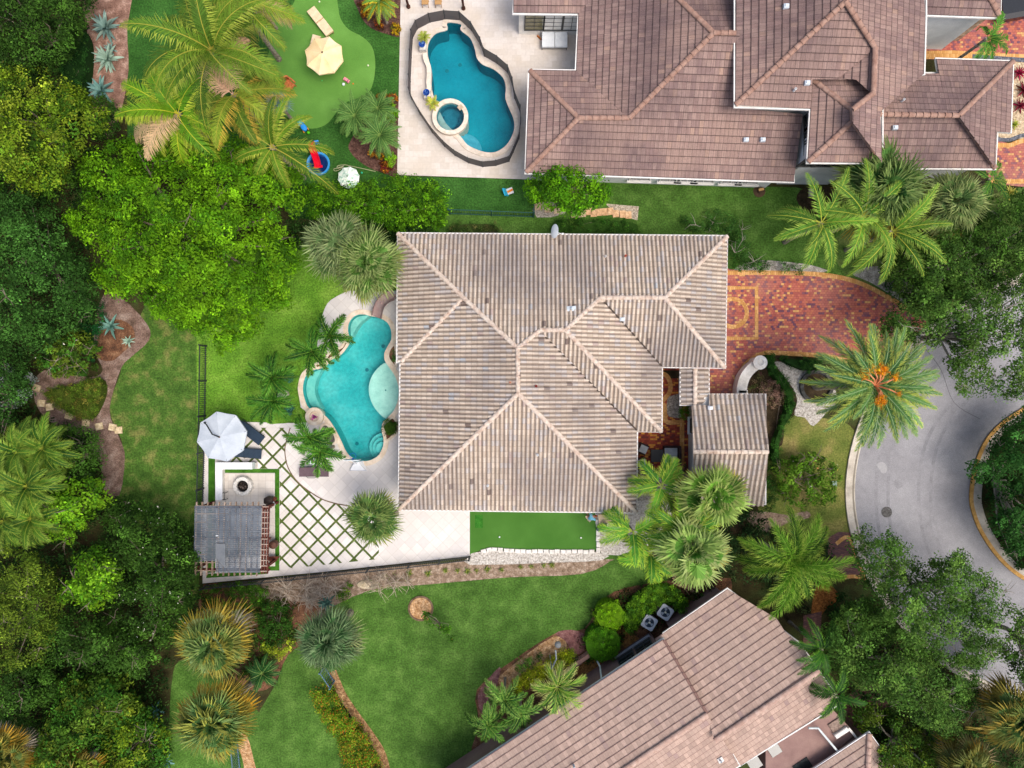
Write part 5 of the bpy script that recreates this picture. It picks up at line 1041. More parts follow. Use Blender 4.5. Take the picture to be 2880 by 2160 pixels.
# beige daybed and the piece under the umbrella
m_beige = M('beige_board', '#dcc3a0', '#d2b793', '#e3cdae', scale=2, rough=0.8, fine=0.04, fs=8)
def longbed(label, x, y, L_, Wd, rz, z=0.45):
    c = P(x, y, z); th = thing('daybed', label, 'daybed', (c.x, c.y, 0), rz)
    for s_ in (-1, 1):
        mb = MB(); mb.box((s_*L_*0.26-(0.03*L_), 0, z-0.06), (L_*0.47 if s_ < 0 else L_*0.5, Wd, 0.13)); mb.build('cushion', m_beige, th, False)
        for t in (-1, 1): mb = MB(); mb.box((s_*L_*0.45, t*Wd*0.4, 0.16), (0.06, 0.06, 0.32)); mb.build('leg', M('bed_leg', '#8a7354', scale=4), th, False)
    mb = MB(); mb.box((0, 0, 0.3), (L_*0.97, Wd*0.96, 0.07)); mb.build('frame', M('bed_frame', '#a68a64', scale=4), th, False)
longbed('long beige daybed on the putting green above the cream umbrella', 692, 46, 2.05, 0.62, R_(-52))
longbed('beige seat mostly hidden under the cream umbrella', 679, 94, 1.2, 0.55, R_(75))
# wicker chair
c = P(621, 181, 0.5); th = thing('wicker_armchair', 'orange brown wicker armchair on the putting green', 'armchair', (c.x, c.y, 0), R_(-38))
m_wick = M('wicker', '#b4683f', '#98542f', '#c67c50', scale=9, rough=0.8, fine=0.25, fs=20)
mb = MB(); mb.box((0.05, 0, 0.36), (0.6, 0.56, 0.14)); mb.build('seat', m_wick, th, False)
mb = MB(); mb.tube([(0.38, -0.36, 0.55), (0.1, -0.38, 0.62), (-0.22, -0.32, 0.8), (-0.4, 0, 0.86), (-0.22, 0.32, 0.8), (0.1, 0.38, 0.62), (0.38, 0.36, 0.55)], 0.06, 8); mb.build('arm_rail', m_wick, th, False)
mb = MB(); n_ = 9
for i in range(n_): a = math.pi*(0.5+i/(n_-1)); mb.beam((-0.1+0.28*math.cos(a), 0.3*math.sin(a), 0.35), (-0.1+0.3*math.cos(a), 0.33*math.sin(a), 0.82), 0.07, 0.05)
mb.build('backrest', m_wick, th, False)
for sx in (-0.28, 0.32):
    for sy in (-0.28, 0.28): mb = MB(); mb.tube([(sx, sy, 0), (sx, sy, 0.4)], 0.03, 7); mb.build('leg', m_wick, th, False)
# toys
c = P(553+590/3, 525/3); th = thing('toy_car', 'pink toy car on the putting green', 'toy car', (c.x, c.y, 0.02), R_(-35)); m_pink = M('pink_plastic', '#e8909a', '#dd7c8a', scale=4, rough=0.4); 
mb = MB(); mb.box((0, 0, 0.12), (0.42, 0.2, 0.14)); mb.box((0.02, 0, 0.22), (0.2, 0.17, 0.09)); mb.build('body', m_pink, th, False); mb = MB(); mb.box((0.13, 0, 0.2), (0.05, 0.16, 0.06)); mb.build('windscreen', M('purple_plastic', '#7a3a78', scale=4, rough=0.4), th, False)
for sx in (-1, 1):
    for sy in (-1, 1): mb = MB(); mb.lathe((0, 0, 0), [(0.05, -0.02), (0.055, 0), (0.05, 0.02)], 12); mb.v = [(x+sx*0.13, z+sy*0.1, y+0.055) for x, y, z in mb.v]; mb.build('wheel', m_iron, th, False)
def ball(label, x, y, r, col, name='ball', cat='ball', group=None, z=0.02):
    c = P(x, y); mb = MB(); prof = [(max(0.002, r*math.sin(math.pi*i/8)), r-r*math.cos(math.pi*i/8)) for i in range(9)]; mb.lathe((0, 0, 0), prof, 12)
    o = mb.build(name, M('ball_'+col[1:], col, scale=5, rough=0.5), None, True, True); o.location = (c.x, c.y, z); tag(o, label, cat, group); return o
ball('white ball beside the pink toy car', 553+570/3, 551/3, 0.1, '#dfe6ec'); ball('small orange ball right of the pink toy car', 553+631/3, 545/3, 0.05, '#d0702a')
ball('bright green ball beside the blue ride on toy', 553+343/3, 864/3, 0.11, '#52b81e'); ball('small teal ball beside the checked sunshade', 553+687/3, 1122/3, 0.07, '#2fae8a')
for lb_, x, y in (('topmost', 553+413/3, 15/3), ('upper left', 553+74/3, 176/3), ('lower left', 553+94/3, 436/3), ('rightmost', 553+728/3, 428/3)): ball(lb_+' pale golf ball lying on the putting green', x, y, 0.06, '#e6e6c8', 'golf_ball', 'golf ball', 'golf balls on the putting green')
ball('tiny green ball left of the pink toy car', 553+430/3, 525/3, 0.04, '#4fc46a')
ball('white golf ball on the side putting green near its left end', 553+1578/3, 1106+160/3, 0.06, '#e8ecf2', 'golf_ball', 'golf ball', None, 0.036); ball('white golf ball on the side putting green near its right end', 1106+446/3, 1106+165/3, 0.06, '#eef0f4', 'golf_ball', 'golf ball', None, 0.036)
c = P(553+312/3, 828/3); th = thing('ride_on_toy', 'blue ride on toy under the coconut frond', 'ride-on toy', (c.x, c.y, 0.01), R_(-55)); m_bl = M('blue_plastic', '#2f8fe0', '#2480d0', scale=4, rough=0.35); m_tl = M('teal_plastic', '#1c9cb4', scale=4, rough=0.4)
mb = MB(); mb.lathe((0.08, 0, 0.1), [(0.2, 0), (0.27, 0.08), (0.25, 0.2), (0.16, 0.26), (0.02, 0.28)], 18, 0.72); mb.build('body', m_bl, th, False)
mb = MB(); mb.box((-0.28, 0, 0.25), (0.28, 0.34, 0.2)); mb.tube([(-0.1, -0.22, 0.5), (-0.1, 0.22, 0.5)], 0.03, 7); mb.tube([(-0.1, 0, 0.5), (-0.1, 0, 0.3)], 0.03, 7); mb.build('handlebar', m_tl, th, False)
for sx, sy in ((0.25, 0.18), (0.25, -0.18), (-0.3, 0.2), (-0.3, -0.2)): mb = MB(); mb.lathe((0, 0, 0), [(0.08, -0.03), (0.09, 0), (0.08, 0.03)], 12); mb.v = [(x+sx, z+sy, y+0.09) for x, y, z in mb.v]; mb.build('wheel', M('orange_plastic', '#c9832c', scale=4), th, False)
# paddling pool with slide
c = P(553+410/3, 1068/3); th = thing('paddling_pool', 'round blue paddling pool holding water on the turf', 'paddling pool', (c.x, c.y, 0.01)); R0 = 0.78
mb = MB(); mb.lathe((c.x, c.y, 0.01), [(R0-0.06, 0), (R0, 0.26), (R0-0.02, 0.3), (R0-0.13, 0.26), (R0-0.15, 0.05), (0.02, 0.04)], 36); mb.build('tub', M('tub_blue', '#3f96d8', '#3389cc', scale=3, rough=0.4), th)
mb = MB(); mb.lathe((c.x-0.05, c.y-0.02, 0.07), [(R0-0.2, 0), (0.01, 0.002)], 30); mb.build('water', M('dark_water', '#0c2a5c', '#0a2450', scale=3, rough=0.08, spec=0.5), th)
mb = MB(); mb.lathe((c.x-0.05, c.y-0.02, 0.05), [(R0-0.11, 0), (R0-0.12, 0.02), (0.02, 0.015)], 30); mb.build('liner', M('navy_liner', '#12336b', scale=3, rough=0.5), th)
c = P(553+388/3, 1010/3, 0.5); th = thing('toy_slide', 'red plastic slide leading into the blue paddling pool', 'slide', (c.x, c.y, 0.0), R_(-81)); th.scale = (1.25, 1.25, 1.1); m_red = M('red_plastic', '#d80f2e', '#cc0c28', scale=4, rough=0.35)
mb = MB(); n_ = 10; 
for i in range(n_):
    x0, x1 = -0.55+1.1*i/n_, -0.55+1.1*(i+1)/n_; z0 = 0.75*(0.5+0.5*math.cos(math.pi*min(1, max(0, (i-1)/(n_-2)))))+0.3; z1 = 0.75*(0.5+0.5*math.cos(math.pi*min(1, max(0, i/(n_-2)))))+0.3; mb.beam((x0, 0, z0), (x1+0.01, 0, z1), 0.3, 0.03)
    for s_ in (-1, 1): mb.beam((x0, s_*0.16, z0+0.05), (x1+0.01, s_*0.16, z1+0.05), 0.03, 0.12)
mb.box((0.55, 0, 0.3), (0.12, 0.46, 0.06)); mb.build('chute', m_red, th, False)
mb = MB(); 
for s_ in (-1, 1): mb.beam((-0.55, s_*0.16, 1.05), (-0.75, s_*0.2, 0.0), 0.05, 0.05)
for i in range(3): mb.beam((-0.6-0.04*i, -0.18, 0.8-0.25*i), (-0.6-0.04*i, 0.18, 0.8-0.25*i), 0.06, 0.04)
mb.box((-0.58, 0.24, 0.98), (0.08, 0.24, 0.08)); mb.build('ladder', m_bl, th, False)
# checked sunshade + hose
m_chk = cellmat('check_cloth', 0.16, 0.16, [(0, srgb('#dfe8dc')), (0.4, srgb('#c2d8c8')), (0.75, srgb('#a9cdb8'))], srgb('#e8efe6'), 0.03, 0.5, half=False, var=0.05)
umbrella('small green checked sunshade at the edge of the bright hedge', 553+592/3, 1140/3, 1.3, 0.72, 10, 0.2, m_chk, 0.3, 0.1, finial='#8a9a8a')
hs = T(1, 0, [(775,1112),(690,1092),(610,1075),(570,1068),(530,1075),(528,1090),(560,1082),(568,1072),(545,1098),(512,1108),(505,1095),(530,1088),(565,1075)]); mb = MB(); mb.tube([P(x, y, 0.04) for x, y in smooth(hs, 4, False)], 0.022, 5); mb.solo('garden_hose', M('hose', '#a9a884', scale=5, rough=0.5), 'pale garden hose looped on the turf beside the checked sunshade', 'hose')
# little beach chair
c = P(1098, 413, 0.3); th = thing('beach_chair', 'small striped beach chair on the side turf', 'chair', (c.x, c.y, 0.01), R_(20))
mb = MB(); mb.box((-0.2, 0, 0.3), (0.1, 0.5, 0.5), 0, 0, -0.5); mb.build('backrest', M('aqua_cloth', '#36b0d0', scale=4, rough=0.7), th, False); mb = MB(); mb.box((0.12, 0, 0.2), (0.42, 0.4, 0.04)); mb.build('seat', M('white_cloth', '#d8dcdc', scale=4, rough=0.7), th, False)
mb = MB(); mb.box((0.12, 0.0, 0.235), (0.4, 0.14, 0.02), 0.1); mb.build('stripe', M('orange_cloth', '#e0802c', scale=4, rough=0.7), th, False)
for sx in (-0.15, 0.3):
    for sy in (-0.2, 0.2): mb = MB(); mb.tube([(sx, sy, 0), (sx, sy, 0.2)], 0.015, 6); mb.build('leg', m_bl, th, False)
# neighbour patio: white double ottoman, broom, posts, chairs
c = P(*t2(277,255), 0.5); th = thing('double_lounger', 'white double lounger below the three patio windows', 'outdoor daybed', (c.x, c.y, 0.03)); m_wc = M('white_cushion', '#dde1e4', '#d2d7db', '#e6e9ea', scale=3, rough=0.8)
for s_ in (-1, 1): mb = MB(); mb.box((s_*0.43, 0, 0.42), (0.83, 1.0, 0.16)); mb.build('cushion', m_wc, th, False)
mb = MB(); mb.box((0, 0, 0.3), (1.68, 0.98, 0.08)); mb.build('frame', M('grey_frame', '#8d8a84', scale=4), th, False)
for sx in (-0.8, 0.8):
    for sy in (-0.45, 0.45): mb = MB(); mb.box((sx, sy, 0.13), (0.05, 0.05, 0.26)); mb.build('leg', MAT['grey_frame'], th, False)
c = P(*t2(178,245), 0.1); th = thing('broom', 'push broom with an orange head leaning by the white double lounger', 'broom', (c.x, c.y, 0.03)); mb = MB(); mb.box((0, 0, 0.08), (0.42, 0.09, 0.1), R_(-45)); mb.build('head', M('broom_head', '#a8602c', scale=9, rough=0.9), th, False)
mb = MB(); mb.tube([(0.03, 0.02, 0.1), (0.12, 0.55, 1.3)], 0.016, 6); mb.build('handle', M('broom_handle', '#6b7075', scale=4), th, False)
m_brn = M('brown_wood', '#4a3028', '#3a251e', '#5a3c32', scale=5, rough=0.8, fine=0.2, fs=12)
for lb, x0, y0, x1, y1 in (('brown leaning post at the top of the patio, left of the pair', 978,0,988,45), ('brown leaning post at the top of the patio, right of the pair', 1328,0,1345,55)):
    a = P(553+x0/3, -60/3, 2.6); b = P(553+x1/3, y1/3, 0.05); mb = MB(); mb.tube([(b.x, b.y, 0.03), (b.x, b.y, 2.6)], 0.08, 8); mb.lathe((b.x, b.y, 0.03), [(0.14, 0), (0.14, 0.12), (0.08, 0.14)], 10); mb.solo('pergola_post', m_brn, lb, 'post', 'patio posts', base=(b.x, b.y, 0.03))
for lb, x in (('tan patio chair cut by the top edge, left one', 1095), ('tan patio chair cut by the top edge, right one', 1180)):
    c = P(553+x/3, 6/3, 0.5); th = thing('patio_chair', lb, 'chair', (c.x, c.y, 0.03), 0, 'tan chairs on the patio'); m_tan = M('tan_wood', '#b08a5c', '#9c774c', scale=6, rough=0.7)
    mb = MB(); mb.box((0, 0, 0.44), (0.46, 0.44, 0.04)); mb.build('seat', m_tan, th, False); mb = MB(); mb.beam((-0.2, 0.2, 0.85), (0.2, 0.2, 0.85), 0.05, 0.08); mb.beam((-0.2, 0.2, 0.65), (0.2, 0.2, 0.65), 0.04, 0.06); mb.build('backrest', m_tan, th, False)
    for sx in (-0.2, 0.2):
        for sy in (-0.2, 0.2): mb = MB(); mb.tube([(sx, sy, 0), (sx, sy, 0.85 if sy > 0 else 0.43)], 0.02, 6); mb.build('leg', m_tan, th, False)
# water feature wall and blue glass pots
mb = MB(); mb.ribbon(W2(smooth(T(1, 0, [(1095,345),(1100,385),(1118,430),(1122,480),(1118,535),(1122,560),(1118,590)]), 4, False), 0.4), 0.3, 0.45, 0.45); o = mb.solo('feature_wall', M('feature_stone', '#d8ccbc', '#c9bba8', scale=3, rough=0.85, fine=0.08, fs=8), 'low pale curved wall at the left rim of the neighbour pool', 'wall')
for lb, x, y in (('stone pedestal with blue glass bowl, the upper of the pair by the neighbour pool', 1078, 295), ('stone pedestal with blue glass bowl, the lower of the pair by the neighbour pool', 1107, 607)):
    c = P(553+x/3, y/3, 0.6); th = thing('pot_pedestal', lb, 'planter', (c.x, c.y, 0.03), 0, 'blue bowls by the neighbour pool'); mb = MB(); mb.box((0, 0, 0.27), (0.44, 0.44, 0.54)); mb.box((0, 0, 0.57), (0.36, 0.36, 0.06)); mb.build('pedestal', m_cast, th, False)
    mb = MB(); mb.lathe((0, 0, 0.6), [(0.1, 0), (0.2, 0.12), (0.22, 0.2), (0.18, 0.2), (0.1, 0.1), (0.02, 0.1)], 18); mb.build('bowl', M('blue_glaze', '#1c3f8c', '#142f70', '#3a66b4', scale=9, rough=0.25), th, False)
    rg = np.random.default_rng(int(x)); nn_ = 12; V = rg.normal(0, 0.07, (nn_, 3))+np.array([0, 0, 0.78]); Vv, Ff, tn = leaves(V, np.zeros((nn_, 3)), 5, 0.05, 0.08, G('#5f8fd0', '#89b0e0', '#2a58a8'), rg); np_mesh('glass_shards', Vv, Ff, LEAF, tn, None); o = C.objects[-1]; o.parent = th
feather_palm('small yellow green potted palm above the upper blue bowl', 553+1088/3, 245/3, 0.7, 0.42, nf=14, nl=12, ll=0.16, g=('#9aa832', '#7f9a2c'), tip=('#b5b83e',), droop=1.2, lw=0.035, trunk=0.04, seed=71, name='potted_palm', group='potted palms', e0=80, e1=20)
feather_palm('small yellow green potted palm below the lower blue bowl', 553+1143/3, 667/3, 0.6, 0.45, nf=12, nl=12, ll=0.18, g=('#a0a634', '#88962c'), tip=('#c0b444',), droop=1.2, lw=0.04, trunk=0.04, seed=72, name='potted_palm', group='potted palms', e0=60, e1=5)
# loungers
def lounger(label, x, y, rz, col, L_=1.85, Wd=0.6, back=0.5, group=None, arms=False):
    c = P(x, y, 0.35); th = thing('sun_lounger', label, 'sun lounger', (c.x, c.y, 0.04), rz, group); m = M('sling_'+col[1:], col, scale=5, rough=0.8, fine=0.12, fs=16)
    mb = MB(); mb.box((L_*0.17, 0, 0.34), (L_*0.66, Wd, 0.04)); mb.build('seat', m, th, False)
    mb = MB(); a = (-L_*0.16, 0, 0.35); mb.beam(a, (-L_*0.5+0.04, 0, 0.35+back*0.6), Wd, 0.04); mb.build('backrest', m, th, False)
    mb = MB()
    for s_ in (-1, 1): mb.beam((-L_*0.48, s_*Wd*0.5, 0.3), (L_*0.5, s_*Wd*0.5, 0.3), 0.05, 0.05)
    if arms:
        for s_ in (-1, 1): mb.tube([(-0.5, s_*Wd*0.52, 0.34), (-0.35, s_*(Wd*0.52+0.06), 0.55), (0.1, s_*(Wd*0.52+0.06), 0.55), (0.22, s_*Wd*0.52, 0.34)], 0.022, 6)
    else: mb.beam((-0.12, -Wd*0.5, 0.6), (-0.12, -Wd*0.5-0.02, 0.34), 0.04, 0.04)
    mb.build('frame', m_iron, th, False)
    for sx in (-0.4, 0.4):
        for sy in (-1, 1): mb = MB(); mb.tube([(sx*L_, sy*Wd*0.48, 0), (sx*L_, sy*Wd*0.48, 0.3)], 0.025, 6); mb.build('leg', m_iron, th, False)
    return th
ZL = lambda x, y: Z1(x, y)
lounger('navy lounger turned diagonally, the upper one beside the grey umbrella', *ZL(545,250), R_(-38), '#2c3b4c', 1.95, 0.66, group='navy loungers under the umbrella')
lounger('navy lounger lying level, the lower one beside the grey umbrella', *ZL(520,445), R_(-5), '#2f3d4d', 1.85, 0.6, group='navy loungers under the umbrella')
Z2 = lambda x, y: ((820+x/5.53)/KF, (1180+y/5.53)/KF)
lounger('dark brown woven lounger alone on the white deck', *Z2(350,812), 0, '#635258', 1.95, 0.6, 0.25, arms=True)
lounger('brown lounger half hidden by the palm beside the glass side table', *Z2(470,560), R_(25), '#6a5a58', 1.6, 0.5, 0.25)
c = P(*Z2(318,645), 0.45); th = thing('side_table', 'small glass side table with dark frame next to the brown lounger', 'side table', (c.x, c.y, 0.04), R_(-8)); mb = MB(); mb.box((0, 0, 0.45), (0.46, 0.46, 0.02)); mb.build('table_top', M('frosted_glass', '#c3ccd0', scale=3, rough=0.2), th, False)
mb = MB(); 
for a, b in (((-.25,-.25),(.25,-.25)), ((.25,-.25),(.25,.25)), ((.25,.25),(-.25,.25)), ((-.25,.25),(-.25,-.25))): mb.beam((*a, 0.45), (*b, 0.45), 0.04, 0.05)
mb.build('frame', m_iron, th, False)
for sx in (-.24, .24):
    for sy in (-.24, .24): mb = MB(); mb.tube([(sx, sy, 0), (sx, sy, 0.44)], 0.018, 6); mb.build('leg', m_iron, th, False)
# poolside basketball hoop
c = P(*Z2(1025,735), 0.3); th = thing('basketball_hoop', 'white poolside basketball hoop at the foot of the pool', 'basketball hoop', (c.x, c.y, 0.04)); m_pl = M('white_plastic', '#e4e6e8', '#dadcde', scale=4, rough=0.35)
mb = MB(); mb.add([(-0.6, -0.3, 0), (0.6, -0.32, 0), (0.35, 0.38, 0), (-0.33, 0.38, 0), (-0.5, -0.22, 0.22), (0.5, -0.23, 0.22), (0.08, 0.34, 0.42), (-0.14, 0.34, 0.42)], [(3, 2, 1, 0), (0, 1, 5, 4), (1, 2, 6, 5), (2, 3, 7, 6), (3, 0, 4, 7), (4, 5, 6, 7)]); mb.build('base', m_pl, th, False)
mb = MB(); mb.tube([(-0.03, 0.2, 0.35), (-0.12, 0.45, 1.1), (-0.14, 0.5, 1.25)], 0.045, 8); mb.build('pole', m_pl, th, False); mb = MB(); mb.box((-0.12, 0.56, 1.25), (1.0, 0.05, 0.7)); mb.build('backboard', m_pl, th, False)
mb = MB(); mb.tube([(-0.12+0.2*math.cos(a), 0.8+0.2*math.sin(a), 1.05) for a in np.linspace(0, 6.28, 18)], 0.015, 6); mb.box((-0.12, 0.62, 1.05), (0.1, 0.1, 0.12)); mb.build('rim', M('rim_blue', '#1f62c8', scale=4, rough=0.4), th, False)
# pool slide
Z5 = lambda x, y: ((900+x/4.607)/KF, (820+y/4.607)/KF)
sp = smooth([(*Z5(740,335), 0.3), (*Z5(760,240), 0.7), (*Z5(800,150), 1.3), (*Z5(880,80), 1.8), (*Z5(960,50), 2.1)], 5, False); W = [P(x, y, z) for x, y, z in sp]; c = W[0]; th = thing('pool_slide', 'mauve brown curved water slide dropping into the pool', 'slide', (c.x, c.y, 0.04))
m_sl = M('slide_gelcoat', '#97807c', '#8b746f', '#a4908b', scale=2, rough=0.35); mb = MB(); n_ = len(W); ring = 9; vs = []
for i in range(n_):
    d_ = (W[min(i+1, n_-1)]-W[max(i-1, 0)]); s_ = Vector((-d_.y, d_.x, 0)).normalized()
    for k_ in range(ring): a = math.pi*k_/(ring-1); r_ = 0.33; vs.append(W[i]+s_*r_*math.cos(a)+Vector((0, 0, 0.22-0.26*math.sin(a))))
mb.add(vs, [(i*ring+k_, i*ring+k_+1, (i+1)*ring+k_+1, (i+1)*ring+k_) for i in range(n_-1) for k_ in range(ring-1)]); mb.build('chute', m_sl, th)
for s_ in (0, ring-1):
    mb = MB(); mb.tube([Vector(vs[i*ring+s_]) for i in range(n_)], 0.03, 6); mb.build('rim', M('slide_rim', '#7d6663', scale=3, rough=0.4), th)
mb = MB(); e_ = W[-1]; mb.tube([(e_.x, e_.y, 0), (e_.x, e_.y, 2.0)], 0.12, 10); q = W[n_//2]; mb.tube([(q.x, q.y, 0), (q.x, q.y, q.z)], 0.07, 8); mb.build('support', m_sl, th)
# L bench, fire pit
m_slab = M('white_slab', '#e4e5e8', '#d8dadf', '#ebecee', scale=2, rough=0.7, fine=0.05, fs=8)
c = P(*Z1(300,600), 0.5); th = thing('corner_bench', 'white L shaped bench wall round the fire pit patio', 'bench', (c.x, c.y, 0.04)); 
mb = MB(); mb.prism([P(*Z1(*q), 0.55) for q in ((220,537),(588,537),(588,592),(278,592),(278,880),(222,880))], 0.04, 0.5); mb.build('base', m_block, th)
mb = MB(); mb.prism([P(*Z1(*q), 0.58) for q in ((217,533),(560,533),(560,597),(281,597),(281,884),(219,884))], 0.503, 0.58); mb.build('seat', m_slab, th)
mb = MB(); mb.prism([P(*Z1(*q), 0.5) for q in ((565,530),(590,530),(590,590),(565,590))], 0.503, 0.56); mb.build('end_cap', M('grey_cap', '#98a09c', scale=4), th)
c = P(*Z1(470,755), 0.4); th = thing('fire_pit', 'round white stone fire pit with charred logs', 'fire pit', (c.x, c.y, 0.05))
for i in range(14): a = 2*math.pi*i/14; mb = MB(); mb.box((0.5*math.cos(a), 0.5*math.sin(a), 0.2), (0.24, 0.25, 0.4), a); mb.build('stone', m_block, th, False)
mb = MB(); mb.lathe((0, 0, 0), [(0.36, 0), (0.36, 0.25), (0.33, 0.26), (0.32, 0.1), (0.02, 0.1)], 20); mb.build('liner', M('soot', '#2a2523', scale=5, rough=0.9), th, False)
rr = random.Random(2); mb = MB()
for i in range(16): a = rr.uniform(0, 6.28); r_ = rr.uniform(0, 0.22); mb.box((r_*math.cos(a), r_*math.sin(a), 0.2), (rr.uniform(.1,.24), 0.07, 0.07), rr.uniform(0, 3))
mb.build('logs', M('charred_wood', '#5a4c44', '#2d2622', '#9a9089', scale=9, rough=0.95, fine=0.4, fs=12), th, False)
c = P(*Z1(300,850), 0.4); th = thing('log_rack', 'small black iron rack at the end of the white bench', 'rack', (c.x, c.y, 0.05)); mb = MB()
for a, b in (((-.1,-.2),(.1,-.2)), ((.1,-.2),(.1,.25)), ((.1,.25),(-.1,.25)), ((-.1,.25),(-.1,-.2))): mb.beam((*a, 0.5), (*b, 0.5), 0.03, 0.03); mb.beam((*a, 0), (*a, 0.5), 0.03, 0.03)
mb.build('frame', m_iron, th, False)
# pergola
zt = 2.55; c = P(*Z1(340,1240), zt); th = thing('pergola', 'timber pergola with grey corrugated translucent roof sheets', 'pergola', (c.x, c.y, 0.04))
mwood = M('weathered_timber', '#8f7c6c', '#75614f', '#b09f90', scale=3, rough=0.9, fine=0.2, fs=10); mred = M('red_brown_timber', '#5a3128', '#46251e', '#6b3d32', scale=3, rough=0.8, fine=0.2, fs=10)
tl, tr_, br_, bl_ = [P(*Z1(*q), zt) for q in ((28,935),(655,935),(640,1560),(18,1555))]
def bil(u, v): return tl.lerp(tr_, u).lerp(bl_.lerp(br_, u), v)
m_pc, nt, b = newmat('polycarbonate'); v = obj_vec(nt); n1 = noise(nt, v, 0.8, 3); cc = ramp(nt, n1, [(0.35, srgb('#5c6672')), (0.6, srgb('#78818b')), (0.75, srgb('#8a8f92'))]); nt.links.new(cc, b.inputs['Base Color']); b.inputs['Roughness'].default_value = 0.4
tr = nt.nodes.new('ShaderNodeBsdfTransparent'); tr.inputs[0].default_value = (0.75, 0.8, 0.85, 1); mx = nt.nodes.new('ShaderNodeMixShader'); mx.inputs[0].default_value = 0.62
nt.links.new(tr.outputs[0], mx.inputs[1]); nt.links.new(b.outputs[0], mx.inputs[2]); nt.links.new(mx.outputs[0], nt.nodes['Material Output'].inputs['Surface'])
for s_ in range(6):   # roof sheets, corrugated, side by side
    u0, u1 = s_/6+0.002, (s_+1)/6-0.002; nrow = 110; vs = []; v1 = 0.83 if s_ in (1,) else 1.0; v1 = 0.84 if s_ == 0 else v1
    for i in range(nrow+1):
        v_ = v1*i/nrow; zz = 0.07+0.025*math.sin(i*math.pi/1.5*0.9)
        for u in (u0, u1): q = bil(u, v_); vs.append((q.x, q.y, zt+zz+0.006*(s_ % 2)))
    mb = MB(); mb.add(vs, [(2*i, 2*i+1, 2*i+3, 2*i+2) for i in range(nrow)]); mb.build('roof_sheet', m_pc, th)
mb = MB(); q0 = P(*Z1(270,1400), zt+0.18); vs = []
for i in range(40):
    f = i/39; xx = 220+90*f
    for yy in ((1290+0*f), (1420+100*f)): q = P(*Z1(xx, yy), zt+0.2+0.02*math.sin(i*2.1)); vs.append(q)
mb.add(vs, [(2*i, 2*i+1, 2*i+3, 2*i+2) for i in range(39)]); mb.build('loose_sheet', M('loose_sheet', '#8b9096', '#7a8088', scale=2, rough=0.5), th)
for i in range(12):
    u = (i+0.3)/12; a, b = bil(u, -0.055), bil(u, 1.05); r_ = MB(); r_.beam((a.x, a.y, zt-0.02), (b.x, b.y, zt-0.02), 0.06, 0.16); r_.build('rafter', mwood, th)
for v_ in (0.03, 0.5, 0.97): a, b = bil(-0.02, v_), bil(1.12, v_); r_ = MB(); r_.beam((a.x, a.y, zt-0.2), (b.x, b.y, zt-0.2), 0.12, 0.2); r_.build('beam', mred, th)
for i in range(13): a, b = bil(1.005, (i+.2)/12.5), bil(1.10, (i+.2)/12.5); r_ = MB(); r_.beam((a.x, a.y, zt+0.02), (b.x, b.y, zt+0.02), 0.05, 0.12); r_.build('slat', M('pale_slat', '#b09a8c', '#93796a', scale=4, rough=0.9), th)
for u in (1.015, 1.055, 1.095): a, b = bil(u, 0), bil(u, 1.02); r_ = MB(); r_.beam((a.x, a.y, zt-0.07), (b.x, b.y, zt-0.07), 0.09, 0.14); r_.build('beam', mred, th)
for i in range(9): a, b = bil(0.01, i/8.2), bil(1.0, i/8.2); r_ = MB(); r_.beam((a.x, a.y, zt+0.045), (b.x, b.y, zt+0.045), 0.04, 0.03); r_.build('purlin', mwood, th)
for u in (0.03, 1.03):
    for v_ in (0.05, 0.95): q = bil(u, v_); r_ = MB(); r_.box((q.x, q.y, zt/2-0.1), (0.16, 0.16, zt-0.2)); r_.build('post', mred, th)
c = P(*Z1(340,1240)); th = thing('outdoor_sofa', 'tan outdoor sofa dimly seen through the pergola roof', 'sofa', (c.x, c.y, 0.05)); m_sf = M('sofa_tan', '#b8ad95', scale=3, rough=0.8)
mb = MB(); mb.box((0.9, -0.5, 0.22), (2.2, 0.8, 0.4)); mb.build('seat', m_sf, th, False); mb = MB(); mb.box((0.9, -0.98, 0.45), (2.2, 0.18, 0.85)); mb.build('backrest', m_sf, th, False)
c = P(*Z1(235,1215), zt+0.1); mb = MB(); mb.lathe((0, 0, 0), [(0.02, 0), (0.09, 0.02), (0.08, 0.05), (0.01, 0.07)], 8, 0.4); o = mb.build('fallen_leaf', M('pale_leaf', '#dfe3e6', scale=5)); o.location = (c.x, c.y, zt+0.11); tag(o, 'white scrap lying on the pergola roof', 'debris')
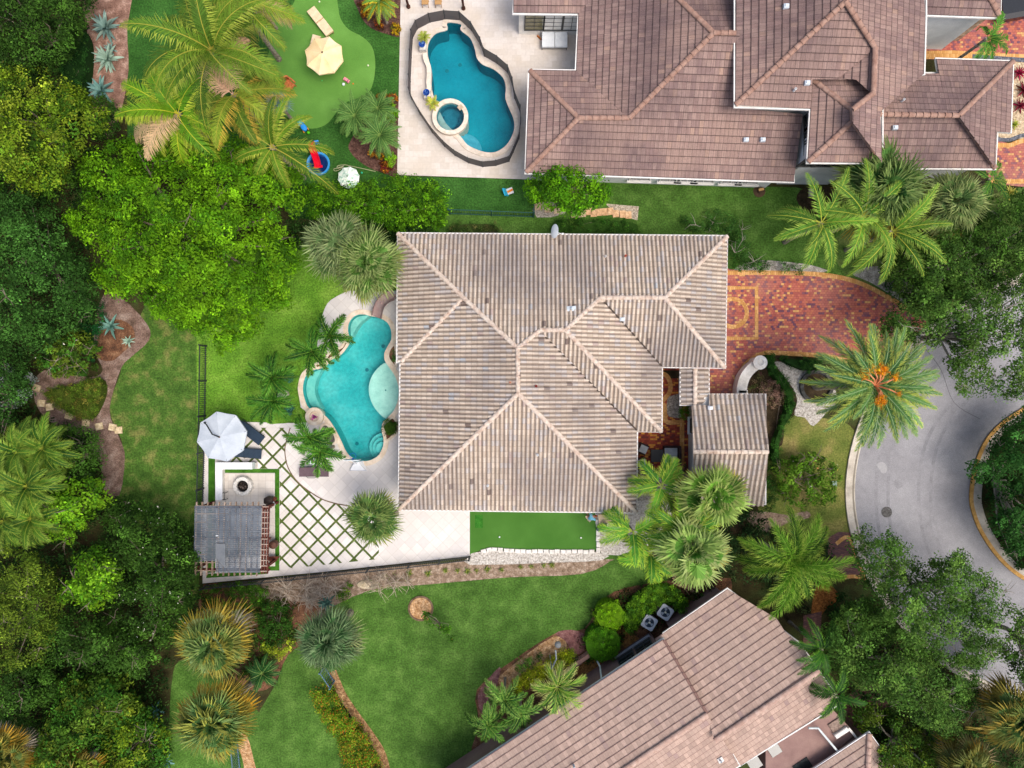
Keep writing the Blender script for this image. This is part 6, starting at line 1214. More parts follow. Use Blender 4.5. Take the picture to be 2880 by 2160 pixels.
# grill, urn, board by the pergola
c = P(*Z1(712,890), 0.9); th = thing('barbecue', 'dark hooded barbecue at the pergola corner', 'barbecue', (c.x, c.y, 0.05), 0.5); m_dk = M('dark_enamel', '#3d332f', '#2e2623', scale=4, rough=0.45)
mb = MB(); mb.lathe((0, 0, 0), [(0.2, 0.1), (0.3, 0.6), (0.34, 0.8), (0.3, 0.98), (0.12, 1.1), (0.02, 1.12)], 6); mb.build('body', m_dk, th, False); mb = MB(); mb.box((0.12, -0.34, 0.8), (0.3, 0.26, 0.05)); mb.build('side_shelf', M('shelf_steel', '#b5bcc0', scale=3, rough=0.3), th, False); mb = MB(); mb.box((0.35, -0.1, 0.7), (0.3, 0.22, 0.08), 0.5); mb.build('handle', mred, th, False)
c = P(*Z1(742,1310), 1.0); th = thing('urn', 'brown round lidded urn beside the pergola slats', 'urn', (c.x, c.y, 0.05)); mb = MB(); mb.lathe((0, 0, 0), [(0.16, 0), (0.26, 0.3), (0.3, 0.6), (0.24, 0.82), (0.12, 0.9), (0.14, 0.96)], 20); mb.build('pot', M('brown_glaze', '#54392f', '#432c24', '#66473b', scale=3, rough=0.35), th, False); mb = MB(); mb.lathe((0.04, 0.05, 0.9), [(0.2, 0), (0.22, 0.06), (0.14, 0.12), (0.03, 0.14)], 18); mb.build('lid', MAT['brown_glaze'], th, False)
c = P(*Z1(745,1450), 0.7); mb = MB(); mb.add([(-0.35, 0.25, 0.5), (0.42, 0.2, 0.3), (-0.3, -0.4, 0.02), (-0.35, 0.21, 0.48), (0.42, 0.16, 0.28), (-0.3, -0.44, 0.0)], [(0, 2, 1), (3, 4, 5), (0, 1, 4, 3), (1, 2, 5, 4), (2, 0, 3, 5)]); o = mb.build('shade_sail', mred); o.location = (c.x, c.y, 0.06); tag(o, 'folded red brown triangular board beside the brown urn', 'board')
# satellite dish
c = P(1199, 499, 3.7); th = thing('satellite_dish', 'white satellite dish on the north eave of the pale roof', 'satellite dish', (c.x, c.y, 3.15)); mb = MB(); n_ = 24; vs = []
for rr_ in (0.0, 0.15, 0.3, 0.38): 
    for i in range(n_): a = 2*math.pi*i/n_; y_ = rr_*math.cos(a)*1.15; z_ = rr_*math.sin(a); x_ = -(0.38**2-rr_**2)*0.5; vs.append((x_*0.9+z_*0.55-0.02, y_, 0.5+z_*0.85))
mb.add(vs, [(r_*n_+i, r_*n_+(i+1) % n_, (r_+1)*n_+(i+1) % n_, (r_+1)*n_+i) for r_ in range(3) for i in range(n_)]); mb.build('dish', M('dish_white', '#e1e6e8', scale=3, rough=0.5), th, False)
mb = MB(); mb.tube([(0, 0, 0.3), (0.45, -0.15, 0.45)], 0.02, 6); mb.box((0.47, -0.16, 0.47), (0.12, 0.1, 0.1)); mb.build('feed_arm', MAT['dish_white'], th, False); mb = MB(); mb.tube([(0, 0, 0), (0, 0, 0.45)], 0.03, 7); mb.build('mast', m_iron, th, False)
# AC units
def ac(label, x, y, rz):
    c = P(x, y, 0.85); th = thing('air_conditioner', label, 'air conditioner', (c.x, c.y, 0.02), rz, 'air conditioners by the turned house'); S = 0.88
    rc = [(sx*S/2*0.8+0, 0) for sx in (1,)]; sq = []
    for (cx_, cy_, a0) in ((1, 1, 0), (-1, 1, 90), (-1, -1, 180), (1, -1, 270)):
        for k_ in range(4): a = R_(a0+30*k_); sq.append((cx_*(S/2-0.12)+0.12*math.cos(a), cy_*(S/2-0.12)+0.12*math.sin(a)))
    mb = MB(); mb.prism([(p[0]*0.96, p[1]*0.96) for p in sq], 0.05, 0.8); mb.build('cabinet', M('ac_grey', '#767b82', '#666b72', scale=4, rough=0.6), th, False)
    hole = [(0.31*math.cos(2*math.pi*i/24), 0.31*math.sin(2*math.pi*i/24)) for i in range(24)]; t = tri2(sq, [hole]); mb = MB(); mb.add([(v.x, v.y, 0.85) for v in tri2.ov], t); n0 = len(sq); mb.add([(x_, y_, z_) for z_ in (0.85, 0.8) for x_, y_ in sq], [(i, (i+1) % n0, (i+1) % n0+n0, i+n0) for i in range(n0)]); mb.build('lid', M('ac_lid', '#c6cbd3', '#b8bec8', scale=4, rough=0.5), th, False)
    mb = MB(); mb.lathe((0, 0, 0.803), [(0.31, 0), (0.02, 0.001)], 24); mb.build('fan_well', M('fan_dark', '#2b3848', scale=4, rough=0.6), th, False)
    for k_ in range(3):
        a = 2*math.pi*k_/3+0.4; mb = MB(); vs = [(0.06*math.cos(a), 0.06*math.sin(a), 0.83), (0.28*math.cos(a-0.42), 0.28*math.sin(a-0.42), 0.822), (0.29*math.cos(a), 0.29*math.sin(a), 0.83), (0.28*math.cos(a+0.42), 0.28*math.sin(a+0.42), 0.838)]; mb.add(vs, [(0, 1, 2, 3)]); mb.build('fan_blade', M('blade', '#aab4bf', scale=4, rough=0.5), th, False)
    mb = MB(); mb.lathe((0, 0, 0.83), [(0.07, 0), (0.07, 0.03), (0.02, 0.04)], 12); mb.build('hub', M('fan_hub', '#d5d8c8', scale=4), th, False)
    g_ = MB()
    for r_ in (0.12, 0.2, 0.27): g_.tube([(r_*math.cos(a), r_*math.sin(a), 0.862) for a in np.linspace(0, 6.28, 20)], 0.004, 4)
    g_.build('grille', M('grille_wire', '#70808f', scale=4), th, False)
ac('square air conditioner, the left one of the two by the clipped hedge', *q2(890,717), R_(-32)+R_(90)); ac('square air conditioner, the right one nearer the hedge corner', *q2(994,650), R_(-34)+R_(90))
# pole lamp and low wall in the south bed
c = P(*q2(300,860)); th = thing('garden_lamp', 'grey leaning pole lamp in the wood chip bed', 'lamp post', (c.x, c.y, 0)); mb = MB(); e_ = P(*q2(300,860), 0.2); q = P(*q2(262,1050), 3.0); mb.tube([(q.x, q.y, 0.0), (q.x, q.y, 2.2), (q.x+0.25, q.y+0.9, 2.9), P(*q2(282,895), 3.0)], 0.05, 8); mb.build('pole', M('galv', '#8d9496', '#7c8284', scale=4, rough=0.5), th)
q = P(*q2(298,862), 2.9); mb = MB(); mb.lathe((q.x, q.y, 2.7), [(0.16, 0), (0.2, 0.05), (0.2, 0.2), (0.12, 0.28), (0.02, 0.3)], 16); mb.build('lamp_head', M('lamp_grey', '#6c6f70', scale=4), th)
mb = MB(); mb.ribbon([P(*q2(503,930), 0.6), P(*q2(410,992), 0.6), P(*q2(310,1055), 0.6), P(*q2(250,1090), 0.6)], 0.24, 0.6, 0.6); mb.solo('garden_wall', M('pink_wall', '#b78f80', '#a87f70', scale=2, rough=0.9), 'low pink wall between the yellow hedge and the amber chips', 'wall')
mb = MB(); mb.prism([P(*q) for q in (q2(395,985), q2(480,905), q2(520,930), q2(430,1000))], 0.01, 0.05); mb.solo('paving_slab', M('taupe_slab', '#8d7468', scale=3, rough=0.9), 'taupe paving slab behind the low pink wall', 'paving slab')
for lb, x, y in (('blue valve cap on the ground below the gutter, left one', 600, 1015), ('blue valve cap on the ground below the gutter, middle one', 640, 987), ('blue valve cap on the ground between the windows', 862, 843)):
    c = P(*q2(x, y)); mb = MB(); mb.lathe((0, 0, 0), [(0.1, 0), (0.11, 0.08), (0.06, 0.12), (0.02, 0.12)], 12); o = mb.build('ground_valve', M('valve_blue', '#5c8fc0', scale=4)); o.location = (c.x, c.y, 0.02); tag(o, lb, 'ground valve', 'blue caps by the turned house')
c = P(*q2(600,930), 0.5); mb = MB(); mb.tube([(0.08, 0.3, 0.5), (0.05, 0, 0.45), (-0.1, -0.1, 0.3), (-0.22, -0.15, 0.05)], 0.04, 7); o = mb.build('valve_pipe', m_white); o.location = (c.x, c.y, 0); tag(o, 'white bent pipe in front of the clipped dark ball hedge', 'pipe')
c = P(*q2(515,58), 0.0)
# cornhole board, golf bag, person near the side green
c = P(1307, 1120, 0.3); th = thing('ramp_board', 'tan board beside the green at the roof corner', 'board', (c.x, c.y, 0.03), R_(6)); mb = MB(); mb.box((0, 0, 0.3), (0.9, 0.62, 0.05), 0, 0.1); mb.build('panel', m_beige, th, False); mb = MB()
for sx in (-.35, .35): mb.box((sx, 0, 0.14), (0.06, 0.5, 0.26))
mb.build('support', m_iron2, th, False)
c = P(1300, 1139, 0.5); th = thing('golf_bag', 'dark blue golf bag leaning at the end of the side green', 'golf bag', (c.x, c.y, 0.03)); mb = MB(); mb.tube([(-0.2, -0.18, 0.1), (0, 0, 0.4), (0.22, 0.18, 0.75)], [0.17, 0.2, 0.19], 12); mb.build('bag', M('navy_nylon', '#2b3f5e', '#1c2a42', '#4a6488', scale=9, rough=0.6), th, False)
mb = MB(); rr = random.Random(4)
for i in range(6): a = (0.22+rr.uniform(-.1, .1), 0.18+rr.uniform(-.1, .1), 0.72); mb.tube([a, (a[0]+0.14, a[1]+0.1, 1.0)], 0.012, 5); mb.box((a[0]+0.15, a[1]+0.11, 1.02), (0.1, 0.05, 0.05), rr.uniform(0, 3))
mb.build('clubs', M('steel', '#a8aeb2', scale=4, rough=0.3, metal=0.8), th, False)
def skin_body(th, joints, edges, name, mat, root=0):
    me = bpy.data.meshes.new(name); me.from_pydata([j[0] for j in joints], edges, []); o = bpy.data.objects.new(name, me); C.objects.link(o); o.modifiers.new('s', 'SKIN'); 
    for v_, j in zip(me.skin_vertices[0].data, joints): v_.radius = j[1] if isinstance(j[1], tuple) else (j[1], j[1])
    me.skin_vertices[0].data[root].use_root = True; o.modifiers.new('u', 'SUBSURF').levels = 1; o.modifiers['u'].render_levels = 1
    dg = bpy.context.evaluated_depsgraph_get(); dg.update(); m2 = bpy.data.meshes.new_from_object(o.evaluated_get(dg)); bpy.data.objects.remove(o); m2.materials.clear(); m2.name = name
    for p_ in m2.polygons: p_.use_smooth = True
    r_ = bpy.data.objects.new(name, m2); C.objects.link(r_); m2.materials.append(mat); r_.parent = th; return r_
c = P(1106+508/3, 1106+38/3, 1.1); th = thing('person', 'person in a light blue shirt bending over the corner of the side green', 'person', (c.x, c.y, 0.035), R_(38)); 
# facing +x, bent at the hips
m_skin = M('skin', '#c98f72', '#bd8166', scale=5, rough=0.6); m_shirt = M('light_blue_shirt', '#7fc4dc', '#6fb4ce', '#9ad6e6', scale=4, rough=0.85)
J = [((-0.12, 0, 0.92), 0.13), ((0.02, 0, 1.12), (0.12, 0.15)), ((0.16, 0, 1.28), (0.12, 0.17)), ((0.25, 0, 1.36), 0.06), ((0.32, 0, 1.42), 0.06),
     ((0.15, 0.2, 1.3), 0.06), ((0.22, 0.34, 1.06), 0.045), ((0.36, 0.3, 0.86), 0.035), ((0.15, -0.2, 1.3), 0.06), ((0.22, -0.34, 1.06), 0.045), ((0.36, -0.26, 0.86), 0.035),
     ((-0.1, 0.1, 0.86), 0.1), ((-0.04, 0.12, 0.48), 0.065), ((-0.08, 0.12, 0.08), 0.045), ((0.06, 0.13, 0.035), 0.035), ((-0.1, -0.1, 0.86), 0.1), ((-0.04, -0.12, 0.48), 0.065), ((-0.08, -0.12, 0.08), 0.045), ((0.06, -0.13, 0.035), 0.035),
     ((0.37, 0.0, 1.50), (0.085, 0.075)), ((0.39, 0, 1.57), (0.07, 0.065))]
Ed = [(0, 1), (1, 2), (2, 3), (3, 4), (4, 19), (19, 20), (2, 5), (5, 6), (6, 7), (2, 8), (8, 9), (9, 10), (0, 11), (11, 12), (12, 13), (13, 14), (0, 15), (15, 16), (16, 17), (17, 18)]
for sgn, wj in ((1, 7), (-1, 10)):
    w_ = Vector(J[wj][0])
    for k_ in range(4):
        b_ = w_+Vector((0.05, 0.02*(k_-1.5)*1.0, -0.05)); J += [(tuple(b_), 0.011), (tuple(b_+Vector((0.035, 0, -0.045-0.005*k_))), 0.009)]; Ed += [(wj, len(J)-2), (len(J)-2, len(J)-1)]
    b_ = w_+Vector((0.02, -sgn*0.045, -0.03)); J += [(tuple(b_), 0.012)]; Ed += [(wj, len(J)-1)]
skin_body(th, J, Ed, 'body', m_skin)
Sj = [((-0.13, 0, 0.9), 0.15), ((0.02, 0, 1.12), (0.145, 0.185)), ((0.16, 0, 1.27), (0.145, 0.2)), ((0.22, 0, 1.33), 0.09), ((0.15, 0.2, 1.3), 0.085), ((0.2, 0.3, 1.12), 0.07), ((0.15, -0.2, 1.3), 0.085), ((0.2, -0.3, 1.12), 0.07)]
skin_body(th, Sj, [(0, 1), (1, 2), (2, 3), (2, 4), (4, 5), (2, 6), (6, 7)], 'shirt', m_shirt)
skin_body(th, [((-0.13, 0, 0.9), 0.15), ((-0.1, 0.1, 0.82), 0.125), ((-0.06, 0.12, 0.55), 0.1), ((-0.1, -0.1, 0.82), 0.125), ((-0.06, -0.12, 0.55), 0.1)], [(0, 1), (1, 2), (0, 3), (3, 4)], 'shorts', M('sand_shorts', '#cbb79c', scale=4, rough=0.9))
skin_body(th, [((0.37, 0, 1.56), (0.09, 0.085)), ((0.38, 0, 1.61), (0.085, 0.08)), ((0.35, 0, 1.64), 0.05)], [(0, 1), (1, 2)], 'hair', M('red_hair', '#b4552c', '#9a4522', scale=9, rough=0.8))
mb = MB()
for s_ in (-1, 1): mb.lathe((0.445, s_*0.028, 1.525), [(0.004, -0.008), (0.01, 0), (0.004, 0.008)], 8)
mb.tube([(0.45, 0, 1.52), (0.468, 0, 1.49)], 0.01, 5); mb.box((0.445, 0, 1.465), (0.012, 0.04, 0.008)); mb.build('face', M('face_dark', '#5c3a2e', scale=6), th, False)
# courtyard furniture
Z4 = lambda x, y: ((1780+x/4.1475)/KF, (1000+y/4.1475)/KF)
m_rat = M('dark_rattan', '#3a2c2a', '#2b201f', '#493836', scale=9, rough=0.7, fine=0.2, fs=18); m_gc = M('grey_cushion', '#a9adb0', '#9a9ea2', '#b6babc', scale=3, rough=0.85)
for lb, x, y, rz in (('dark patio chair with grey cushion, the upper one by the house wall', 118, 1090, R_(-25)), ('dark patio chair with grey cushion, the lower one by the house wall', 103, 1255, R_(12))):
    c = P(*Z4(x, y), 0.45); th = thing('patio_chair', lb, 'chair', (c.x, c.y, 0.03), rz, 'courtyard chairs'); mb = MB(); mb.box((0, 0, 0.22), (0.64, 0.62, 0.34)); mb.build('frame', m_rat, th, False); mb = MB(); mb.box((0.03, 0, 0.45), (0.5, 0.5, 0.12)); mb.build('cushion', m_gc, th, False)
    mb = MB(); mb.box((-0.33, 0, 0.45), (0.08, 0.66, 0.62)); mb.build('backrest', m_rat, th, False)
    for s_ in (-1, 1): mb = MB(); mb.box((0, s_*0.32, 0.42), (0.6, 0.07, 0.24)); mb.build('armrest', m_rat, th, False)
c = P(*Z4(283,1170), 0.42); th = thing('coffee_table', 'dark low square table in the brick courtyard', 'table', (c.x, c.y, 0.03)); mb = MB(); mb.box((0, 0, 0.4), (0.82, 0.82, 0.05)); mb.build('table_top', M('dark_slate', '#3c3d40', scale=4, rough=0.4), th, False); mb = MB(); mb.box((0, 0, 0.19), (0.7, 0.7, 0.36)); mb.build('base', m_rat, th, False)
c = P(*Z4(460,1165), 0.45); th = thing('loveseat', 'dark rattan loveseat with grey cushions in the brick courtyard', 'sofa', (c.x, c.y, 0.03)); mb = MB(); mb.box((0, 0, 0.2), (1.1, 1.25, 0.36)); mb.build('frame', m_rat, th, False)
for s_ in (-1, 1): mb = MB(); mb.box((-0.1, s_*0.25, 0.45), (0.82, 0.49, 0.14)); mb.build('cushion', m_gc, th, False); mb = MB(); mb.box((-0.05, s_*0.58, 0.4), (1.0, 0.1, 0.3)); mb.build('armrest', m_rat, th, False)
mb = MB(); mb.box((0.46, 0, 0.5), (0.14, 1.25, 0.6)); mb.build('backrest', m_rat, th, False)
# parked car at the top right corner
c = P(*t3(1570,10), 0.8); th = thing('parked_car', 'black car on the neighbour brick drive at the top right corner', 'car', (c.x, c.y+1.2, 0.02), R_(100)); m_car = M('black_car_paint', '#101418', '#0c1013', scale=2, rough=0.15, spec=0.7)
prof = [(-2.3, 0.35), (-2.28, 0.75), (-2.0, 0.92), (-1.0, 0.98), (-0.45, 1.4), (0.9, 1.42), (1.7, 1.0), (2.25, 0.92), (2.32, 0.4)]
def loft(pr, w0, w1):
    mb = MB(); n_ = len(pr); vs = []
    for y_, sc in ((-1, 1), (1, 1)):
        for x_, z_ in pr: vs.append((x_, y_*(w0 if z_ < 1.0 else w1), z_))
    mb.add(vs, [(i, i+1, n_+i+1, n_+i) for i in range(n_-1)]+[(n_-1, 0, n_, 2*n_-1)]+[tuple(range(n_)), tuple(range(2*n_-1, n_-1, -1))]); return mb
loft(prof, 0.9, 0.66).build('body', m_car, th, False); loft([(-0.98, 1.0), (-0.5, 1.36), (-0.55, 1.32), (-0.9, 0.99)], 0.8, 0.62).build('windscreen', m_glass, th, False)
mb = MB(); mb.add([(1.0, -0.6, 1.42), (1.66, -0.78, 1.03), (1.66, 0.78, 1.03), (1.0, 0.6, 1.42)], [(0, 1, 2, 3)]); mb.build('rear_window', M('car_glass', '#3a5668', '#2c4656', scale=2, rough=0.1, spec=0.7), th, False)
mb = MB(); mb.box((0.2, 0, 1.43), (1.0, 0.7, 0.02)); mb.build('sunroof', MAT['car_glass'], th, False)
for s_ in (-1, 1):
    mb = MB(); mb.box((2.24, s_*0.68, 0.8), (0.14, 0.36, 0.14)); mb.build('tail_light', M('tail_red', '#a01c20', scale=4, rough=0.3), th, False)
    for x_ in (-1.45, 1.4): mb = MB(); mb.lathe((0, 0, 0), [(0.18, -0.11), (0.33, -0.1), (0.34, 0), (0.33, 0.1), (0.18, 0.11)], 20); mb.v = [(x+x_, z+s_*0.82, y+0.34) for x, y, z in mb.v]; mb.build('wheel', M('tyre', '#1a1a1a', scale=5, rough=0.8), th, False)
# small things
c = P(2040/KF+0, 0); c = P(1640, 413); th = thing('tree_stump', 'cut tree stump with pale top beside the neighbour wall', 'tree stump', (c.x, c.y, 0.01)); mb = MB(); mb.lathe((0, 0, 0), [(0.42, 0), (0.22, 0.12), (0.17, 0.3)], 12); mb.build('bark', M('stump_bark', '#5a4636', scale=6, rough=0.95), th, False); mb = MB(); mb.box((0.02, 0.03, 0.32), (0.34, 0.16, 0.06), 0.2); mb.build('cut_top', M('cut_wood', '#d0a468', scale=6), th, False)
c = P(*t3(276,1250)); mb = MB(); mb.box((0, 0, 0.08), (0.3, 0.5, 0.14)); o = mb.build('splash_block', m_kerb); o.location = (c.x, c.y, 0.01); tag(o, 'small concrete splash block at the foot of the neighbour wall', 'splash block')
c = P(*T(3, 1, [(428,1475)])[0]); mb = MB(); mb.box((0, 0, 0.05), (0.3, 0.36, 0.1)); o = mb.build('utility_box', M('util_green', '#7f9388', scale=4)); o.location = (c.x, c.y, 0.01); tag(o, 'small green utility lid in the front lawn beside the plumeria', 'utility box')
c = P(826, 1262); mb = MB(); mb.lathe((0, 0, 0), [(0.8, 0), (0.7, 0.12), (0.35, 0.2), (0.03, 0.2)], 12, 0.4); o = mb.build('boulder', M('sandstone', '#c9b99a', '#ae9d7e', '#d8caae', scale=3, rough=0.9, fine=0.15, fs=6)); c = P(795, 1262); o.location = (c.x, c.y, 0); tag(o, 'flat pale boulder in the dry bed above the lower lawn', 'boulder')
c = P(612, 852); mb = MB(); mb.lathe((0, 0, 0), [(0.45, 0), (0.42, 0.2), (0.25, 0.34), (0.03, 0.36)], 9, 0.75); o = mb.build('boulder', M('pale_rock', '#b3aca0', '#8f887d', '#ccc6bb', scale=4, rough=0.9, fine=0.2, fs=6)); o.location = (c.x, c.y, 0.03); tag(o, 'pale round boulder between the palms left of the pool', 'boulder')
c = P(*t3(1180,1550)); 
c = P(1942-0, 1386)
# ------------------------------------------------ vegetation
DK = G('#2f4c18', '#3c601e', '#4a7026', '#223a12'); DKB = G('#2e501c', '#3a6224', '#48762e', '#233f16'); MID = G('#35611c', '#427222', '#284f16'); OL = G('#5e7420', '#4a621a', '#6f8528', '#3a5216')
LIME = G('#5d8c12', '#70a018', '#4a7a10', '#3c6812'); YG = G('#627f1c', '#7a941f', '#436818', '#325414', '#8a9c2c'); BR = G('#5f8f1a', '#74a01e', '#437216'); OAK = G('#426426', '#50742c', '#33501e', '#628236')
FT = 'forest trees on the left'
canopy('broadleaf_tree', 'large round bright lime green tree with dense clumps left of the pool lawn', 'tree', [(172,342),(250,303),(330,292),(420,302),(500,288),(560,330),(640,350),(655,420),(640,520),(655,600),(648,640),(590,680),(560,722),(500,760),(458,768),(410,722),(340,690),(300,652),(232,640),(190,592),(205,540),(150,500),(138,445),(185,420),(165,378)], 8.5, 2.2, LIME, dens=5.0, nl=60, cr=0.55, leaf=0.19, seed=3, trunk=0.3, limbs=26, rough=1.1, hole=0.18, depth=0.9, bv=0.25, twigs=12, up=0.6, gap=1.3, gf=1.7)
tr_ = [
 ('dark green shrubby tree in the top left corner', [(-60,-60),(190,-60),(195,20),(175,70),(150,130),(70,165),(0,150),(-60,160)], 6.5, 1.0, DK, .16, .1, 11),
 ('yellow green leafy tree left of the agave bed', [(-60,170),(20,140),(90,145),(150,180),(190,205),(240,240),(225,290),(170,330),(160,400),(100,430),(30,410),(-60,420)], 7.5, 1.5, YG, .17, .1, 12),
 ('dark bluish green tree at the left edge beside the lime tree', [(-60,420),(40,410),(110,430),(140,500),(190,560),(215,625),(190,690),(120,740),(40,765),(-60,770)], 7, 1.0, DKB, .16, .1, 13),
 ('deep green tree with white blooms right of the forest below the wild lawn', [(230,1090),(300,1080),(350,1095),(420,1160),(432,1250),(400,1330),(380,1400),(300,1410),(240,1350),(210,1250)], 6.5, 0.6, DK, .16, .08, 14),
 ('very dark green tree in the middle of the lower forest', [(120,1320),(240,1340),(330,1400),(340,1450),(250,1470),(150,1440),(80,1420)], 6.0, 0.6, DK, .16, .08, 15),
 ('olive yellow feathery tree at the left edge of the lower forest', [(-60,1200),(40,1180),(110,1220),(140,1310),(120,1370),(70,1440),(-60,1450)], 7.5, 1.5, OL, .14, .08, 16),
 ('dark tree under the olive one near the bottom left corner', [(-60,1430),(80,1420),(130,1480),(100,1550),(50,1580),(-60,1560)], 5, 0.5, DK, .16, .08, 17),
 ('mid green clumpy tree at the bottom of the lower forest', [(95,1500),(160,1450),(240,1455),(290,1480),(290,1560),(230,1600),(240,1700),(60,1700),(75,1600)], 6, 0.8, MID+OL, .2, .08, 18),
 ('green leafy shrub tree beside the bottom mulch strip', [(215,1590),(260,1500),(320,1530),(372,1590),(360,1640),(330,1700),(210,1700)], 4.5, 0.5, MID+YG, .19, .08, 19),
 ('dark round bushy tree below the stepping stones', [(95,930),(160,915),(205,930),(222,975),(218,1040),(170,1065),(110,1040)], 4.0, 0.4, DK, .14, .05, 20),
 ('lime leafed tree between the areca palms and the wild lawn', [(110,1060),(150,1035),(215,1040),(235,1085),(190,1120),(165,1165),(120,1170),(80,1130)], 5.8, 1.2, BR, .2, .22, 21),
 ('bright green airy tree standing above the dark lower forest', [(140,1235),(185,1185),(235,1195),(262,1240),(240,1290),(205,1330),(170,1300),(125,1300)], 7.2, 2.0, BR, .19, .2, 22),
 ('dark green undergrowth tree at the left edge near the silver shrub', [(-60,760),(20,760),(60,800),(70,900),(40,960),(-60,960)], 4, 0.4, DKB, .15, .08, 23),
]
for lb, pl_, zt_, zb_, co, lf, ho, sd in tr_:
    acc = (G('#e8e6da', '#d8d8c4'), 0.006) if sd in (14,) else None
    canopy('broadleaf_tree', lb, 'tree', pl_, zt_, zb_, co, dens=5.0, nl=44, cr=0.55, leaf=lf, seed=sd, trunk=0.15, limbs=8, hole=ho, depth=0.95, group=FT, bv=0.34, accent=acc, rough=0.9, twigs=5)
canopy('magnolia', 'small glossy yellow green tree with white flowers above the mound hedge', 'tree', [(68,775),(115,722),(160,708),(195,730),(228,760),(205,800),(150,818),(90,805)], 3.6, 0.6, OL+MID, dens=5.5, nl=40, cr=0.4, leaf=0.19, seed=24, trunk=0.09, accent=(G('#f0ece0'), 0.004), twigs=10, hole=0.12)
canopy('silver_shrub', 'silvery grey shrub at the left edge above the stepping stones', 'shrub', [(-60,800),(30,788),(78,795),(80,830),(60,862),(20,885),(-60,890)], 2.6, 0.4, G('#8f9a90', '#a6aea6', '#6d7a70'), dens=6, nl=40, cr=0.36, leaf=0.12, seed=25, trunk=0.05, hole=0.15)
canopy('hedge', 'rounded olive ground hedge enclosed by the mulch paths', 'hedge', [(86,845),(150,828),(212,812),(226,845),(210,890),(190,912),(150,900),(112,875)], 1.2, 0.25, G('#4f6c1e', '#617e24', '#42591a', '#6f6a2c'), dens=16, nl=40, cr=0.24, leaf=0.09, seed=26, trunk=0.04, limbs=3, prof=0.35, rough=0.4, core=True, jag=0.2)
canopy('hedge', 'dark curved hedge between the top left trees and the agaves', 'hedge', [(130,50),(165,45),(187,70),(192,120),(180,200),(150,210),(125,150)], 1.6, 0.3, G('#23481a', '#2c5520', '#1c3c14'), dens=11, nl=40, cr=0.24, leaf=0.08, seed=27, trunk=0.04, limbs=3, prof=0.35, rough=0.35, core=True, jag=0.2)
canopy('ground_cover_shrub', 'dark green creeping shrub beside the agave clearing', 'shrub', [(168,650),(222,648),(228,690),(212,740),(203,790),(185,760),(170,700)], 1.0, 0.15, G('#1f5a2a', '#2a6a34', '#184a22'), dens=11, nl=40, cr=0.26, leaf=0.09, seed=28, trunk=0.03, limbs=3, prof=0.4)
canopy('bush', 'dark shrub between the yellow green tree and the agave bed', 'shrub', [(180,215),(235,205),(260,255),(248,300),(200,300),(175,260)], 2.4, 0.3, G('#33561c', '#42661f', '#28441a'), dens=7, nl=40, cr=0.36, leaf=0.13, seed=29, trunk=0.05, hole=0.15)
def undergrowth(name, pl_, cols, zt_, seed, dens=4.5):
    th = canopy(name, 'x', 'x', pl_, zt_, 0.1, cols, dens=dens, nl=30, cr=0.42, leaf=0.17, seed=seed, trunk=0.02, limbs=2, prof=0.12, rough=0.8, depth=0.7, bv=0.35)
    o = [c_ for c_ in th.children if c_.name.startswith('foliage')][0]; mw = th.location.copy()
    for c_ in list(th.children):
        if c_ is not o: bpy.data.objects.remove(c_)
    o.parent = None; o.location = mw; bpy.data.objects.remove(th); o.name = name; tag(o, kind='stuff')
UG = G('#22401a', '#2c4c1e', '#1c3614', '#3a5a24')
undergrowth('undergrowth', [(-60,-60),(185,-60),(175,200),(270,300),(330,340),(200,500),(215,640),(200,760),(60,800),(90,900),(200,930),(210,1060),(300,1090),(425,1160),(428,1300),(385,1400),(352,1500),(370,1600),(300,1700),(-60,1700)], UG, 1.3, 301, 4.2)
undergrowth('undergrowth', [(425,1290),(470,1300),(555,1300),(640,1300),(640,1400),(590,1430),(530,1470),(440,1450),(400,1420)], G('#3a5a1c', '#486a22', '#5a5a2c', '#2c4818'), 0.6, 308, 5)
undergrowth('undergrowth', [(640,455),(700,470),(960,490),(960,508),(862,508),(860,560),(700,500),(640,540),(620,480)], UG, 0.8, 302, 6)
undergrowth('undergrowth', [(1560,1110),(1640,1110),(1700,1150),(1790,1165),(1800,1240),(1760,1260),(1745,1330),(1700,1300),(1600,1260),(1500,1255),(1480,1220),(1520,1180)], G('#2a4420', '#35522a', '#22381a', '#4a5a30'), 0.9, 303, 5)
undergrowth('undergrowth', [(1790,1290),(1880,1300),(1960,1400),(2080,1460),(2180,1520),(2230,1700),(1900,1700),(1850,1560),(1790,1440)], UG, 0.9, 304, 3.5)
undergrowth('undergrowth', [(2125,1000),(2150,940),(2230,890),(2400,860),(2400,1300),(2230,1250),(2160,1180),(2130,1100)], UG, 0.8, 305, 4)
undergrowth('undergrowth', [(1945,500),(2050,470),(2280,440),(2280,590),(2180,590),(2060,640),(1990,700),(1950,660),(1905,600)], G('#35542a', '#42662f', '#2a4520', '#5a6a3a'), 0.5, 306, 3)
undergrowth('undergrowth', [(1268,1330),(1300,1300),(1370,1262),(1500,1255),(1560,1270),(1400,1370),(1260,1440),(1240,1400)], G('#28421a', '#34521e', '#4a3a24'), 0.5, 307, 4)
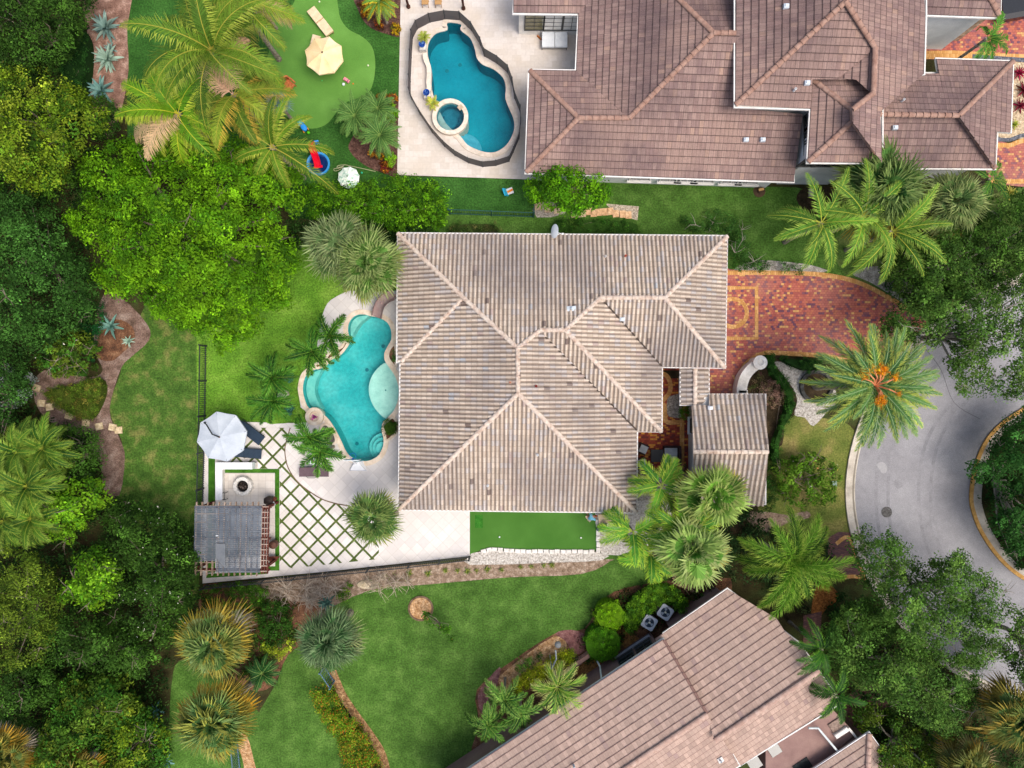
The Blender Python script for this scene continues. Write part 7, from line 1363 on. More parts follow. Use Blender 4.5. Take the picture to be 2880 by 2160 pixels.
# central hedges
canopy('hedge_tree', 'broad bright green hedge mass above the two fan palms', 'hedge', [(652,400),(700,388),(760,392),(800,385),(860,376),(920,385),(962,402),(973,440),(962,490),(905,505),(850,500),(800,490),(760,478),(700,472),(650,470),(640,430)], 3.3, 0.3, G('#5a8c16', '#70a31c', '#447412', '#325c10'), dens=8, nl=46, cr=0.4, leaf=0.15, seed=31, gap=0.9, gf=2.6, trunk=0.1, limbs=6, prof=0.55, rough=0.7, bv=0.3)
canopy('bush_tree', 'vivid green bushy tree against the corner of the neighbour roof', 'tree', [(1127,395),(1150,378),(1180,366),(1212,353),(1230,362),(1262,368),(1290,366),(1320,395),(1324,415),(1308,440),(1280,452),(1240,466),(1195,454),(1155,440),(1130,415)], 5.0, 3.3, G('#548a10', '#689e14', '#427610', '#305c10'), dens=8, nl=46, cr=0.42, leaf=0.17, seed=32, trunk=0.12, prof=0.7, rough=0.8, bv=0.28, depth=1.2, gap=0.9, gf=2.4)
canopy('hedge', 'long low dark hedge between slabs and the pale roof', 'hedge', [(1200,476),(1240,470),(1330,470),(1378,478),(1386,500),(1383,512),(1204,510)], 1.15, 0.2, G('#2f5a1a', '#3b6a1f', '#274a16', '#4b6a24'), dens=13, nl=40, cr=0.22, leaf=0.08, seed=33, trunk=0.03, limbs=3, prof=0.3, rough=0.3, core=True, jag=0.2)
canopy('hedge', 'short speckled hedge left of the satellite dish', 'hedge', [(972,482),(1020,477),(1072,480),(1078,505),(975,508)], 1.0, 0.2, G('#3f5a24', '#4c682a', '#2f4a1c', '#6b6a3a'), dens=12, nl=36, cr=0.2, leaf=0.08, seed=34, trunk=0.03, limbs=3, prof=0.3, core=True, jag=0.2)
canopy('twiggy_shrub', 'sparse dark shrub with bare grey twigs beside the roof corner', 'shrub', [(1470,460),(1530,448),(1590,465),(1620,520),(1645,565),(1600,580),(1572,560),(1572,508),(1500,505)], 1.8, 0.2, G('#3c6428', '#4a7430', '#2f5420'), dens=8, nl=40, cr=0.3, leaf=0.11, seed=35, trunk=0.02, limbs=4, hole=0.12, twigs=7, bark=M('grey_twig', '#8f897c', '#756f64', scale=6, rough=0.9))
canopy('ground_cover_shrub', 'low leafy shrub over the gravel above the brick drive', 'shrub', [(1572,520),(1600,560),(1680,560),(1740,570),(1740,595),(1640,590),(1575,585)], 0.8, 0.1, G('#3a6a24', '#4a7a2c', '#2c541c'), dens=7, nl=26, cr=0.24, leaf=0.1, seed=36, trunk=0.03, hole=0.35, limbs=3)
# bottom planting
canopy('bush', 'dark green dense shrub between the yellow fan palms and the grey green one', 'shrub', [(556,1310),(590,1295),(625,1318),(637,1360),(622,1392),(585,1400),(556,1380)], 2.6, 0.3, G('#2c5016', '#38601c', '#204010'), dens=8, nl=40, cr=0.34, leaf=0.12, seed=41, trunk=0.06)
canopy('bush', 'yellow green variegated shrub at the edge of the orange mulch', 'shrub', [(548,1370),(575,1388),(600,1388),(635,1380),(628,1410),(605,1428),(578,1415),(555,1395)], 1.4, 0.2, G('#8a9a24', '#a2b030', '#5f7a1c'), dens=9, nl=36, cr=0.26, leaf=0.1, seed=42, trunk=0.04)
canopy('hedge', 'low green hedge strip under the pergola wall', 'hedge', [(434,1265),(500,1258),(575,1262),(582,1300),(540,1310),(440,1305)], 1.1, 0.2, G('#3f6a1a', '#4f7c20', '#325614'), dens=10, nl=36, cr=0.24, leaf=0.1, seed=43, trunk=0.03, limbs=3, prof=0.3)
canopy('twiggy_shrub', 'bare grey brown twig shrub along the black fence', 'shrub', [(582,1262),(640,1252),(720,1250),(735,1270),(700,1295),(640,1300),(590,1290)], 1.2, 0.1, G('#8c7c6a', '#a08f7c', '#75674f'), dens=3, nl=10, cr=0.24, leaf=0.08, seed=44, trunk=0.03, hole=0.1, twigs=70, bark=M('dry_twig', '#a39584', '#877967', '#bcb0a0', scale=6, rough=0.9))
canopy('bush', 'small yellow green bush at the end of the twig shrub', 'shrub', [(728,1272),(745,1255),(762,1262),(758,1290),(742,1305),(728,1295)], 1.0, 0.1, G('#6a8c1c', '#3f661a'), dens=9, nl=30, cr=0.22, leaf=0.1, seed=45, trunk=0.03)
canopy('twiggy_shrub', 'sparse grey green scrub above the pale boulder', 'shrub', [(762,1246),(830,1236),(870,1236),(900,1250),(860,1272),(820,1280),(780,1256)], 0.6, 0.06, G('#7d8a4a', '#8c8468', '#66743a'), dens=4, nl=16, cr=0.22, leaf=0.09, seed=46, trunk=0.02, hole=0.2, twigs=30, bark=MAT['dry_twig'])
canopy('hedge', 'loose flowering hedge with orange tips running to the bottom edge', 'hedge', [(668,1492),(690,1478),(718,1476),(740,1508),(760,1540),(790,1580),(812,1625),(840,1700),(748,1700),(734,1622),(706,1575),(682,1535)], 1.3, 0.2, G('#5c861c', '#729c20', '#4a741a', '#86982a'), dens=18, nl=40, cr=0.3, leaf=0.1, seed=47, trunk=0.03, limbs=4, prof=0.35, accent=(G('#c2852a', '#b8692c', '#a8a032'), 0.22), jag=0.3)
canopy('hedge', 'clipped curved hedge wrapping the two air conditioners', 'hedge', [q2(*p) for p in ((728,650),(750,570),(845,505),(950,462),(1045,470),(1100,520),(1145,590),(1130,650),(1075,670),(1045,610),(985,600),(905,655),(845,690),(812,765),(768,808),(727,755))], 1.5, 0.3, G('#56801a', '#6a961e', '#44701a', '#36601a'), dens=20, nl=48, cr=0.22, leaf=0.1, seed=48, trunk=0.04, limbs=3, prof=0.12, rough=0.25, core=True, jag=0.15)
for lb, x, y, r, co, sd in (('bright yellow green ball topiary, the upper one', 637, 672, 98, G('#6a9a12', '#7fae18', '#5a8a12'), 49), ('darker green ball topiary, the lower one by the low windows', 590, 852, 118, G('#457a12', '#568c16', '#34640f'), 50)):
    cx_, cy_ = q2(x, y); canopy('topiary', lb, 'topiary', circ(cx_, cy_, r/3*1.15, 16), 1.9, 0.3, co, dens=18, nl=44, cr=0.18, leaf=0.07, seed=sd, trunk=0.05, limbs=3, prof=0.9, rough=0.15, core=True, jag=0.1, smooth_=False, depth=0.3)
canopy('hedge', 'yellow leafed hedge along the low pink wall', 'hedge', [q2(*p) for p in ((0,1110),(80,1040),(160,985),(230,950),(300,905),(360,880),(400,890),(420,950),(380,1000),(300,1045),(200,1095),(90,1165),(0,1205))], 1.3, 0.2, G('#7f941a', '#98a420', '#647e18', '#a8a82c'), dens=22, nl=42, cr=0.26, leaf=0.1, seed=51, trunk=0.03, limbs=3, prof=0.35)
canopy('bush', 'soft green bush in the wood chip bed left of the pole lamp', 'shrub', [q2(*p) for p in ((10,1000),(40,960),(90,940),(140,950),(150,1000),(90,1050),(30,1050))], 0.9, 0.1, G('#4f7a26', '#5f8a30', '#3f661e'), dens=10, nl=30, cr=0.22, leaf=0.09, seed=52, trunk=0.03)
canopy('bush', 'small dark bush beside the pole lamp', 'shrub', [q2(*p) for p in ((145,930),(180,908),(205,930),(195,965),(160,970))], 0.8, 0.1, G('#35601e', '#2a5018'), dens=12, nl=26, cr=0.18, leaf=0.08, seed=53, trunk=0.03)
canopy('round_bush', 'clipped round dark bush in the bed between pool and house', 'shrub', circ(553+868/3, 553+1113/3, 20, 14), 1.0, 0.1, G('#3a5a14', '#466a18', '#2d4a10'), dens=26, nl=40, cr=0.14, leaf=0.06, seed=54, trunk=0.03, smooth_=False, rough=0.1, core=True)
canopy('bush', 'small green bush in the leaf shaped bed by the wall', 'shrub', [t11([(p)])[0] for p in ((872,620),(895,605),(906,640),(903,690),(880,670))], 0.8, 0.1, G('#3f6a26', '#4c7a30'), dens=12, nl=26, cr=0.2, leaf=0.08, seed=55, trunk=0.03)
for lb, x, y, sd in (('small blue green bush, the upper one left of the pool', 621, 815, 56), ('small blue green bush, the lower one left of the pool', 624, 885, 57)):
    canopy('round_bush', lb, 'shrub', circ(x, y, 13, 12), 0.7, 0.1, G('#3f7a64', '#4c8a70', '#35685a'), dens=26, nl=36, cr=0.14, leaf=0.06, seed=sd, trunk=0.03, smooth_=False, rough=0.1, core=True)
# front hedges and plumeria
canopy('hedge', 'clipped hedge running down from the drive past the planter ring', 'hedge', [(1648,762),(1675,765),(1680,790),(1700,810),(1716,840),(1722,870),(1716,900),(1700,925),(1690,960),(1688,1000),(1665,1000),(1668,950),(1690,895),(1695,865),(1680,835),(1660,805)], 1.2, 0.2, G('#2f5a1e', '#3b6a24', '#274a18'), dens=14, nl=40, cr=0.2, leaf=0.08, seed=61, trunk=0.03, limbs=3, prof=0.3, rough=0.25, core=True, jag=0.15)
canopy('hedge', 'short dark hedge along the amber border of the drive', 'hedge', [(1682,768),(1730,770),(1775,775),(1778,800),(1745,806),(1720,800),(1690,785)], 1.1, 0.2, G('#2a501c', '#365f22', '#20421a'), dens=14, nl=40, cr=0.2, leaf=0.08, seed=62, trunk=0.03, limbs=3, prof=0.3, core=True, jag=0.15)
canopy('bush', 'dusty brownish pink shrub behind the curved seat wall', 'shrub', circ(1664, 852, 33, 14), 1.4, 0.2, G('#8e6e5e', '#a08070', '#6f6a44', '#7a5a50'), dens=14, nl=36, cr=0.22, leaf=0.08, seed=63, trunk=0.03)
canopy('bush', 'green brown shrub between seat wall and gate house', 'shrub', [(1622,830),(1640,800),(1650,825),(1640,880),(1652,930),(1660,985),(1664,1050),(1650,1060),(1652,960),(1640,850),(1612,848)], 0.9, 0.1, G('#5a5a34', '#6a6a40', '#4a5a2a', '#8a5a5a'), dens=10, nl=30, cr=0.22, leaf=0.09, seed=64, trunk=0.03)
canopy('hedge', 'dark hedge between the gate house and the plumeria', 'hedge', [(1662,985),(1688,990),(1685,1030),(1680,1090),(1650,1110),(1580,1112),(1570,1095),(1650,1094),(1655,1040)], 1.1, 0.2, G('#28481a', '#34581f', '#203c14'), dens=13, nl=36, cr=0.22, leaf=0.09, seed=65, trunk=0.03, limbs=3, prof=0.3)
canopy('plumeria', 'plumeria bush with white and orange flowers on the front lawn', 'tree', [(1680,1000),(1720,985),(1760,975),(1800,1000),(1822,1040),(1815,1075),(1770,1095),(1720,1100),(1685,1070),(1672,1035)], 2.8, 0.5, G('#4a6f1c', '#5a8220', '#3a5c18', '#68882a'), dens=6, nl=26, cr=0.32, leaf=0.2, seed=66, trunk=0.08, accent=(G('#f2ead0', '#e0a060'), 0.008), twigs=10, hole=0.12)
canopy('bush', 'small bush with magenta flowers at the courtyard edge', 'shrub', [(1368,1025),(1400,1010),(1440,1000),(1470,1000),(1490,1015),(1470,1030),(1430,1035),(1375,1045)], 1.3, 0.1, G('#2c4020', '#3a5228', '#4a3040'), dens=8, nl=30, cr=0.24, leaf=0.09, seed=67, trunk=0.03, accent=(G('#b03aa0', '#c850b4'), 0.10))
canopy('shrub_block', 'small clipped green shrub against the gate house wall', 'shrub', T(2, 1, [(1085,970),(1160,972),(1162,1050),(1130,1065),(1085,1045)]), 1.8, 0.3, G('#3f6a12', '#4f7c16', '#325610'), dens=16, nl=36, cr=0.2, leaf=0.08, seed=68, trunk=0.03, prof=0.4)
# right hand trees
for lb, pl_, zt_, zb_, co, ho, sd, dn, tw in (
  ('airy green oak over the verge at the right edge', [(1960,520),(2020,470),(2110,440),(2280,420),(2280,640),(2200,640),(2120,640),(2050,650),(1990,690),(1930,620),(1900,570)], 6.5, 1.5, OAK+DK, 0.08, 81, 5.4, 10),
  ('sparse oak with branches hanging over the brick drive and road', [(1990,620),(2060,600),(2150,590),(2280,600),(2280,850),(2140,855),(2090,862),(2050,820),(2046,780),(1990,745),(1940,752),(1900,725),(1905,690),(1940,655)], 7.5, 3.0, OAK, 0.26, 82, 4.6, 10),
  ('island tree leaning over the painted kerb', [(2090,992),(2130,985),(2155,935),(2200,890),(2290,850),(2290,1270),(2200,1215),(2150,1170),(2135,1090),(2140,1050),(2100,1035)], 5.0, 1.0, G('#2f5a24', '#3c6a2c', '#24481c'), 0.12, 83, 5.2, 6),
  ('tall oak spreading over the curving road', [(1832,1158),(1870,1140),(1925,1142),(1960,1175),(1990,1215),(2040,1200),(2075,1190),(2130,1235),(2180,1290),(2175,1370),(2150,1430),(2080,1450),(2000,1420),(1930,1400),(1880,1350),(1885,1290),(1850,1235)], 8.5, 3.5, OAK, 0.12, 84, 5.4, 14),
  ('dense oak beside the turned house and its walk', [(1785,1345),(1840,1300),(1880,1290),(1950,1350),(2030,1400),(2120,1430),(2115,1500),(2090,1560),(2060,1605),(1990,1570),(1930,1520),(1870,1490),(1800,1450),(1780,1400)], 7.5, 2.0, OAK, 0.06, 85, 5.8, 12),
  ('thin leaved branch tree at the right edge below the road bend', [(2160,1345),(2200,1290),(2290,1270),(2290,1520),(2200,1470),(2165,1410)], 6.5, 3.0, OAK, 0.3, 86, 4.4, 10),
  ('dark low trees in the shade at the bottom right', [(1840,1540),(1900,1530),(1980,1570),(2060,1600),(2050,1700),(1900,1700),(1870,1620)], 4.0, 0.4, DK+OL, 0.1, 87, 5.2, 6)):
    canopy('oak_tree', lb, 'tree', pl_, zt_, zb_, co, dens=dn, nl=56, cr=0.52, leaf=0.16, seed=sd, trunk=0.16, limbs=16, hole=ho, rough=0.9, depth=0.9, twigs=tw, group='oaks along the road', bark=M('oak_bark', '#7f796d', '#676156', '#979084', scale=5, rough=0.9), bv=0.3, flat=0.45)
canopy('bush', 'dark green bush mass between the fan palms and the verge', 'shrub', [(1940,490),(2010,480),(2080,440),(2200,420),(2200,480),(2060,520),(1980,540)], 2.0, 0.2, DK, dens=6, nl=34, cr=0.4, leaf=0.13, seed=88, trunk=0.05, hole=0.1)
canopy('young_tree', 'slim young tree leaning out of its mulch ring on the lower lawn', 'tree', T(1, 2, [(1080,640),(1100,625),(1115,655),(1145,670),(1150,700),(1200,735),(1240,755),(1265,730),(1275,750),(1245,780),(1290,835),(1275,862),(1230,810),(1170,755),(1120,740),(1085,700)]), 2.4, 0.9, G('#3a6414', '#4a7a18', '#2c5010'), dens=12, nl=26, cr=0.24, leaf=0.13, seed=89, trunk=0.05, limbs=10, smooth_=False, accent=(G('#f0a870'), 0.003), trunk_at=(918, 1322), jag=0.2)
# pile of dead fronds
c = P(1480, 1265); mb = MB(); rr = random.Random(8)
for i in range(26):
    a = rr.uniform(-0.75, -0.35); L_ = rr.uniform(0.6, 2.1); x0, y0 = c.x-0.9+rr.uniform(-.1, .5), c.y+0.6+rr.uniform(-.3, .3); mb.tube([(x0, y0, 0.3+rr.uniform(0, .3)), (x0+L_*0.5*math.cos(a), y0+L_*0.5*math.sin(a), 0.5+rr.uniform(0, .2)), (x0+L_*math.cos(a+rr.uniform(-.2, .2)), y0+L_*math.sin(a+rr.uniform(-.2, .2)), 0.25)], [0.035, 0.025, 0.01], 5)
mb.solo('dead_fronds', M('dead_frond', '#a58b6a', '#846a4c', '#c0a888', scale=5, rough=0.9), 'pile of dead palm frond stalks beside the clipped hedge', 'plant debris')
# small plants
ORD2 = ORD
def tufts(label, pts, r, cols, group, name='small_plant', n=18, accent=None):
    for i, (x, y) in enumerate(pts):
        rosette(label+', '+ORD[i]+' from the left', x, y, r*random.uniform(0.8, 1.2), n, cols, 200+i+int(x), name, 'plant', group, 0.12, 70, 10, 0.02, 0.8)
tufts('small yellow green tuft along the dry bed', [(885,1237),(925,1238),(963,1232),(989,1232),(1010,1233),(1030,1232),(1053,1229),(1084,1230),(1125,1224),(1148,1223),(1175,1221),(1192,1220)], 0.3, ('#7a8c3a', '#93964a', '#5f7a30'), 'tufts in the dry bed')
for lb, x, y, R, n, co, sd in (('large blue grey agave, the top one of the column in the pink mulch', 232, 62, 1.25, 26, ('#86a39a', '#9bb5a8', '#7a9890'), 1), ('large blue grey agave, the second of the column in the pink mulch', 236, 130, 1.2, 24, ('#8fae9c', '#9fbaa8'), 2), ('blue grey agave, the third of the column beside the yellow green tree', 222, 197, 1.15, 22, ('#6f9a94', '#7fa8a0'), 3), ('small agave between the first and second of the column', 240, 108, 0.6, 14, ('#6f8f8a', '#7f9f98'), 4),
                               ('wide blue agave with long arms in the leaf litter', 242, 705, 1.05, 15, ('#6f9c90', '#7faa9c'), 5), ('small pale agave beside the wide one in the leaf litter', 280, 737, 0.55, 18, ('#9ab8a4', '#adc6b2'), 6), ('blue agave half hidden at the bottom mulch strip, upper one', 338, 1532, 0.8, 14, ('#5a8a8c', '#6a9a98'), 7), ('blue agave half hidden at the bottom mulch strip, lower one', 335, 1572, 0.9, 16, ('#4f8086', '#5f9094'), 8), ('blue agave at the bottom edge of the mulch strip', 362, 1645, 0.7, 14, ('#6a9a98', '#7aa8a0'), 9), ('dark blue agave above the grey fringed fan palm', 706, 1302, 0.8, 18, ('#4f7468', '#5a8072'), 10)):
    rosette(lb, x, y, R, n, co, sd)
for lb, x, y, R, co, sd in (('yellow variegated rosette in the dark mulch right of the fan palms', *t3(1560,1252), 0.65, ('#a8a84a', '#bdb85a'), 21), ('crimson cordyline, the upper one by the neighbour drive', *t3(1620,478), 0.6, ('#8c1f3c', '#a02848'), 22), ('crimson cordyline, the middle one by the neighbour drive', *t3(1650,590), 0.7, ('#7a1c30', '#9c2840', '#6a3a2a'), 23), ('crimson cordyline, the lower one by the neighbour drive', *t3(1625,690), 0.65, ('#8c1f3c', '#7a2a3a'), 24), ('yellow green tuft below the crimson cordylines', *t3(1590,810), 0.45, ('#93a23a', '#a8b048'), 25)):
    rosette(lb, x, y, R, 24, co, sd, 'rosette_plant', 'plant', 'rosette plants by the neighbour drive', 0.13)
for lb, pl_, co, sd in (('red and yellow croton clump in the top bed, left one', [(640,0),(665,0),(672,30),(655,40)], G('#a8481c', '#c08a1c', '#5a2c1c', '#6a5a1c'), 91), ('red and yellow croton clump in the top bed, lower one', [(803,40),(822,38),(830,62),(812,68)], G('#8c3a1c', '#b0701c', '#4a2c1c'), 92), ('yellow croton clump in the top bed near the deck', [(842,48),(862,45),(866,68),(848,76)], G('#c0a01c', '#8c5a1c', '#5a5a1c'), 93), ('dark croton clump in the top bed beside the palm', [(775,0),(800,10),(812,35),(790,38)], G('#6a2c1c', '#8a4a1c', '#b08a1c'), 94),
                        ('orange croton clump above the pygmy palms, left one', [(805,208),(820,200),(833,205),(830,220),(812,222)], G('#b0701c', '#8c4a1c', '#5a3a1c'), 95), ('orange croton clump above the pygmy palms, right one', [(835,203),(852,200),(858,215),(845,223)], G('#c07c1c', '#94501c', '#5a3a1c'), 96), ('dark red croton clump at the foot of the pygmy palms', [(812,348),(835,345),(850,362),(842,375),(822,372)], G('#5a1f1c', '#7a3020', '#a8701c'), 97), ('yellow orange croton clump under the lower pygmy palm', [(795,325),(830,330),(828,345),(802,342)], G('#d0981c', '#a8701c', '#6a4a1c'), 98)):
    pl_ = [((x if x > 700 else x+130), y) for x, y in pl_]
    canopy('croton', lb, 'shrub', pl_, 0.8, 0.1, co, dens=22, nl=24, cr=0.17, leaf=0.11, seed=sd, trunk=0.02, limbs=3, smooth_=False, group='crotons in the beds', bv=0.35)
for lb, pl_, sd in (('bright fern clump at the deck edge beside the pygmy palms, upper one', [(838,225),(856,222),(860,262),(842,268),(836,245)], 101), ('bright fern clump at the deck edge below the pygmy palms', [(832,330),(850,328),(858,345),(850,362),(834,355)], 102)):
    canopy('fern', lb, 'fern', pl_, 0.8, 0.1, G('#6a9c1c', '#84b428', '#4f8018'), dens=18, nl=26, cr=0.2, leaf=0.14, seed=sd, trunk=0.02, limbs=3, aspect=0.3, group='ferns at the deck edge')
# palms
CC = dict(nl=96, ll=1.0, lw=0.042, droop=1.75, fa=66, rc='#a8a040', grav=0.9, bendk=0.45, rw=0.45, lden=0.08)
feather_palm('big coconut palm with arching yellow green fronds at the top', 460, 112, 8.5, 4.0, azs=[100,70,40,12,-12,-35,-60,-95,-125,150,172,128,195,215,55,85], g=('#5c7a22', '#6b8a28', '#4a6a20'), tip=('#8c9a3a', '#7a9034'), seed=1, trunk=0.17, group='coconut palms', e0=75, e1=10, **CC)
feather_palm('coconut palm with bright curled fronds above the lime tree', 385, 247, 6.5, 3.0, azs=[175,195,215,150,100,60,-20,-60,-90,120,20,165,205,-120], g=('#6f9c1e', '#86ac24', '#5a8a1c'), tip=('#a3b43a',), seed=2, trunk=0.15, group='coconut palms', e0=70, e1=10, dead=3, deadc='#c0a27c', **{**CC, 'rc': '#c6c03a'})
feather_palm('coconut palm leaning over the paddling pool', 588, 318, 6.0, 3.1, azs=[68,45,4,-29,105,150,-75,195,85,-120], Ls=[.95,1,1.15,1.4,.9,.9,.8,.9,.9,.8], els=[50,40,25,25,50,40,20,20,60,20], g=('#56781e', '#688a24'), tip=('#94a03a',), seed=3, trunk=0.15, group='coconut palms', **{**CC, 'll': 0.6, 'bendk': 0.1})
feather_palm('coconut palm cut by the top edge with long right hand fronds', 505, -8, 7.5, 3.6, azs=[0,-28,-50,-75,-100,-130,200,170,30,-12], g=('#5a741f', '#6a8626'), tip=('#a0923c', '#8a9038'), seed=4, trunk=0.15, group='coconut palms', e0=60, e1=0, dead=1, **CC)
feather_palm('coconut palm with dry tipped fronds between the other coconuts', 505, 205, 7.0, 3.0, azs=[10,-30,60,-70,-100,-140,30,95,150], g=('#566e20', '#7a8c2c'), tip=('#b0983c', '#94983a'), seed=5, trunk=0.15, group='coconut palms', e0=65, e1=5, dead=2, **CC)
fan_palm('silver blue fan palm at the top edge beside the putting green', 553, 5, 3.2, 0.85, 16, 22, ('#7fa4a0', '#8fb2ac'), ('#9dbab2',), ('#a8a890',), 0.9, 0, 6, 0.1, group='silver fan palms')
fan_palm('silver blue fan palm under the coconut fronds', 600, 222, 3.0, 1.0, 16, 22, ('#5f8a88', '#7a9c98'), ('#93b0aa',), ('#a8a890',), 0.9, 0, 7, 0.1, group='silver fan palms')
fan_palm('upper of the two fan palms between the hedge and the pale roof', 735, 532, 5.2, 2.35, 54, 26, ('#5f8048', '#71925a'), ('#9cae74',), ('#b8b060', '#a8a458'), 0.75, 0.1, 8)
fan_palm('lower of the two fan palms overlapping the corner of the pale roof', 795, 572, 5.8, 2.45, 56, 26, ('#5f8a3c', '#729a48'), ('#9cb068',), ('#b8b056', '#a0a048'), 0.75, 0.0, 9)
fan_palm('upper yellow edged fan palm at the lower left', 465, 1386, 5.5, 2.5, 60, 28, ('#648c48', '#789f58', '#90ac78'), ('#b4b04c', '#90a85c'), ('#d0a030', '#c8982c'), 0.35, 0.25, 10)
fan_palm('lower yellow edged fan palm at the lower left', 468, 1551, 5.5, 2.55, 60, 28, ('#568044', '#6a9454'), ('#aab050', '#88a45c'), ('#d0a030', '#c09028'), 0.4, 0.25, 11)
fan_palm('grey green fringed fan palm on the lower lawn edge', 712, 1382, 5.0, 2.2, 58, 28, ('#4f7a48', '#628a56'), ('#7f9c6a',), ('#a89c5a', '#9a9468'), 0.7, 0.5, 12)
fan_palm('fan palm on the white patio beside the side green', 806, 1118, 4.2, 2.05, 34, 24, ('#4f7838', '#628a44'), ('#8ca458',), ('#a0a050',), 0.85, 0.1, 13, drp=0.3)
fan_palm('large fan palm with yellow lower fronds beneath the brown neighbour roof', 1900, 415, 5.2, 3.1, 62, 30, ('#55803c', '#66924a', '#46703a'), ('#8ca45c',), ('#d0a030', '#c49828'), 0.7, 0.0, 14)
fan_palm('fan palm right of the yellow fronded one by the brown roof', 2050, 440, 4.8, 2.3, 56, 28, ('#6a8c4c', '#7c9c5a'), ('#a0b06c',), ('#c4b050', '#b4a848'), 0.75, 0.05, 15)
fan_palm('fan palm with broad pale fronds over the gate house roof', 1540, 1070, 6.2, 2.3, 30, 24, ('#5c8e30', '#72a23a', '#84aa48'), ('#9cb85c', '#b0c068'), ('#c8b454',), 0.8, 0.0, 16, drp=0.25, ws=1.9)
fan_palm('fan palm with drooping pale tips below the gate house', 1495, 1185, 5.8, 2.5, 32, 24, ('#60923a', '#78a44a', '#90b05c'), ('#aec074', '#9cb860'), ('#d0a83c', '#c8b86c'), 0.75, 0.0, 17, drp=0.3, ws=1.9)
fan_palm('fan palm in the far bottom left corner', 15, 1632, 4.5, 1.9, 44, 26, ('#5f7c3c', '#708a48'), ('#a09c48',), ('#c8942c',), 0.4, 0.2, 18)
fan_palm('fan palm cut by the bottom edge left of the mulch strip', 165, 1668, 4.0, 1.7, 40, 26, ('#6a7c3c', '#808a48'), ('#a89c48',), ('#c0942c',), 0.4, 0.5, 19)
fan_palm('large dark fan palm at the right edge below the oaks', 2195, 1548, 4.6, 2.6, 44, 30, ('#4a6c38', '#5a7a40'), ('#8c9c50', '#a89c48'), ('#b8903c',), 0.6, 0.1, 20)
fan_palm('fan palm cut by the bottom right edge', 2085, 1655, 4.0, 2.0, 40, 28, ('#556c34', '#667a3c'), ('#9c9844', '#8c9450'), ('#b08838', '#8a7a5c'), 0.5, 0.3, 21)
# date palm with orange fruit stalks
dp = feather_palm('big date palm with orange flower stalks between drive and road', 1890, 832, 7.5, 3.35, azs=[i*360/52+((i*37) % 11-5) for i in range(52)], nl=84, ll=0.62, g=('#547f40', '#628c48', '#48733c'), tip=('#88a054', '#a0ac4c'), rc='#86a070', els=[(45, 18, -2, 30)[i % 4] for i in range(52)], Ls=[(0.8, 0.98, 1.0, 0.9)[i % 4] for i in range(52)], droop=0.8, plume=0.3, fa=48, lw=0.06, seed=31, trunk=0.3, name='date_palm', group='date palm', grav=0.15)
rg = np.random.default_rng(77); o = P(1890, 832, 7.6); st = MB(); VV, FF, TT = [], [], []; k0 = 0
for az, L_ in ((95, 1.15), (118, 1.2), (140, 1.25), (160, 1.45), (100, 0.75), (78, 0.9), (255, 1.15), (275, 1.1), (262, 0.8), (-28, 1.2), (28, 0.9)):
    a = R_(az); e_ = o+Vector((math.cos(a)*L_*0.8, math.sin(a)*L_*0.8, 0.75)); st.tube([o, o.lerp(e_, 0.5)+Vector((0, 0, 0.3)), e_], [0.05, 0.04, 0.03], 6)
    cc = np.array(e_)+rg.normal(0, 0.10, (18, 3))+np.array([math.cos(a), math.sin(a), -0.3])*rg.uniform(0, 0.3, (18, 1)); V, F, tn = leaves(cc, np.zeros((18, 3)), 26, 0.16, 0.08, G('#e8901c', '#f2a228', '#d87c18', '#eaae34'), rg, aspect=0.35); VV.append(V); FF.append(F+k0); TT.append(tn); k0 += len(V)
st.build('flower_stalk', M('stalk_pink', '#c8845c', '#b8704a', scale=4, rough=0.7), dp); np_mesh('flower_clusters', np.concatenate(VV), np.concatenate(FF), LEAF, np.concatenate(TT), dp)
# small dark feather palms round the pool
SP = dict(nl=54, ll=0.46, lw=0.065, droop=1.5, plume=0.7, lden=0.0, g=('#2c5a1c', '#3c7020', '#244e1a'), tip=('#5f9430', '#467a24'), rc='#6a8a30', e0=60, e1=10, trunk=0.08, name='adonidia_palm', group='small palms round the pool')
feather_palm('small dark palm at the upper left rim of the pool, nearest the water', 712, 725, 3.2, 1.5, azs=[135,120,60,50,-15,-5,-60,-75,180,-110], seed=41, **SP)
feather_palm('small dark palm at the upper left rim of the pool, left of its twin', 673, 760, 3.4, 1.55, azs=[95,80,150,165,200,-100,-85,-40,-30,20], seed=42, **SP)
feather_palm('small dark palm in the lawn left of the pool, upper one', 587, 815, 3.2, 1.55, azs=[100,90,175,150,20,30,0,-30,-100,-50], seed=43, **SP)
feather_palm('small dark palm in the lawn left of the pool, lower one', 590, 866, 3.2, 1.55, azs=[170,190,215,-120,-95,-50,-10,15,60,120], seed=44, **SP)
feather_palm('small dark palm beside the flower planter, upper one of the pair', 668, 945, 3.3, 1.5, azs=[115,130,185,175,20,10,-15,-40,-70,-120], seed=45, **SP)
feather_palm('small dark palm shading the brown lounger, lower one of the pair', 692, 975, 3.2, 1.5, azs=[-5,-20,-75,-95,-60,150,170,60,215,110], seed=46, **SP)
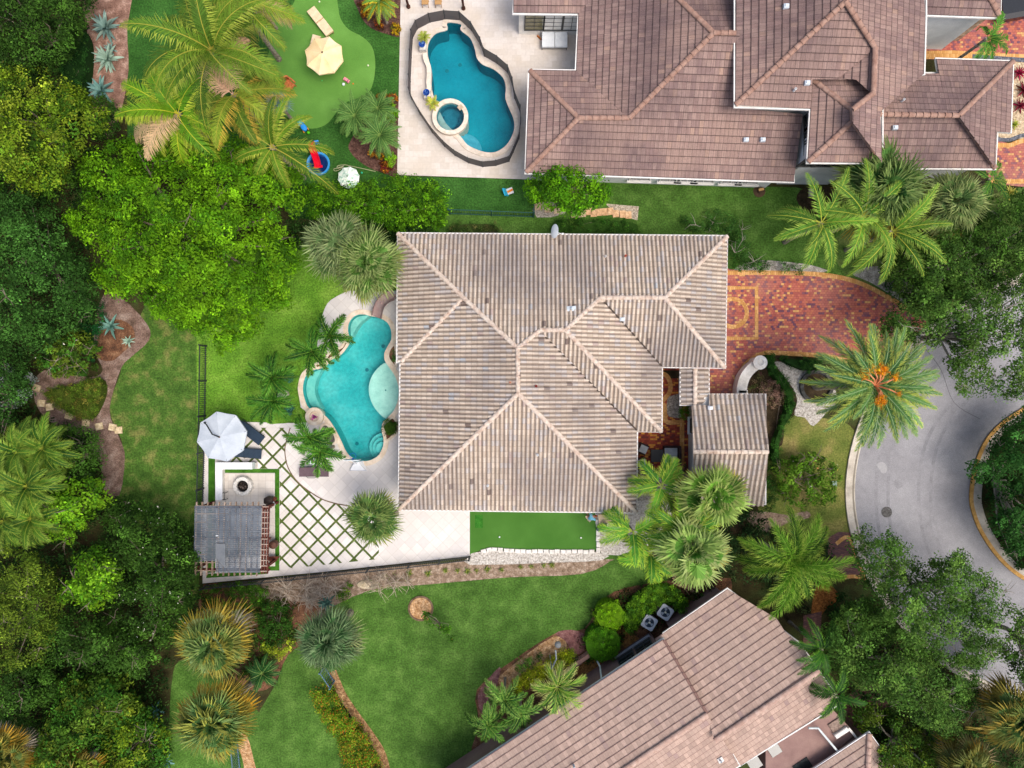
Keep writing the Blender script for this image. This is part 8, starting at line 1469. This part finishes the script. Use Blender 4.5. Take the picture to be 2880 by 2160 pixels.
# queen palms above the drive
QP = dict(nl=54, rw=0.55, ll=0.62, lw=0.05, droop=1.3, fa=55, rc='#b4b846', trunk=0.12, g=('#58862c', '#689630', '#4a7828'), tip=('#8aa844', '#98b44a'), group='feather palms above the drive')
feather_palm('feather palm above the drive, the leftmost of three', *T(3, 0, [(355,1440)])[0][::1] if False else (1774, 482), 5.5, 2.8, azs=[150,165,115,70,-100,-125,-70,-60,25,200,-15], seed=51, **QP)
feather_palm('feather palm above the drive, the middle of three', 1865, 468, 5.8, 2.9, azs=[60,48,150,175,195,-70,-85,-45,-110,10,100], seed=52, **QP)
feather_palm('feather palm above the drive, the rightmost of three', 1962-35, 500, 5.6, 2.9, azs=[55,75,10,-15,-40,-60,-95,-125,-140,120,35], seed=53, **QP)
feather_palm('windswept dark feather palm beside the neighbour entry', *t3(1420,250), 4.5, 1.5, azs=[60,30,-40,-60,-80,-110,90,0,-20], nl=32, ll=0.4, lw=0.06, droop=1.7, g=('#2f6a20', '#3f7a26'), tip=('#5f9430',), rc='#6a8a30', seed=54, trunk=0.1, group='feather palms by the brown house', lean=(-1.5, -1.0))
feather_palm('dark feather palm right of the fan palms below the brown roof', *t3(1440,1160), 3.4, 1.55, azs=[20,-10,150,-90,-60,60,-120,100], nl=32, ll=0.4, lw=0.06, droop=1.7, g=('#2f5f22', '#3f7028'), tip=('#5f8c30',), rc='#6a8a30', seed=55, trunk=0.1, group='feather palms by the brown house')
# pygmy date palms by the putting green
PG = dict(nl=34, ll=0.3, lw=0.04, droop=1.5, fa=55, g=('#3f6c30', '#4c7a38'), tip=('#6f944a',), rc='#7f9c50', trunk=0.08, name='pygmy_date_palm', group='pygmy date palms', e0=65, e1=-5)
feather_palm('pygmy date palm, the left one in the bed beside the putting green', 553+640/3, 755/3, 2.2, 1.35, nf=34, seed=61, **PG)
feather_palm('pygmy date palm, the lower right one in the bed beside the putting green', 553+805/3, 880/3, 2.3, 1.35, nf=34, seed=62, **PG)
feather_palm('pygmy date palm, the upper right one behind the other two', 553+790/3, 705/3, 2.0, 1.2, nf=30, seed=63, **PG)
feather_palm('bright palm at the top edge above the croton bed', 553+800/3, 10/3, 2.6, 1.2, nf=24, seed=64, **{**PG, 'g': ('#5f8c30', '#7a9c34'), 'tip': ('#c0a828', '#94a83c')})
feather_palm('dark cycad between the fan palms at the lower left', 568, 1453, 1.0, 1.1, nf=26, seed=65, **{**PG, 'g': ('#1f4c22', '#2a5a2a'), 'tip': ('#3f7034',), 'name': 'cycad', 'group': 'cycads'})
# areca cluster at the left edge
AR = dict(nl=60, ll=0.55, lw=0.045, droop=1.6, rw=0.5, g=('#42661e', '#527824', '#2f561a'), tip=('#6f8c30', '#809838'), rc='#a0a83c', trunk=0.1, name='areca_palm', group='areca palms at the left edge', e0=70, e1=0)
for i, (lb, x, y, z) in enumerate((('areca palm, the top left of the group at the left edge', 40, 975, 4.2), ('areca palm, the top right of the group at the left edge', 95, 968, 4.2), ('areca palm, the left middle of the group at the left edge', 8, 1050, 4.8), ('areca palm in the centre of the group at the left edge', 62, 1050, 5.0), ('areca palm, the bottom right of the group at the left edge', 70, 1120, 4.5), ('areca palm, the bottom left of the group at the left edge', 12, 1125, 4.4))):
    feather_palm(lb, x, y, z, 1.9, nf=20, seed=71+i, **AR)
# palms near the gate house and below
BP = dict(nl=40, ll=0.72, lw=0.075, droop=1.25, fa=50, g=('#56902a', '#6aa230', '#47802a'), tip=('#93b438', '#a4bc44'), rc='#a8bc4a', trunk=0.09, group='bright palms below the courtyard')
feather_palm('bright feather palm, the upper one below the courtyard', 1428, 1048, 4.6, 1.8, azs=[60,75,170,185,30,-60,-90,-110,130,-20], seed=81, **BP)
feather_palm('bright feather palm spreading over the gravel by the house corner', 1366, 1147, 4.2, 1.95, azs=[135,175,190,35,-30,-80,-95,-55,15,150], seed=82, **BP)
feather_palm('bright feather palm between the fan palms', 1478, 1143, 5.6, 2.1, azs=[100,85,160,150,20,0,-30,200,50,-150], seed=83, **BP)
feather_palm('bright feather palm above the curved lawn edge', 1405, 1195, 3.8, 1.8, azs=[150,200,-100,-80,-50,80,40,10], seed=84, **BP)
# foxtail palm with bottle brush fronds
feather_palm('foxtail palm with bottle brush fronds beside the front walk', 1712, 1215, 5.6, 3.1, azs=[100,88,38,20,-15,-38,-82,-105,-130,168,148,200,70,125,5,60,-60,185], nl=170, ll=0.72, lw=0.036, droop=1.35, fa=58, g=('#3f6c1c', '#54841f', '#356020'), tip=('#7a9c34', '#94ac44'), rc='#6a8c2c', seed=91, trunk=0.16, plume=1.3, name='foxtail_palm', group='foxtail palm', grav=0.1, lden=0.03)
DP = dict(nl=34, ll=0.42, lw=0.065, droop=1.7, g=('#255018', '#30601e', '#1e4416'), tip=('#5a8c28', '#3f7020'), rc='#4a7028', trunk=0.1, group='dark palms over the turned house')
feather_palm('dark feather palm over the turned roof, the upper one', 1775, 1403, 4.8, 1.9, azs=[165,180,200,130,110,-110,-80,30,60,220,-140], seed=92, **DP)
feather_palm('dark feather palm over the turned roof, the lower one', 1805, 1500, 4.6, 1.8, azs=[170,185,-140,-110,-85,-60,-40,-10,30,120,70], seed=93, **DP)
LP = dict(nl=54, ll=0.42, lw=0.055, droop=1.5, plume=0.6, lden=0.0, g=('#376424', '#457428', '#2c5620'), tip=('#7fa44a', '#5f8c34'), rc='#7a9440', trunk=0.08, group='small palms in the chip bed')
feather_palm('small feather palm in the chip bed, the leftmost one', 1053, 1565, 3.0, 1.5, azs=[90,100,70,170,160,-100,-80,-40,0,30,-130], seed=94, **LP)
feather_palm('small feather palm in the chip bed, the upper middle one', 1090, 1512, 3.2, 1.5, azs=[130,100,60,-20,-40,-90,200,160,20], seed=95, **LP)
feather_palm('small feather palm in the chip bed, touching the gutter', 1125, 1540, 3.0, 1.4, azs=[120,60,20,-60,-80,-120,-150,170], seed=96, **LP)
feather_palm('pale striped palm overhanging the gutter of the turned roof', 1203, 1483, 3.6, 1.6, azs=[85,110,15,-10,-35,-70,-95,-125,170,200,150,50], nl=22, ll=0.75, lw=0.07, droop=1.3, fa=38, g=('#5f8c2c', '#6f9c34', '#4f7c28'), tip=('#a4b45c', '#b4bc6c'), rc='#a0b04c', seed=22, trunk=0.09, group='feather palms', bendk=0.1)
